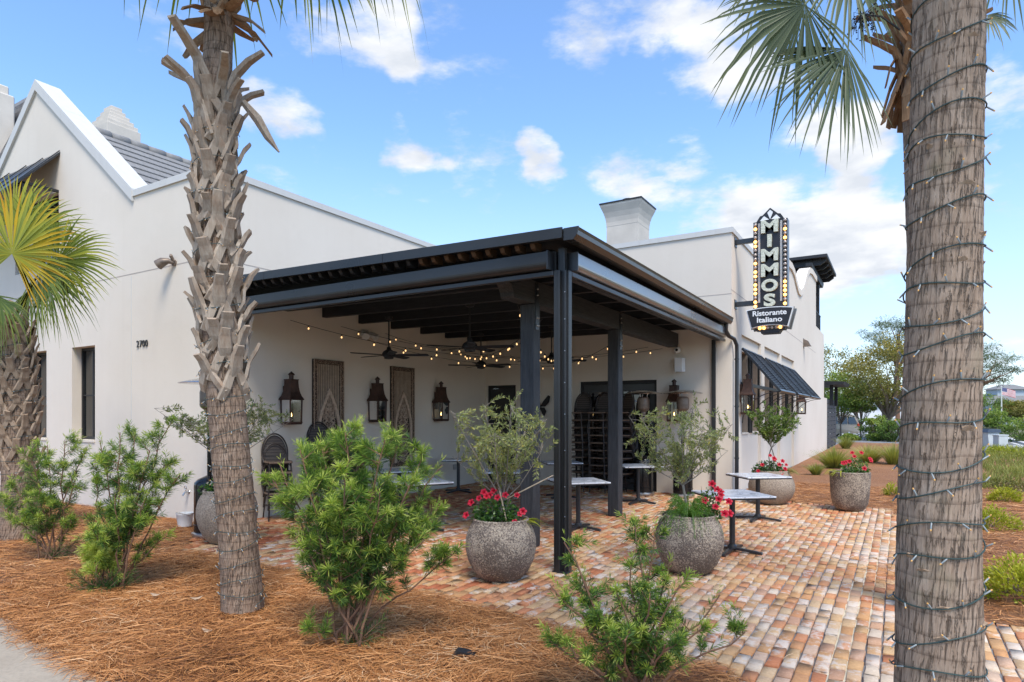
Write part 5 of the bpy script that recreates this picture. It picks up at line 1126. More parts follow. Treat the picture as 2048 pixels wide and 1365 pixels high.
def boot_mesh(name, L, w, th, split, lift, rng, cutang):
    """old leaf base: two arms hugging the trunk that meet and run out as a cut stub. local x out of trunk, y round, z up"""
    q = MB()
    def strap(P, W_, T_):
        b = len(q.v); n = len(P)
        for i, (p, wd, tk) in enumerate(zip(P, W_, T_)):
            p = Vector(p); d = (Vector(P[min(i+1, n-1)])-Vector(P[max(i-1, 0)])).normalized(); o = Vector((1, 0, .0)); o = (o - d*o.dot(d)).normalized(); s = d.cross(o)
            j = [rng.normal(0, .004) for _ in range(4)]
            for a_, e in ((-1, -1), (1, -1), (.75, 1), (-.75, 1)): q.v.append(tuple(p + s*a_*wd/2*(1+j[0]*8) + o*(e*tk/2 + j[1]) + d*j[2]))
        for i in range(n-1):
            for k in range(4): k2 = (k+1) % 4; q.f.append((b+i*4+k, b+i*4+k2, b+(i+1)*4+k2, b+(i+1)*4+k))
        q.f.append((b, b+3, b+2, b+1)); e_ = b+(n-1)*4; q.f.append((e_, e_+1, e_+2, e_+3))
    mz = L*.62
    for s in (-1, 1):
        strap([(-.02, s*split, 0), (.012, s*split*.72, mz*.35), (.022, s*split*.38, mz*.7), (.03, s*split*.08, mz)], [w*.62, w*.66, w*.66, w*.6], [th*.7, th, th, th])
    out = [(.018, 0, mz*.72), (.045, 0, mz), (.045+lift*.45, 0, mz+(L-mz)*.55), (.05+lift, rng.normal(0, .01), L)]
    strap(out, [w*.95, w*.98, w*.86, w*.78*cutang], [th*.9, th*1.2, th*1.15, th*.9])
    return q
def boots(parent, ctr, rad, t0, t1, height, n, m, rng, L=.30, w=.085, split=.085, lift=.09, th=.022, tilt=0.0):
    off = Vector(parent.location); var = []
    for k in range(6): var.append(boot_mesh('leaf_base', L*rng.uniform(.85, 1.2), w*rng.uniform(.85, 1.15), th, split, lift*rng.uniform(.6, 1.4), rng, rng.uniform(.75, 1.15)).mesh('leaf_base'))
    for me in var: me.materials.append(m)
    for i in range(n):
        t = t0+(t1-t0)*i/n; c = Vector(ctr(t)); a = i*2.39996 + rng.normal(0, .08); r = rad(t)
        o = link('leaf_base', var[i % 6], None, parent); o.location = c + Vector((math.cos(a)*(r-.006), math.sin(a)*(r-.006), 0)) - off
        o.rotation_euler = (rng.normal(0, .10), tilt+rng.normal(.02, .05), a); o.scale = (1, 1, rng.uniform(.85, 1.2))
def fan_leaf(parent, hub, d, side, L, m, rng, t_base, t_tip, petiole_from=None, n=46, spread=2.5, droop=.35, fused=.45, t_var=.08, name='frond'):
    """costapalmate fan: hub point, forward direction d, side direction; segments split beyond the fused part"""
    off = Vector(parent.location); hub = np.array(hub, float); d = np.array(d, float); d /= np.linalg.norm(d); side = np.array(side, float); side -= d*side.dot(d); side /= np.linalg.norm(side); nm = np.cross(d, side)
    if nm[2] < 0: nm = -nm
    V = []; T = []; F = []
    ks = [0, .2, fused, .65, .85, 1.0]
    for i in range(n):
        x = (i+.5)/n*2-1; a = x*spread; ln = L*(1-.32*abs(x)**1.6)*rng.uniform(.9, 1.06); dr = droop*rng.uniform(.6, 1.5); da = spread/n
        dirv = math.cos(a)*d + math.sin(a)*side + nm*(.28*(1-abs(x))-.10 + rng.normal(0, .04)); dirv /= np.linalg.norm(dirv); sv = np.cross(nm, dirv); sv /= max(np.linalg.norm(sv), 1e-6)
        b = len(V); tt = rng.normal(0, t_var); tw = rng.normal(0, .25); hang = rng.random() < .25
        for k in ks:
            p = hub + dirv*ln*k; s_ = max(0, k-.35)/.65; p = p + np.array([0, 0, -1])*ln*dr*s_*s_*(1.7 if hang else 1) + sv*tw*ln*.12*s_*s_
            wd = (k*ln*da*1.02 if k <= fused else fused*ln*da*1.02*(1-(k-fused)/(1-fused))**.8)+.0015; cr = nm*wd*.35
            V += [p-sv*wd*.98-cr*0, p+cr, p+sv*wd*.98]
            T += [t_base+(t_tip-t_base)*k**1.5+tt]*3
        for q in range(len(ks)-1):
            for h in range(2): F.append((b+q*3+h, b+q*3+h+1, b+q*3+h+4, b+q*3+h+3))
    if petiole_from is not None:
        p0 = np.array(petiole_from, float); P = []
        for s_ in np.linspace(0, 1, 9): p = p0*(1-s_)+hub*s_; p = p + np.array([0, 0, 1])*.10*np.linalg.norm(hub-p0)*4*s_*(1-s_)*.5; P.append(tuple(p))
        P.append(tuple(hub+d*L*.18)); tb = MB(); tb.tube(P, [.026-.015*s_ for s_ in np.linspace(0, 1, 10)], 6); b = len(V); V += [np.array(v) for v in tb.v]; T += [t_base+.06]*len(tb.v)
        F += [f for f in tb.f if len(f) == 4]
    V = np.array(V)-np.array(off)
    me = np_mesh(name, V, np.array(F), T); bm = bmesh.new(); bm.from_mesh(me); bmesh.ops.remove_doubles(bm, verts=bm.verts, dist=.006); bm.to_mesh(me); bm.free()
    return link(name, me, m, parent)
def wrap_lights(name, lb, ctr, rad, zs, pitchfn, parent_loc, rng, nper=15, off=.012, bl=.026, extra=None):
    """wire wound round a trunk with small clear bulbs"""
    r = empty(name, parent_loc); tag(r, lb, 'string light', 'string lights wound round the palms'); P = []; a = 0; t = zs[0]; bulbs = []
    step = .22; hgt = Vector(ctr(1)).z - Vector(ctr(0)).z
    cnt = 0
    while t < zs[1]:
        c = Vector(ctr(t)); rr = rad(t)+off; dz = .018*math.sin(a*1.7+cnt*.01)+.014*math.sin(a*.53)
        P.append(c + Vector((math.cos(a)*rr, math.sin(a)*rr, dz)))
        if cnt % max(1, int(2*PI/step/nper+.5)) == 0: bulbs.append((P[-1].copy(), a))
        a += step; t += pitchfn(t)*step/(2*PI)/hgt; cnt += 1
    q = MB(); q.tube(P, .0031, 5); q.build('wire', M['wire_green'], r, world=True)
    bm_ = MB(); bm_.lathe([(.002, 0), (.0032, .006), (.0032, bl), (.0, bl+.003)], 6); me = bm_.mesh('bulb', True); me.materials.append(M['bulb_clear'])
    tp = MB(); tp.lathe([(.0024, bl-.001), (.0034, bl+.001), (.0026, bl+.006), (0, bl+.008)], 6); tm = tp.mesh('tip', True); tm.materials.append(M['tip_amber'])
    rng.shuffle(bulbs)
    for p, a_ in bulbs[:300]:
        d = Vector((math.cos(a_), math.sin(a_), 0))*rng.uniform(.3, .8) + Vector((-math.sin(a_), math.cos(a_), 0))*rng.normal(0, .5) + Vector((0, 0, rng.choice([-1, 1])*rng.uniform(.4, 1)))
        o = link('bulb', me, None, r); o.location = p - Vector(parent_loc); o.rotation_euler = d.to_track_quat('Z', 'Y').to_euler(); link('tip', tm, None, o)
    return r
def line_at(D, pts):
    """trunk axis through pixels, standing at depth D (metres in front of the camera)"""
    return [atD(u, v, D) for u, v in pts]
def make_path(P):
    z0, z1 = P[0][2], P[-1][2]; return smooth(pathfn([((p[2]-z0)/(z1-z0), p) for p in P]), .05)
def palm_left():
    rng = np.random.default_rng(21); D = 5.40; base = G(487, 1239)
    P = [(base[0], base[1], 0)] + line_at(D, [(480, 1120), (470, 1000), (461, 900), (452, 790), (443, 690), (436, 560), (431, 420), (431, 280), (434, 150), (438, 70), (440, 0), (441, -120), (441, -260)])
    ctr = make_path(P); k = D/F_PX
    zz = lambda v: CAM_H+(HY-v)*k
    H = P[-1][2]; rad = smooth(pathfn([(0, .196), (zz(1200)/H, .192), (zz(1100)/H, .176), (zz(900)/H, .172), (zz(790)/H, .175), (zz(700)/H, .17), (zz(300)/H, .150), (zz(160)/H, .138), (zz(80)/H, .128), (zz(-20)/H, .15), (1, .15)]), .02); rad0 = rad; rad = lambda t: rad0(t)*.87
    r = empty('cabbage_palm', (base[0], base[1], 0)); tag(r, 'tall palm with criss-cross bark stubs and a wire-wound bare lower trunk', 'palm')
    trunk_mesh('trunk', ctr, rad, M['palm_trunk_brown'], r, 72, 220, 3, .004, .07)
    boots(r, ctr, rad, zz(800)/H, zz(250)/H, H, 74, M['palm_boot'], rng, L=.38, w=.115, split=.115, lift=.055, th=.026)
    boots(r, ctr, rad, zz(262)/H, zz(205)/H, H, 11, M['palm_boot'], rng, L=.40, w=.085, split=.07, lift=.20, th=.028, tilt=.12)
    boots(r, ctr, rad, zz(40)/H, zz(-200)/H, H, 32, M['palm_boot_brown'], rng, L=.34, w=.085, split=.07, lift=.20, th=.03, tilt=.15)
    for i in range(13):      # dry stubs splaying out and down under the crown
        a = i*2.4+.5; c = Vector(ctr(zz(38+rng.uniform(-45, 25))/H)); h = Vector((math.cos(a), math.sin(a), 0)); p0 = c+h*.10; l_ = rng.uniform(.26, .42); dn = rng.uniform(-.2, .75); p1 = p0+h*l_*.5+Vector((0, 0, -l_*dn*.35)); p2 = p0+h*l_*.85+Vector((0, 0, -l_*dn)); q = MB()
        s_ = h.cross(Vector((0, 0, 1))); pr_ = []
        for p_, w_ in ((p0, .10), (p1, .085), (p2, .05)): pr_ += [p_-s_*w_/2, p_+Vector((0, 0, .016)), p_+s_*w_/2, p_-Vector((0, 0, .014))]
        q.v += [tuple(v) for v in pr_]; q.f += [(k*4+j, k*4+(j+1) % 4, k*4+4+(j+1) % 4, k*4+4+j) for k in range(2) for j in range(4)] + [(8, 9, 10, 11)]; q.build('leaf_base', M['palm_boot_brown' if i % 3 else 'palm_boot'], r, world=True)
    # loose hanging boots
    for (u, v), L_, ang in (((487, 205), .52, -.62),):
        p = Vector(atD(u, v, D-.02)); q = MB(); dx = Vector((CS, SN, 0)); dn = Vector((0, 0, -1)); d = (dx*math.sin(-ang)+dn*math.cos(ang)).normalized()
        P_ = [p, p+d*L_*.35+dx*.02, p+d*L_*.7, p+d*L_]; q.beam(P_[0], P_[1], .05, .02, (SN, -CS, 0)); b = q.tube(P_, [.028, .042, .035, .008], 5); q.build('hanging_leaf_base', M['palm_boot'], r, world=True)
    top = np.array(ctr(1.0)); R_ = np.array([CS, SN, 0]); B_ = np.array([-SN, CS, 0])
    for (a, el, Lp, Lf, dp) in [(10, .25, .9, 1.05, .6), (-25, .05, 1.05, 1.0, .75), (60, .3, .8, 1.0, .5), (120, .3, .8, 1.0, .5), (180, .25, .85, 1.0, .6), (215, .05, .9, .95, .7), (270, .3, .8, 1.0, .5), (320, .35, .9, 1.0, .5), (35, .6, .8, 1.0, .3), (150, .7, .8, 1.0, .3), (250, .8, .8, 1.0, .3), (340, -.18, .62, .78, .8)]:
        al = R(a); h = R_*math.cos(al)+B_*math.sin(al); d = h*math.cos(el)+np.array([0, 0, math.sin(el)]); hub = top+np.array([0, 0, .15])+d*Lp; fd = h*math.cos(el-.7)+np.array([0, 0, math.sin(el-.7)])
        fan_leaf(r, hub, fd, np.cross(h, [0, 0, 1]), Lf, M['fan_leaf'], rng, .42, .55, petiole_from=top+np.array([0, 0, .05]), droop=dp, n=40)
    wrap_lights('palm_string_light', 'green wired fairy lights wound round the rough-barked palm', ctr, lambda t: rad(t)+(.035 if t*H > zz(790) else .004), (.015, zz(240)/H), lambda t: .135 if t*H < zz(800) else .24, (base[0], base[1], 0), rng, 13)
palm_left()
def palm_right():
    rng = np.random.default_rng(22); D = 2.53; k = D/F_PX
    base = (.13, 3.04, 0); P = [base] + line_at(D, [(1876, 1365), (1876, 1180), (1877, 1000), (1882, 800), (1886, 600), (1890, 400), (1894, 200), (1897, 0), (1899, -300), (1900, -900)]); ctr = make_path(P); H = P[-1][2]; zz = lambda v: CAM_H+(HY-v)*k
    rad = smooth(pathfn([(0, .205), (zz(1300)/H, .179), (zz(1200)/H, .175), (zz(1000)/H, .168), (zz(850)/H, .163), (zz(600)/H, .153), (zz(300)/H, .146), (zz(0)/H, .141), (1, .13)]), .03); rad0 = rad; rad = lambda t: rad0(t)*.84
    r = empty('cabbage_palm', base); tag(r, 'thick smooth-trunked palm wound with fairy lights beside the brick path', 'palm')
    trunk_mesh('trunk', ctr, rad, M['palm_trunk_grey'], r, 110, 420, 8, .0035, .075, .005)
    fl = []
    # torn fibre flaps and old scar lips
    q = MB()
    for _ in range(36):
        t = rng.uniform(.12, .62); a = rng.uniform(0, 2*PI); c = Vector(ctr(t)); rr = rad(t)+.004; w_ = rng.uniform(.02, .07)/rr; h_ = rng.uniform(.006, .014); o_ = rng.uniform(.005, .010); pts = []
        b = len(q.v)
        for i in range(5):
            aa = a+(i/4-.5)*w_; e = 1-abs(i/2-1)
            q.v += [(c.x+math.cos(aa)*(rr-.004), c.y+math.sin(aa)*(rr-.004), c.z-.01), (c.x+math.cos(aa)*(rr+o_*e), c.y+math.sin(aa)*(rr+o_*e), c.z+h_*e), (c.x+math.cos(aa)*(rr-.004), c.y+math.sin(aa)*(rr-.004), c.z+h_*.9)]
        for i in range(4):
            for h in range(2): q.f.append((b+i*3+h, b+i*3+h+1, b+(i+1)*3+h+1, b+(i+1)*3+h))
    o = q.build('scar_fibres', M['palm_boot_tan'], r, world=True); tag(o, kind='stuff')
    top = np.array(ctr(1.0)); 
    for i in range(10):
        a = 2*PI*i/10; h = np.array([math.cos(a), math.sin(a), 0]); d = h*.85+np.array([0, 0, .5]); fan_leaf(r, top+d*1.0, h*.9+np.array([0, 0, -.2]), np.cross(h, [0, 0, 1]), 1.0, M['fan_leaf_grey'], rng, .4, .6, petiole_from=top, n=30)
    wrap_lights('palm_string_light', 'green wired fairy lights wound round the thick smooth palm', ctr, rad, (.02, .66), lambda t: .105+.06*math.sin(t*23)**2, base, rng, 11, .007, .030)
palm_right()
def palm_mid():
    rng = np.random.default_rng(23); D = 5.6; k = D/F_PX; base = G(1872, 829+2217/5.6)
    P = [(base[0], base[1], 0)] + line_at(D, [(1868, 1000), (1862, 700), (1852, 400), (1846, 250), (1842, 130), (1840, 60), (1838, -20)]); ctr = make_path(P); H = P[-1][2]; zz = lambda v: CAM_H+(HY-v)*k
    rad = smooth(pathfn([(0, .19), (.3, .165), (.7, .155), (1, .15)]), .03); r = empty('cabbage_palm', (base[0], base[1], 0)); tag(r, 'slimmer palm with brown leaf stubs and green fans behind the thick palm', 'palm'); trunk_mesh('trunk', ctr, rad, M['palm_trunk'], r, 56, 140, 5, .004, .075)
    boots(r, ctr, rad, zz(190)/H, zz(-20)/H, H, 30, M['palm_boot_brown'], rng, L=.40, w=.09, split=.07, lift=.24, th=.026, tilt=.10)
    for i in range(18):      # dead stubs hanging down
        a = i*2.4; c = Vector(ctr(zz(150)/H)) + Vector((0, 0, rng.uniform(-.05, .35))); h = Vector((math.cos(a), math.sin(a), 0)); p0 = c+h*.14; l_ = rng.uniform(.3, .55); p1 = p0+h*.10-Vector((0, 0, l_*.5)); p2 = p0+h*rng.uniform(.10, .26)-Vector((0, 0, l_)); q = MB(); q.beam(p0, p1, .085, .014, h); q.beam(p1, p2, .07, .012, h); q.build('hanging_leaf_base', M['palm_boot_brown'], r, world=True)
    top = np.array(ctr(1.0)); R_ = np.array([CS, SN, 0]); B_ = np.array([-SN, CS, 0])
    def frond(hubpx, tippx, L_, dd, n=44, sp=2.2, dr=.28, tb=.35, tt=.6):
        hub = np.array(atD(*hubpx, D+dd)); tip = np.array(atD(*tippx, D+dd-.1)); fan_leaf(r, hub, tip-hub, np.cross(tip-hub, B_+np.array([0, 0, .2])), L_, M['fan_leaf_grey'], rng, tb, tt, petiole_from=top+np.array([0, 0, .05]), n=n, spread=sp, droop=dr)
    frond((1692, 98), (1612, 270), 1.00, -.25, 44, 1.15, .10); frond((1610, 10), (1500, 110), .95, -.35, 46, 1.8, .20); frond((1700, -70), (1650, 60), .8, -.1, 40, 1.7, .2); frond((1560, -90), (1470, 10), .9, .1, 40, 1.7, .2); frond((1760, -150), (1740, -320), .95, .1)
    frond((2020, -110), (2110, -60), .75, .2, 40, 1.6, .25); frond((1975, 30), (2010, 80), .30, .3, 24, 1.5, .2); frond((1900, -200), (2000, -330), .9, .2); frond((1850, -220), (1850, -420), .9, -.2); frond((1700, -200), (1600, -330), .9, .3); frond((1780, -60), (1730, 40), .6, .5, 34, 1.9, .2)
    # seed cluster
    q = MB(); s = Vector(atD(1800, 60, D-.2)); e = Vector(atD(1725, 30, D-.25)); q.tube([s, (s+e)/2+Vector((0, 0, .05)), e], .008, 5)
    for _ in range(26):
        p = e+Vector((rng.normal(0, .05), rng.normal(0, .05), rng.normal(-.02, .05))); q.tube([e+(p-e)*.2, p, p+Vector((0, 0, -rng.uniform(.03, .10)))], .003, 4)
        for _ in range(4): c = p+Vector((rng.normal(0, .02), rng.normal(0, .02), rng.normal(-.04, .03))); q.lathe([(0, -.008), (.008, 0), (0, .008)], 5, c)
    q.build('seed_cluster', M['matte_black'], r, world=True)
palm_mid()
def palm_edge():
    rng = np.random.default_rng(24); base = G(42, 1085); D = 8.66; k = D/F_PX; P = [(base[0], base[1], 0)] + line_at(D, [(42, 1000), (38, 900), (35, 800), (30, 720), (24, 660), (20, 630)]); ctr = make_path(P); H = P[-1][2]; zz = lambda v: CAM_H+(HY-v)*k
    rad = smooth(pathfn([(0, .25), (.3, .21), (1, .16)]), .03); r = empty('cabbage_palm', (base[0], base[1], 0)); tag(r, 'short palm with yellowing fan leaves and stubbly trunk before the numbered wall', 'palm'); trunk_mesh('trunk', ctr, rad, M['palm_trunk_brown'], r, 48, 90, 6, .004, .075)
    boots(r, ctr, rad, .30, .97, H, 66, M['palm_boot_tan'], rng, L=.30, w=.10, split=.10, lift=.045, th=.022)
    top = np.array(ctr(1.0)); B_ = np.array([-SN, CS, 0])
    def fr(hubpx, tippx, L_, dd, tb, tt, sp=2.3, dr=.2, n=52):
        hub = np.array(atD(*hubpx, D+dd)); tip = np.array(atD(*tippx, D+dd-.15)); fan_leaf(r, hub, tip-hub, np.cross(tip-hub, B_+np.array([0, 0, .1])), L_, M['fan_leaf'], rng, tb, tt, petiole_from=top, n=n, spread=sp, droop=dr)
    fr((24, 508), (38, 390), 1.0, -.5, .62, .95, 2.5, .10); fr((118, 520), (215, 470), .85, -.2, .42, .66, 1.9, .22); fr((80, 545), (170, 640), .72, -.35, .36, .55, 1.7, .35); fr((60, 470), (150, 420), .95, .3, .45, .66, 1.6, .2)
    fr((-50, 520), (-150, 480), .95, .1, .45, .65); fr((-40, 590), (-120, 660), .8, -.2, .38, .55); fr((30, 450), (50, 330), .9, .5, .5, .8, 1.9, .15); fr((60, 580), (110, 680), .7, .3, .3, .48, 1.6, .4); fr((0, 600), (-30, 690), .6, -.4, .3, .45, 1.6, .4); fr((95, 560), (190, 590), .78, .35, .34, .55, 1.8, .3)
    wrap_lights('palm_string_light', 'green wired fairy lights wound round the short stubbly palm', ctr, lambda t: rad(t)+.03, (.12, .95), lambda t: .15, (base[0], base[1], 0), rng, 7)
palm_edge()

# ------------------------------------------------------------------ podocarpus shrubs
def shrub(x, y, z0, tips, m, lb, seed, leafL=.085, leafW=.0046, dens=1.0, bright=.0):
    """tips: list of (dx, dy, z, radius-of-spread) targets for the leaders; each leader carries side branches set with needle leaves"""
    rng = np.random.default_rng(seed); r = empty('podocarpus_shrub', (x, y, 0)); st = MB(); LP = []; LD = []; LT = []; LL = []
    def needles(p0, p1, n, t0, fan, newtip):
        p0 = np.array(p0); p1 = np.array(p1); ax = p1-p0; ln = np.linalg.norm(ax); ax = ax/ln; s = np.sort(rng.random(n)); base = p0+np.outer(s, ax)*ln
        rv = norm(np.cross(np.broadcast_to(ax, (n, 3)), rng.normal(size=(n, 3)))); f = fan*(1-.45*s[:, None]); dd = norm(ax*(1-f*.5)+rv*f)
        LP.append(base); LD.append(dd); LT.append(t0+newtip*np.clip(s-.55, 0, 1)*2.0+rng.normal(0, .06, n)); LL.append(leafL*rng.uniform(.7, 1.15, n)*(1-.25*s))
    def rosette(p, n=26):
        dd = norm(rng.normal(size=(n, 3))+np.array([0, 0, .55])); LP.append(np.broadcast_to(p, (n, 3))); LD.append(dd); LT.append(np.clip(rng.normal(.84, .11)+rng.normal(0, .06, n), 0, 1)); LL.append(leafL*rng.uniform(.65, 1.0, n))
    for (dx, dy, zt, spr) in tips:
        b = np.array([rng.normal(0, .05), rng.normal(0, .05), z0]); e = np.array([dx, dy, zt]); n = 9; P = []
        for i in range(n): t = i/(n-1); p = b+(e-b)*np.array([t**1.25, t**1.25, t]); P.append(p+rng.normal(0, .012, 3)*(0 < i < n-1))
        st.tube([tuple(p) for p in P], [.0085*(1-.75*i/(n-1))+.002 for i in range(n)], 6)
        L_ = np.linalg.norm(e-b); nb = int(L_*15*dens*(.6+spr))
        for k in range(nb):
            t = rng.uniform(.22, 1.0)**.75*.99; i = min(int(t*(n-1)), n-2); f = t*(n-1)-i; p = P[i]*(1-f)+P[i+1]*f; az = rng.uniform(0, 2*PI); up = rng.uniform(.25, 1.1); bl = spr*(1.08-t*.75)*rng.uniform(.45, 1.0)+.06
            d = np.array([math.cos(az), math.sin(az), up]); d /= np.linalg.norm(d); q = p+d*bl*.6; q2 = q+(d+np.array([0, 0, .5])*rng.random())/1.3*bl*.45
            st.tube([tuple(p), tuple(q), tuple(q2)], [.0045, .003, .002], 4); shade = .06+.28*(q2[2]/max(zt, .1))+bright+rng.normal(0, .05)  # interior shade put into leaf tone: darker low and inside, brighter on top
            new = rng.random() < .55
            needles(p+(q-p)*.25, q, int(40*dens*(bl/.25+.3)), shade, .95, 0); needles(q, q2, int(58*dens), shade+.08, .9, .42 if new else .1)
            if rng.random() < .75: rosette(q2, 32)
            for _ in range(rng.integers(1, 3)):
                q3 = q+norm(rng.normal(size=3)*.6+d+np.array([0, 0, .4]))*rng.uniform(.07, .15); needles(p+(q-p)*rng.uniform(.5, 1), q3, int(44*dens), shade+.06, .9, .45 if rng.random() < .5 else .08)
        needles(P[-3], e+np.array([0, 0, .05]), int(60*dens), .45+bright, .8, .4)
    for _ in range(int(14*dens)):
        az = rng.uniform(0, 2*PI); p = np.array([rng.normal(0, .05), rng.normal(0, .05), z0+.02]); q = p+np.array([math.cos(az)*rng.uniform(.12, .3), math.sin(az)*rng.uniform(.12, .3), rng.uniform(.06, .25)]); st.tube([tuple(p), tuple(q)], [.004, .002], 4); needles(p, q, int(36*dens), .28, .9, .25)
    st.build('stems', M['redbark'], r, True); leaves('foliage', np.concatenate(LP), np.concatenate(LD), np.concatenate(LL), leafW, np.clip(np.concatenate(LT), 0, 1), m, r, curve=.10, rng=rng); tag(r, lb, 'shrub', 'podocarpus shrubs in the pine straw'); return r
def px_tips(base, D, pts):
    """leaders given as pixels at the shrub's own depth, with a depth offset"""
    out = []
    for u, v, dd, spr in pts:
        p = atD(u, v, D+dd); out.append((p[0]-base[0], p[1]-base[1], p[2], spr))
    return out
b = G(700, 1293, .05); D = -SN*b[0]+CS*b[1]
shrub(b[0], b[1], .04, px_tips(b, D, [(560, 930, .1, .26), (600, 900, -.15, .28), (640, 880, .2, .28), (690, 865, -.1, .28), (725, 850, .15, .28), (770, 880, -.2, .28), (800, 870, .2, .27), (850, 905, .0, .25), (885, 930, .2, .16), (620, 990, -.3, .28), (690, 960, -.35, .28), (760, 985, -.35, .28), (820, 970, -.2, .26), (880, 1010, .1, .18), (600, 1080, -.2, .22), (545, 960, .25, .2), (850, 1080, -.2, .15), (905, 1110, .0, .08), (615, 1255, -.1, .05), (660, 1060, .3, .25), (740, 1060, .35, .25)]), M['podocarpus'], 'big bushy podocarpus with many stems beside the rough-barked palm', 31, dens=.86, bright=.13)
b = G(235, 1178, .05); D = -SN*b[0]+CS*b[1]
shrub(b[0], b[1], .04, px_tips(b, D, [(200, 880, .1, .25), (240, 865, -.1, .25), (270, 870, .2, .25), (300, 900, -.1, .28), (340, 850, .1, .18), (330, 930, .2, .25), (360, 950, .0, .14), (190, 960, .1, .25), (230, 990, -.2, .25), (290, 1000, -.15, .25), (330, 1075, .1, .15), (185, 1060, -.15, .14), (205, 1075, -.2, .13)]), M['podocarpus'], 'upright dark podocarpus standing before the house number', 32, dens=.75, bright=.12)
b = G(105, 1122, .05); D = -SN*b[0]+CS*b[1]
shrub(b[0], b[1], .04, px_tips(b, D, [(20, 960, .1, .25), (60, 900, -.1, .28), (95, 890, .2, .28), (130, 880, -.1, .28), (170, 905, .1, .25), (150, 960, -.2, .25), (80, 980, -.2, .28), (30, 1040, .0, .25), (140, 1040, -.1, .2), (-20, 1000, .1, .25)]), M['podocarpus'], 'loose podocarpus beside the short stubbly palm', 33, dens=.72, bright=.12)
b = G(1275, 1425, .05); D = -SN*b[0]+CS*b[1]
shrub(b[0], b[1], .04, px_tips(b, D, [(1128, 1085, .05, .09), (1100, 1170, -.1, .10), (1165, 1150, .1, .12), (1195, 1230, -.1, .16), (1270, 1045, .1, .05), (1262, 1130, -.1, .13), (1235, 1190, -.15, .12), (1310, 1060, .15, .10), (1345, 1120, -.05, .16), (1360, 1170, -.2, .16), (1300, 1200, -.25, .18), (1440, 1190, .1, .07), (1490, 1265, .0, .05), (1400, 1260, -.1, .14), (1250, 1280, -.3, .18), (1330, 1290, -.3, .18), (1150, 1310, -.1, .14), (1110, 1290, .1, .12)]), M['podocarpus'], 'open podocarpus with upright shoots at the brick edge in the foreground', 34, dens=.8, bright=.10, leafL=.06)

b = G(205, 1180, .05); D = -SN*b[0]+CS*b[1]
shrub(b[0], b[1], .04, px_tips(b, D, [(196, 1050, -.1, .10), (188, 1085, -.05, .10), (212, 1075, .05, .10), (205, 1110, -.1, .10)]), M['podocarpus'], 'narrow lime-bright podocarpus plume at the foot of the upright one', 35, dens=1.5, bright=.55)
# ------------------------------------------------------------------ olive trees and pot flowers
def olive(pot_, lb, crown, forks, seed, n_tw=150, leafL=.05, leafW=.0105, m='olive', tone=.45, lean=(0, 0), stem_r=.018, two=False, name='olive_tree', per=34):
    rng = np.random.default_rng(seed); z0 = pot_['top']; bx, by = pot_.location.x, pot_.location.y; r = empty(name, (bx, by, z0-.02)); st = MB(); LP = []; LD = []; LT = []
    cz, rx, rz, cdx, cdy = crown
    f0 = np.array([lean[0]*.3, lean[1]*.3, (forks-z0)]); roots = [np.zeros(3)]
    if two: roots = [np.array([-.05, 0, 0]), np.array([.05, .02, 0])]
    for ro in roots: st.tube([tuple(ro), tuple(ro*.6+f0*.35+rng.normal(0, .01, 3)), tuple(ro*.7+f0*.7+rng.normal(0, .01, 3)), tuple(f0+ro*.1)], [stem_r, stem_r*.9, stem_r*.8, stem_r*.75], 8)
    C = np.array([cdx, cdy, cz-z0]); nl = 9; limbs = []
    for i in range(nl):
        a = 2*PI*i/nl+rng.normal(0, .2); rr = rng.uniform(.5, 1.0); e = C+np.array([math.cos(a)*rx*rr, math.sin(a)*rx*rr, (rng.uniform(-.75, .35) if i % 2 else rng.uniform(.2, .95))*rz]); mid = (f0+e)/2+np.array([0, 0, -.02])+rng.normal(0, .03, 3); P = [f0, f0*.4+mid*.6, mid*.4+e*.6, e]; st.tube([tuple(p) for p in P], [stem_r*.45, stem_r*.32, stem_r*.18, .002], 6); limbs.append(P)
    for _ in range(n_tw):
        P = limbs[rng.integers(nl)]; t = rng.uniform(.5, 2.99); i = int(t); f = t-i; p = P[i]*(1-f)+P[i+1]*f
        e = C+norm(rng.normal(size=3))*np.array([rx, rx, rz])*rng.uniform(.45, 1.0)**.5*1.1; d = e-p; ln = np.linalg.norm(d); 
        if ln > .34: e = p+d/ln*.36*rng.uniform(.6, 1.0); ln = np.linalg.norm(e-p)
        e[2] += .03; mid = (p+e)/2+rng.normal(0, .015, 3); st.tube([tuple(p), tuple(mid), tuple(e)], [.003, .0022, .0012], 4)
        k = per; s = rng.uniform(.25, 1.0, k); base = np.where((s < .5)[:, None], p+(mid-p)*(s*2)[:, None], mid+(e-mid)*((s-.5)*2)[:, None]); ax = norm(e-p); rv = norm(np.cross(np.broadcast_to(ax, (k, 3)), rng.normal(size=(k, 3)))); LP.append(base); LD.append(norm(ax*.75+rv*.75+np.array([0, 0, .15]))); LT.append(np.clip(tone+rng.normal(0, .16, k)+rng.normal(0, .08), 0, 1))
    st.build('branches', M['olive_bark'], r, True); leaves('foliage', np.concatenate(LP), np.concatenate(LD), leafL*rng.uniform(.7, 1.2, len(np.concatenate(LP))), leafW, np.concatenate(LT), M[m], r, curve=.05, rng=rng); tag(r, lb, 'tree', 'small trees in the planters'); return r
olive(POT1, 'silvery olive tree in the round planter beside the corner post', (1.50, .66, .50, .02, .02), .84, 41, 170, lean=(.06, .04), tone=.52)
olive(POT2, 'silvery olive tree leaning left from the planter with the feathery fern', (1.50, .62, .55, -.10, .04), .98, 42, 170, lean=(-.22, -.06), tone=.48)
olive(POT3, 'dense small-leaved tree on two stems in the wide low planter', (1.66, .62, .42, .05, .05), 1.1, 43, 150, leafL=.055, leafW=.017, m='green_leaf', tone=.42, two=True, stem_r=.013)
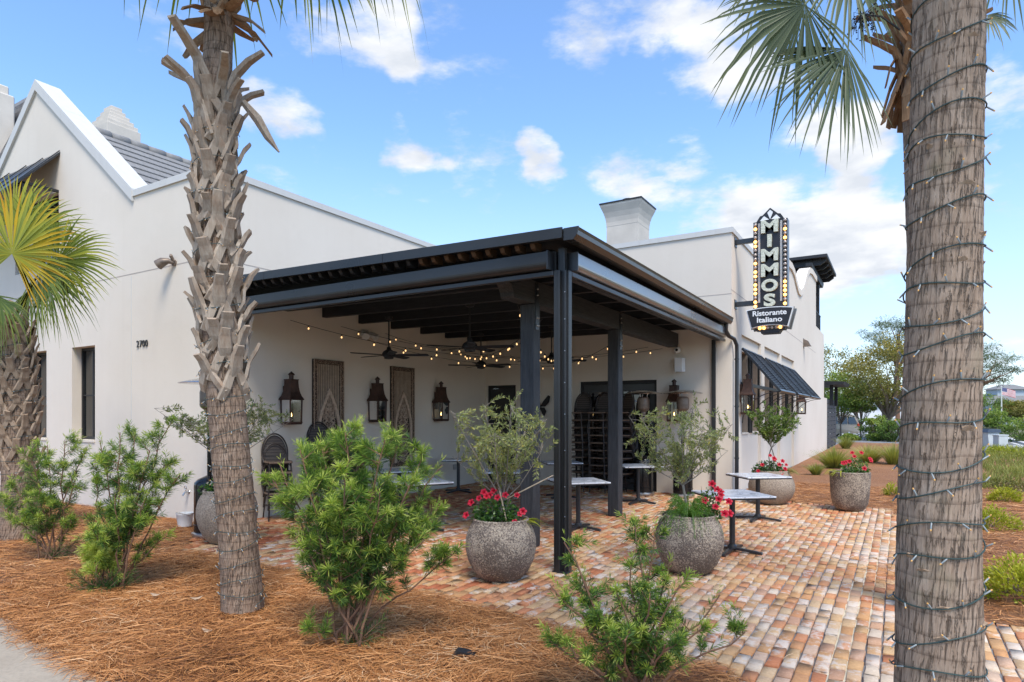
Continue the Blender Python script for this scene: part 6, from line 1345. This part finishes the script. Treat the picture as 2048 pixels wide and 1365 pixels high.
olive(POT5, 'wispy spreading tree in the planter behind the rough-barked palm', (1.72, .95, .36, .05, .0), 1.1, 44, 170, leafL=.05, leafW=.011, m='olive', tone=.36)
q = MB(); s0 = Vector((POT1.location.x+.12, POT1.location.y-.05, .55)); q.tube([s0, s0+Vector((-.10, -.02, .42))], .008, 7); o = q.build('bamboo_stake', M['wood_tan']); tag(o, 'thin pale bamboo stake stuck in the near flower pot', 'stake')
q = MB(); q.tube([tuple(s0+Vector((-.05, .06, .30))), tuple(s0+Vector((.42, .22, .56)))], .007, 7); o = q.build('bamboo_stake', M['wood_tan']); tag(o, 'thin slanting stake tied under the near olive tree', 'stake')
def flower_mesh():
    V = []; F = []; T = []
    for k in range(5):
        a = 2*PI*k/5; c_, s_ = math.cos(a), math.sin(a); b = len(V)
        for (r_, w_, z_) in ((.006, .004, 0), (.014, .012, .028), (.032, .017, .038), (.044, .006, .032)):
            for sg in (-1, 1): V.append((r_*c_-sg*w_*s_, r_*s_+sg*w_*c_, z_)); T.append(.2+r_*12)
        for i in range(3): F.append((b+i*2, b+i*2+1, b+i*2+3, b+i*2+2))
    return np_mesh('flower', V, np.array(F), T)
FLW = flower_mesh(); FLW.materials.append(M['petal'])
def mandevilla(pot_, lb, cx_, cy_, rx, h, nl, flowers, seed, sc=1.0, leafL=.055, tone=.42):
    rng = np.random.default_rng(seed); z0 = pot_['top']; r = empty('flowering_plant', (pot_.location.x+cx_, pot_.location.y+cy_, z0-.02)); st = MB()
    for i in range(10): a = 2*PI*i/10; e = (math.cos(a)*rx*.7, math.sin(a)*rx*.7, h*rng.uniform(.5, .95)); st.tube([(0, 0, 0), (e[0]*.6, e[1]*.6, e[2]*.5), e], [.005, .004, .002], 4)
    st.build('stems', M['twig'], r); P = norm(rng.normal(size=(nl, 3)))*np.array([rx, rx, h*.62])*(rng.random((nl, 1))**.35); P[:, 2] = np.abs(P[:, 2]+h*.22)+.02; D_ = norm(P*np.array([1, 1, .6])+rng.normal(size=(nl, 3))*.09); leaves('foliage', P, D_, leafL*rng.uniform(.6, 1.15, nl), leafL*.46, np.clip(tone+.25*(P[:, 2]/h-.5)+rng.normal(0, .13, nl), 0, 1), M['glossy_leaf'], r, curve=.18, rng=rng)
    for (fx, fy, fz) in flowers:
        o = link('flower', FLW, None, r); o.location = (fx, fy, fz); d = Vector((fx*.8+.25*SN, fy*.8-.5*CS, .35)).normalized(); o.rotation_euler = d.to_track_quat('Z', 'Y').to_euler(); o.scale = (sc*rng.uniform(.75, 1.0),)*3
    tag(r, lb, 'flowers', 'red flowering plants in the planters'); return r
def camside(lst): return [(CS*a-SN*b, SN*a+CS*b, c) for a, b, c in lst]     # (right, away, up) seen from the street
mandevilla(POT1, 'red-flowered mandevilla filling the pot beside the corner post', -.06, .0, .25, .32, 950, camside([(-.12, -.1, .36), (-.06, -.12, .33), (-.02, -.05, .37), (.02, -.14, .31), (-.17, -.12, .30), (-.25, -.1, .25), (.10, -.1, .33), (.22, -.1, .33), (.25, -.15, .14), (.20, -.2, .06), (-.30, -.12, .12), (-.02, -.24, .02), (-.09, -.18, .33), (.28, -.12, .16)]), 51)
mandevilla(POT2, 'spray of red flowers on the right of the pot with the feathery fern', .20, .08, .13, .42, 260, camside([(.0, -.08, .42), (.05, -.1, .36), (.10, -.06, .33), (.06, -.12, .26), (.12, -.12, .10), (.18, -.1, .10), (.02, -.14, .18), (.19, -.04, .22), (-.08, -.1, .24), (.09, -.1, .30)]), 52, 1.1)
mandevilla(POT3, 'red and pink flowers round the stems in the wide low planter', -.05, -.02, .30, .30, 900, camside([(-.05, -.2, .38), (.03, -.2, .30), (.12, -.2, .20), (.18, -.2, .27), (.22, -.22, .12), (.12, -.28, .05), (-.2, -.2, .20), (-.27, -.18, .08), (.05, -.3, .02), (.25, -.2, .20), (.0, -.25, .33)]), 53, 1.1, tone=.32)
mandevilla(POT4, 'red-flowered plant in the tall straight-sided planter', .08, .0, .22, .38, 700, camside([(-.08, -.05, .42), (-.07, -.1, .36), (.08, -.05, .42), (-.22, -.1, .25), (-.17, -.12, .27), (.25, -.02, .30), (.05, -.2, .15), (-.26, -.1, .24), (.22, -.1, .28)]), 54, 1.1, tone=.55)
mandevilla(POT5, 'green leafy plant in the planter behind the rough-barked palm', -.05, .0, .32, .26, 700, [], 55, tone=.42)
def feathery(pot_, lb, cx_, cy_, seed):
    rng = np.random.default_rng(seed); r = empty('asparagus_fern', (pot_.location.x+cx_, pot_.location.y+cy_, pot_['top'])); st = MB(); LP = []; LD = []
    for i in range(150):
        a = rng.uniform(0, 2*PI); l_ = rng.uniform(.16, .36); up = rng.uniform(.12, .30); h = np.array([math.cos(a), math.sin(a), 0]); P = [h*l_*t+np.array([0, 0, up*math.sin(t*2.2)*1.0-.32*t**3*(l_ > .24)*.9]) for t in np.linspace(0, 1, 7)]; st.tube([tuple(p) for p in P], .0012, 3)
        for k in range(1, 7):
            n = 20; t = rng.random((n, 1)); LP.append(P[k-1]*(1-t)+P[k]*t); LD.append(norm(rng.normal(size=(n, 3))*.8+h*.5))
    st.build('stems', M['glossy_stem'], r); P_ = np.concatenate(LP); leaves('fronds', P_, np.concatenate(LD), .026*rng.uniform(.6, 1.2, len(P_)), .0024, np.clip(rng.normal(.5, .18, len(P_)), 0, 1), M['feathery'], r, rng=rng); tag(r, lb, 'fern', None)
simple('glossy_stem', (.10, .18, .04), .5)
feathery(POT2, 'feathery green fern spilling over the rim of the round planter', .02, -.10, 61)
def strappy(pot_, lb, cx_, cy_, n, L_, m, seed, tone=(.3, .7), w=.03, dirs=None, name='strap_leaf_plant'):
    rng = np.random.default_rng(seed); r = empty(name, (pot_.location.x+cx_, pot_.location.y+cy_, pot_['top']-.02)); V = []; F = []; T = []
    for i in range(n):
        a = rng.uniform(0, 2*PI) if dirs is None else rng.normal(dirs[0], dirs[1]); l_ = L_*rng.uniform(.7, 1.1); h = np.array([math.cos(a), math.sin(a), 0]); s = np.array([-h[1], h[0], 0]); up = rng.uniform(.5, 1.2); b = len(V); tn = rng.uniform(*tone)
        for k in range(7):
            t = k/6; p = h*l_*t*.8+np.array([0, 0, l_*(up*t-up*.95*t*t)]); wd = w*math.sin(PI*min(.98, t*.85+.12))*rng.uniform(.9, 1.1); V += [p-s*wd/2, p-np.array([0, 0, wd*.2]), p+s*wd/2]; T += [tn+.3, tn-.2, tn+.3]
        for k in range(6):
            for q_ in range(2): F.append((b+k*3+q_, b+k*3+q_+1, b+k*3+q_+4, b+k*3+q_+3))
    link('leaves', np_mesh('leaves', V, np.array(F), np.clip(T, 0, 1)), M[m], r); tag(r, lb, 'plant', None)
strappy(POT2, 'striped strap-leaved plant drooping over the left of the feathery fern pot', -.14, -.06, 16, .36, 'stripe_leaf', 62, (.2, .7), .034, (YAW+PI, .7)); strappy(POT3, 'strappy green plant arching right from the wide low planter', .12, -.02, 22, .52, 'grass_blade', 63, (.2, .6), .03, (YAW-.1, .5)); strappy(POT4, 'bright strappy fern on the left of the tall planter', -.13, -.05, 26, .42, 'lime_shrub', 64, (.3, .7), .026, (YAW+PI-.2, .9)); strappy(POT1, 'bright fern frond on the right of the pot beside the corner post', .20, .04, 12, .34, 'lime_shrub', 65, (.1, .5), .03, (YAW+.3, .5))
# ------------------------------------------------------------------ background beyond the street wall
def depth(p): return -SN*p[0]+CS*p[1]
def tree(name, lb, base, H, crown, m, seed, nclump=60, per=70, leafL=.16, leafW=.08, tr=.14, tone=.45, lean=(0, 0), group='trees beyond the restaurant', flat=1.0, bark='bark', fork=.35):
    rng = np.random.default_rng(seed); r = empty(name, (base[0], base[1], -.06)); st = MB(); rx, rz, cz = crown; top = np.array([lean[0], lean[1], cz]); f0 = top*np.array([.5, .5, fork])
    st.tube([(0, 0, 0), tuple(f0*.5+rng.normal(0, .03, 3)), tuple(f0)], [tr, tr*.8, tr*.65], 9); LP = []; LD = []; LT = []
    for i in range(nclump):
        e = top+norm(rng.normal(size=3))*np.array([rx, rx, rz])*rng.uniform(.3, 1.0)**.55
        if i < 26: mid = (f0*.55+e*.45)+rng.normal(0, .12*rx, 3)*.5; st.tube([tuple(f0*rng.uniform(.85, 1.0)), tuple(mid), tuple(e)], [tr*.42, tr*.24, .012], 5)
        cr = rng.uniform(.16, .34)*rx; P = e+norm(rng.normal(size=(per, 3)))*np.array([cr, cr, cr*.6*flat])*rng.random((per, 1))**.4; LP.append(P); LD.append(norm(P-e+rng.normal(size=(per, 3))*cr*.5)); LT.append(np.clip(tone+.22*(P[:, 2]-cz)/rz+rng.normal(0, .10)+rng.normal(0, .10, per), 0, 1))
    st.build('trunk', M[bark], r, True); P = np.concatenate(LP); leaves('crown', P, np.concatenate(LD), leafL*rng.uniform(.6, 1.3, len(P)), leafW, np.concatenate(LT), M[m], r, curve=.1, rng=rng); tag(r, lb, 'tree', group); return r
def background():
    # road with edge line, kerb and centre line
    p = Vector(G(1966, 863)); q = Vector(G(2048, 886)); d = (q-p).normalized(); n = Vector((-d.y, d.x, 0))
    if n.dot(Vector((-SN, CS, 0))) < 0: n = -n
    a = p-d*90; b = q+d*60
    def strip(name, o0, o1, z, m): s = MB(); s.quad(*(v+Vector((0, 0, z)) for v in (a+n*o0, b+n*o0, b+n*o1, a+n*o1))); o = s.build(name, M[m]); tag(o, kind='structure'); return o
    strip('road', .3, 11, -.02, 'asphalt'); strip('road_edge_line', .45, .65, -.014, 'kerb'); strip('road_centre_line', 5.6, 5.85, -.014, 'road_paint'); strip('far_pavement', 12.2, 14.5, -.03, 'kerb')
    k = MB(); k.beam(a+n*.1+Vector((0, 0, .0)), b+n*.1+Vector((0, 0, .0)), .3, .14); o = k.build('kerb', M['kerb']); tag(o, kind='structure')
    s = MB(); g0, g1 = Vector(G(1975, 893)), Vector(G(2060, 898)); g2, g3 = Vector(G(2060, 893)), Vector(G(1975, 889)); s.quad(*(v+Vector((0, 0, .0)) for v in (g0-Vector((4, 0, 0)), g1+Vector((6, 0, 0)), g2+Vector((6, 0, 0)), g3-Vector((4, 0, 0))))); o = s.build('path', M['kerb']); tag(o, kind='structure')
    # dark board fence at the end of the street wall
    r = empty('board_fence', (-3.0, 37.5, 0)); tag(r, 'dark horizontal board fence at the far end of the street wall', 'fence')
    for i in range(11): b_ = MB(); b_.bbox(-3.06, -3.02, 35.22, 41.0, .05+i*.225, .05+i*.225+.205, .006); b_.build('board', M['fence_dark'], r, world=True)
    for y in (35.25, 37.2, 39.1, 40.95): b_ = MB(); b_.box(-3.15, -3.062, y-.05, y+.05, -.06, 2.55); b_.build('post', M['fence_dark'], r, world=True)
    r = empty('entry_canopy', (-3.4, 35.5, 2.55)); tag(r, 'small dark timber canopy above the board fence', 'canopy')
    for x, y in ((-2.9, 36.4), (-4.2, 36.4), (-2.9, 39.2)): b_ = MB(); b_.box(x-.08, x+.08, y-.08, y+.08, 2.2, 3.25); b_.build('post', M['matte_black'], r, world=True)
    b_ = MB(); b_.prism([(-5, 3.25), (-2.35, 3.25), (-2.25, 3.4), (-5, 3.55)], lambda p_, e, dd: (p_, dd, e), 35.9, 39.8); b_.build('roof', M['matte_black'], r, world=True)
    # parked van, tail to the right
    c = atD(1676, 872, 50.0); r = empty('parked_minivan', (c[0], c[1], -.04), YAW+.12); tag(r, 'beige minivan parked beyond the board fence with its tail showing', 'minivan')
    side = [(-3.6, .35), (-3.55, .75), (-2.6, .98), (-1.7, 1.62), (-1.2, 1.75), (.55, 1.78), (.98, 1.62), (1.18, 1.0), (1.26, .92), (1.24, .38), (.9, .30), (-3.3, .28)]
    def sx(p_, e, dd): tuck = .0 if e < 1.0 else (e-1.0)*.18; return (p_, dd*(1-tuck), e)
    b_ = MB(); b_.prism(side, sx, -.92, .92); b_.build('body', M['car'], r)
    for w in ([(-1.55, 1.05), (-.62, 1.05), (-.62, 1.60), (-1.15, 1.60)], [(-.54, 1.05), (.18, 1.05), (.18, 1.62), (-.54, 1.62)], [(.26, 1.05), (.98, 1.05), (.80, 1.56), (.26, 1.62)]):
        b_ = MB(); b_.prism(w, sx, -.935, -.915); b_.build('side_window', M['wglass'], r)
    b_ = MB(); b_.quad((1.165, -.72, 1.08), (1.165, .72, 1.08), (1.015, .62, 1.58), (1.015, -.62, 1.58)); b_.build('rear_window', M['wglass'], r)
    for s_ in (-1, 1): b_ = MB(); b_.bbox(1.02, 1.27, s_*.90-.05, s_*.90+.05, .88, 1.06, .02); b_.build('tail_light', M['tail_light'], r)
    b_ = MB(); b_.bbox(1.2, 1.34, -.86, .86, .36, .60, .03); b_.build('bumper', M['car'], r)
    for x in (-2.6, .30):
        for s_ in (-1, 1):
            t = MB(); t.lathe([(.20, -.11), (.33, -.10), (.345, 0), (.33, .10), (.20, .11)], 20); w = t.build('wheel', M['tyre'], r, True); w.location = (x, s_*.80, .345); w.rotation_euler = (PI/2, 0, 0)
            h = MB(); h.lathe([(.0, -.125), (.19, -.115), (.20, -.10), (.20, .10), (.19, .115), (0, .125)], 16); h.build('hub', M['steel'], w, True)
    # white building behind the van
    c = atD(1735, 848, 72.0); r = empty('white_house', (c[0], c[1], -.06), YAW); tag(r, 'white clapboard house low behind the parked minivan', 'house'); b_ = MB(); b_.box(-4.5, 4.5, 0, 6, 0, 2.75); b_.build('wall', M['house_white'], r); b_ = MB(); b_.prism([(-4.8, 2.75), (4.8, 2.75), (0, 4.2)], lambda p_, e, dd: (p_, dd, e), -.3, 6.3); b_.build('roof', M['house_grey'], r)
    for i in range(12): b_ = MB(); b_.box(-4.5, 4.5, -.02, -.002, .08+i*.22, .28+i*.22); b_.build('clapboard', M['house_white'], r)
    b_ = MB(); b_.box(1.6, 2.6, -.04, -.021, .9, 2.1); b_.build('window', M['wglass'], r)
    # low white trailer rail
    c = atD(1712, 872, 56.0); r = empty('white_railing', (c[0], c[1], -.05), YAW); tag(r, 'low white railing behind the minivan tail', 'railing')
    for z in (.95, .62): b_ = MB(); b_.box(-1.2, 1.1, -.04, .04, z, z+.12); b_.build('rail', M['house_white'], r)
    for x in (-1.15, -.1, 1.0): b_ = MB(); b_.box(x-.08, x+.08, -.06, .06, 0, 1.1); b_.build('post', M['house_white'], r)
    # flag on its pole
    c = atD(2003, 848, 84.0); r = empty('flagpole', (c[0], c[1], -.06), YAW); tag(r, 'pale flagpole flying the stars and stripes beyond the road', 'flagpole'); b_ = MB(); b_.tube([(0, 0, 0), (0, 0, 5.4)], [.10, .06], 10); b_.build('pole', M['pole'], r, True); b_ = MB(); b_.lathe([(0, 5.4), (.09, 5.47), (0, 5.56)], 10); b_.build('finial', M['pole'], r, True)
    def fl(u, v): return (.08+u*1.75, .18*math.sin(u*6)*u, 5.35-v*.95-u*.42+.05*math.sin(u*5))
    for i in range(13):
        b_ = MB(); v0, v1 = i/13, (i+1)/13; u0 = .4 if i < 7 else 0; m_ = 8
        for k_ in range(m_): ua, ub = u0+(1-u0)*k_/m_, u0+(1-u0)*(k_+1)/m_; b_.quad(fl(ua, v1), fl(ub, v1), fl(ub, v0), fl(ua, v0))
        b_.build('stripe', M['flag_red' if i % 2 == 0 else 'flag_white'], r)
    b_ = MB()
    for k_ in range(4): ua, ub = .4*k_/4, .4*(k_+1)/4; b_.quad(fl(ua, 7/13), fl(ub, 7/13), fl(ub, 0), fl(ua, 0))
    b_.build('canton', M['flag_blue'], r)
    b_ = MB()
    for rr in range(5):
        for cc in range(6): p_ = Vector(fl(.035+cc*.066, .05+rr*.11)); b_.box(p_.x-.016, p_.x+.016, p_.y-.012, p_.y-.006, p_.z-.016, p_.z+.016)
    b_.build('stars', M['flag_white'], r)
    # house across the road
    c = atD(2046, 846, 96.0); r = empty('shingled_house', (c[0], c[1], -.06), YAW-.1); tag(r, 'grey-blue house with hipped shingle roof across the road', 'house'); b_ = MB(); b_.box(-4.2, 6, 0, 8, 0, 3.4); b_.build('wall', M['house_grey'], r)
    b_ = MB(); b_.v += [(-4.7, -.5, 3.4), (6.5, -.5, 3.4), (6.5, 8.5, 3.4), (-4.7, 8.5, 3.4), (-1.2, 4, 5.3), (3, 4, 5.3)]; b_.f += [(0, 1, 5, 4), (1, 2, 5), (2, 3, 4, 5), (3, 0, 4), (0, 3, 2, 1)]; b_.build('roof', M['shingle'], r); b_ = MB(); b_.box(-2.0, 2.6, 2.6, 5.4, 4.3, 5.7); b_.build('upper_wall', M['house_grey'], r); b_ = MB(); b_.v += [(-2.4, 2.2, 5.7), (3, 2.2, 5.7), (3, 5.8, 5.7), (-2.4, 5.8, 5.7), (-.6, 4, 6.5), (1.2, 4, 6.5)]; b_.f += [(0, 1, 5, 4), (1, 2, 5), (2, 3, 4, 5), (3, 0, 4), (0, 3, 2, 1)]; b_.build('upper_roof', M['shingle'], r)
    for x in (-3.0, -.6, 1.8, 4.2):
        b_ = MB(); b_.box(x, x+.9, -.05, -.005, 1.0, 2.5); w = b_.build('window', M['wglass'], r); b_ = MB()
        for f in ((x-.08, x, .92, 2.58), (x+.9, x+.98, .92, 2.58), (x, x+.9, .92, 1.0), (x, x+.9, 2.5, 2.58), (x+.42, x+.48, 1.0, 2.5)): b_.box(f[0], f[1], -.07, -.006, f[2], f[3])
        b_.build('frame', M['house_white'], w)
    # bins and cabinets at the driveway
    c = G(1979, 896); r = empty('wheeled_bin', (c[0], c[1], -.05), YAW); tag(r, 'pale wheeled bin with dark blue lid beyond the meadow', 'bin'); b_ = MB(); b_.prism([(-.22, 0), (.22, 0), (.30, .85), (-.30, .85)], lambda p_, e, dd: (p_, dd, e), -.28, .28); b_.build('body', M['utility_grey'], r); b_ = MB(); b_.prism([(-.36, .85), (.36, .85), (.32, 1.02), (-.28, 1.05)], lambda p_, e, dd: (p_, dd, e), -.34, .34); b_.build('lid', M['bin_blue'], r)
    c = G(2001, 899); r = empty('utility_cabinet', (c[0], c[1], -.05), YAW); tag(r, 'small pale utility cabinet standing by the driveway', 'cabinet'); b_ = MB(); b_.bbox(-.24, .24, -.2, .2, 0, .72, .02); b_.build('box', M['utility_grey'], r); b_ = MB(); b_.bbox(-.26, .26, -.22, .22, .72, .78, .02); b_.build('lid', M['utility_grey'], r)
    # trees
    def gp(u, D): return atD(u, 829+CAM_H*F_PX/D, D)
    tree('young_tree', 'bright green young tree on a thin trunk beside the minivan', gp(1681, 47), 5, (1.75, 1.55, 3.35), 'green_leaf', 71, 70, 80, .15, .07, .07, .62)
    tree('young_tree', 'lime-green young tree on a pale trunk by the white railing', gp(1722, 46), 4, (1.35, 1.1, 2.9), 'green_leaf', 72, 55, 80, .15, .07, .06, .76)
    tree('oak_tree', 'olive-brown oak with thick forked leaning trunk', gp(1770, 44), 9, (3.0, 2.5, 4.7), 'oak_leaf', 73, 120, 85, .17, .08, .28, .60, lean=(.5, .2))
    tree('oak_tree', 'loose thin-leaved tree showing just past the terrace wall', gp(1652, 62), 10, (3.0, 3.2, 5.8), 'oak_leaf', 74, 85, 60, .20, .09, .22, .50)
    tree('oak_tree', 'pale sparse tree between the oak and the terrace wall', gp(1712, 66), 8, (2.6, 2.2, 5.6), 'oak_leaf', 75, 50, 50, .20, .09, .16, .72)
    tree('pine_tree', 'tall dark pine rising behind the oak', gp(1795, 72), 14, (3.9, 2.6, 10.6), 'pine_leaf', 76, 60, 110, .34, .045, .30, .6, flat=.7, bark='redbark', fork=.75)
    tree('pine_tree', 'tall dark pine with flat boughs near the flagpole', gp(1955, 60), 8, (3.6, 2.0, 6.4), 'pine_leaf', 77, 60, 110, .30, .04, .24, .55, flat=.7, bark='redbark', fork=.75)
    for i, (u, D, rx, rz, cz, m_, t_, lb) in enumerate([(1975, 88, 2.8, 2.0, 2.4, 'green_leaf', .35, 'rounded dark green tree left of the flagpole'), (1990, 80, 2.0, 1.1, 1.2, 'green_leaf', .55, 'low bright green bush at the foot of the flagpole'), (2018, 90, 1.8, 1.3, 2.6, 'oak_leaf', .62, 'golden green palm-like tree in front of the shingled house'), (2040, 86, 1.8, 1.3, 2.4, 'oak_leaf', .6, 'golden green tree hiding the shingled house windows'), (2062, 84, 2.4, 1.6, 2.2, 'oak_leaf', .5, 'olive tree at the far end of the shingled house'), (1940, 84, 3, 2.2, 2.6, 'green_leaf', .4, 'broad green tree behind the thick palm trunk')]):
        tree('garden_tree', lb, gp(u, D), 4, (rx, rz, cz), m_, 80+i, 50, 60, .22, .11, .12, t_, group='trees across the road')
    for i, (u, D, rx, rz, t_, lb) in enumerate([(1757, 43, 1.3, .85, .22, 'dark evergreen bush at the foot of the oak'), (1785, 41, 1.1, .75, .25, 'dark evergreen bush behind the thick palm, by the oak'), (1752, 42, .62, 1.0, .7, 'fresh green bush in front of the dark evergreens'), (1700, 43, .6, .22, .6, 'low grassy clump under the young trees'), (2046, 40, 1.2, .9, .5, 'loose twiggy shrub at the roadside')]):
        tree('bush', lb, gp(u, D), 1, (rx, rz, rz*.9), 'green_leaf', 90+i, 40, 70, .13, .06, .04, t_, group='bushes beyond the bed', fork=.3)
    # far wood closing the horizon
    rng = np.random.default_rng(99); P = []; D_ = []; T = []
    for i in range(150):
        u = rng.uniform(1400, 2500); D = rng.uniform(125, 170); c = np.array(atD(u, 829, D)); h = rng.uniform(2.5, 6.5); c[2] = h*.5; n = 90; q = c+norm(rng.normal(size=(n, 3)))*np.array([3.5, 3.5, h*.55])*rng.random((n, 1))**.4; q[:, 2] = np.maximum(q[:, 2], .1); P.append(q); D_.append(rng.normal(size=(n, 3))); T.append(np.clip(.4+rng.normal(0, .12)+rng.normal(0, .1, n), 0, 1))
    P = np.concatenate(P); o = leaves('distant_wood', P, np.concatenate(D_), .9, .6, np.concatenate(T), M['green_leaf'], None, rng=rng); tag(o, 'far line of mixed woodland along the horizon', 'wood', kind='stuff')
background()
def tuft(name, lb, x, y, h, rad, n, m, seed, tone=(.3, .8), w=.008, cat='grass', group='ornamental grasses in the straw bed', z=.05):
    rng = np.random.default_rng(seed); r = empty(name, (x, y, z)); a = rng.uniform(0, 2*PI, n); sp = rng.random(n)**.7; b = np.stack([np.cos(a)*sp*rad*.25, np.sin(a)*sp*rad*.25, np.zeros(n)], -1); L_ = h*rng.uniform(.7, 1.25, n); out = sp*rad/h; V = []; side = np.stack([-np.sin(a), np.cos(a), np.zeros(n)], -1)
    for t in (0, .4, .75, 1.0):
        p = b+np.stack([np.cos(a)*out*L_*t**1.4, np.sin(a)*out*L_*t**1.4, L_*(t-.28*out*t*t)], -1); wd = w*(1-t*.85); V += [p-side*wd, p+side*wd]
    V = np.stack(V, 1).reshape(-1, 3); k = (np.arange(n)*8)[:, None]; F = np.concatenate([k+[0, 1, 3, 2], k+[2, 3, 5, 4], k+[4, 5, 7, 6]], 0); T = (np.clip(rng.uniform(*tone, n), 0, 1)[:, None]+np.repeat(np.array([-.15, 0, .06, .12]), 2)).reshape(-1)
    link('blades', np_mesh(name, V, F, np.clip(T, 0, 1)), M[m], r); tag(r, lb, cat, group); return r
for i, (u, v, h, rad, n, t_, lb) in enumerate([(1668, 936, .62, .85, 700, (.35, .7), 'broad clump of ornamental grass by the street wall'), (1737, 926, .62, .85, 700, (.5, .9), 'yellowing clump of ornamental grass behind the tall planter'), (1632, 951, .32, .34, 260, (.3, .6), 'small grass clump behind the wide low planter'), (1692, 898, .6, .6, 380, (.3, .6), 'far grass clump nearest the board fence'), (1788, 930, .7, .7, 420, (.3, .7), 'grass clump peeping out left of the thick palm')]):
    p = G(u, v, .05); tuft('grass_clump', lb, p[0], p[1], h, rad, n, 'grass_blade', 100+i, t_, .011)
def mound(name, lb, x, y, rx, h, n, m, seed, leafL=.05, leafW=.016, tone=.55):
    rng = np.random.default_rng(seed); r = empty(name, (x, y, .04)); st = MB()
    for i in range(12): a = 2*PI*i/12; st.tube([(0, 0, 0), (math.cos(a)*rx*.4, math.sin(a)*rx*.4, h*.4), (math.cos(a)*rx*.75, math.sin(a)*rx*.75, h*.7)], [.006, .004, .002], 4)
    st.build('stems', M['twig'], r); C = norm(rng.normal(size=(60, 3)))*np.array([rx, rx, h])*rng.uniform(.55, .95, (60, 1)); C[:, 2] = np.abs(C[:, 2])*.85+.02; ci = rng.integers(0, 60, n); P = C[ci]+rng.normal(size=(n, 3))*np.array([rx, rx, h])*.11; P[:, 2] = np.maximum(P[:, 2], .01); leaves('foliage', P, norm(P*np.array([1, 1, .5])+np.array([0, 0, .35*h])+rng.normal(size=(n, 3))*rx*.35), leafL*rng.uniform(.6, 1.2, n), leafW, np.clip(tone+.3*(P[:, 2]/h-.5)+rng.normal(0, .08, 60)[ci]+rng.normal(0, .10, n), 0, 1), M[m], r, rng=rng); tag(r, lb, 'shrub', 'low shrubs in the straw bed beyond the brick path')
for i, (u, v, rx, h, n, m_, t_, lb) in enumerate([(2010, 1004, .32, .30, 1500, 'lime_shrub', .6, 'rounded lime-yellow shrub beside the meadow grass'), (1978, 1058, .40, .36, 1900, 'lime_shrub', .48, 'spreading lime-green shrub right behind the thick palm'), (2052, 1200, .36, .42, 2200, 'lime_shrub', .52, 'bright lime shrub at the brick edge beyond the thick palm'), (2000, 976, .42, .26, 800, 'oak_leaf', .35, 'brown half-dead low shrub between the lime shrub and meadow'), (2046, 985, .40, .26, 800, 'oak_leaf', .4, 'brown sprawling low shrub at the meadow edge'), (1786, 992, .18, .30, 500, 'lime_shrub', .5, 'little lime shrub just left of the thick palm'), (2044, 915, 1.6, .45, 1300, 'lime_shrub', .42, 'long low yellow-green shrub beside the driveway'), (1975, 912, 1.3, .4, 1000, 'lime_shrub', .36, 'dull yellow-green shrub between meadow and driveway')]):
    p = G(u, v, .05); D = depth(p); mound('low_shrub', lb, p[0], p[1], rx, h, n, m_, 120+i, .05 if D < 20 else .12, .016 if D < 20 else .04, t_)
def meadow():
    rng = np.random.default_rng(140); n = 15000; u = rng.uniform(1930, 2120, n); v = 829+CAM_H*F_PX/rng.uniform(14.5, 32, n); P = np.array([G(a, b, .02) for a, b in zip(u, v)]); D = P[:, 1]*CS-P[:, 0]*SN; dn = np.array([mnoise.noise(Vector((p[0]*.8, p[1]*.5, 2))) for p in P]); k = rng.random(n) < .55+dn*1.3; P = P[k]; D = D[k]; n = len(P); L_ = rng.uniform(.15, .42, n); d = norm(np.stack([rng.normal(0, .45, n), rng.normal(0, .45, n), np.ones(n)], -1)); o = leaves('meadow_grass', P, d, L_, .014, np.clip(.35+dn[k]*.5+rng.normal(0, .16, n), 0, 1), M['grass_blade'], None, curve=.1, rng=rng); tag(o, 'rough meadow grass beyond the straw bed on the road side', 'grass', kind='stuff')
meadow()
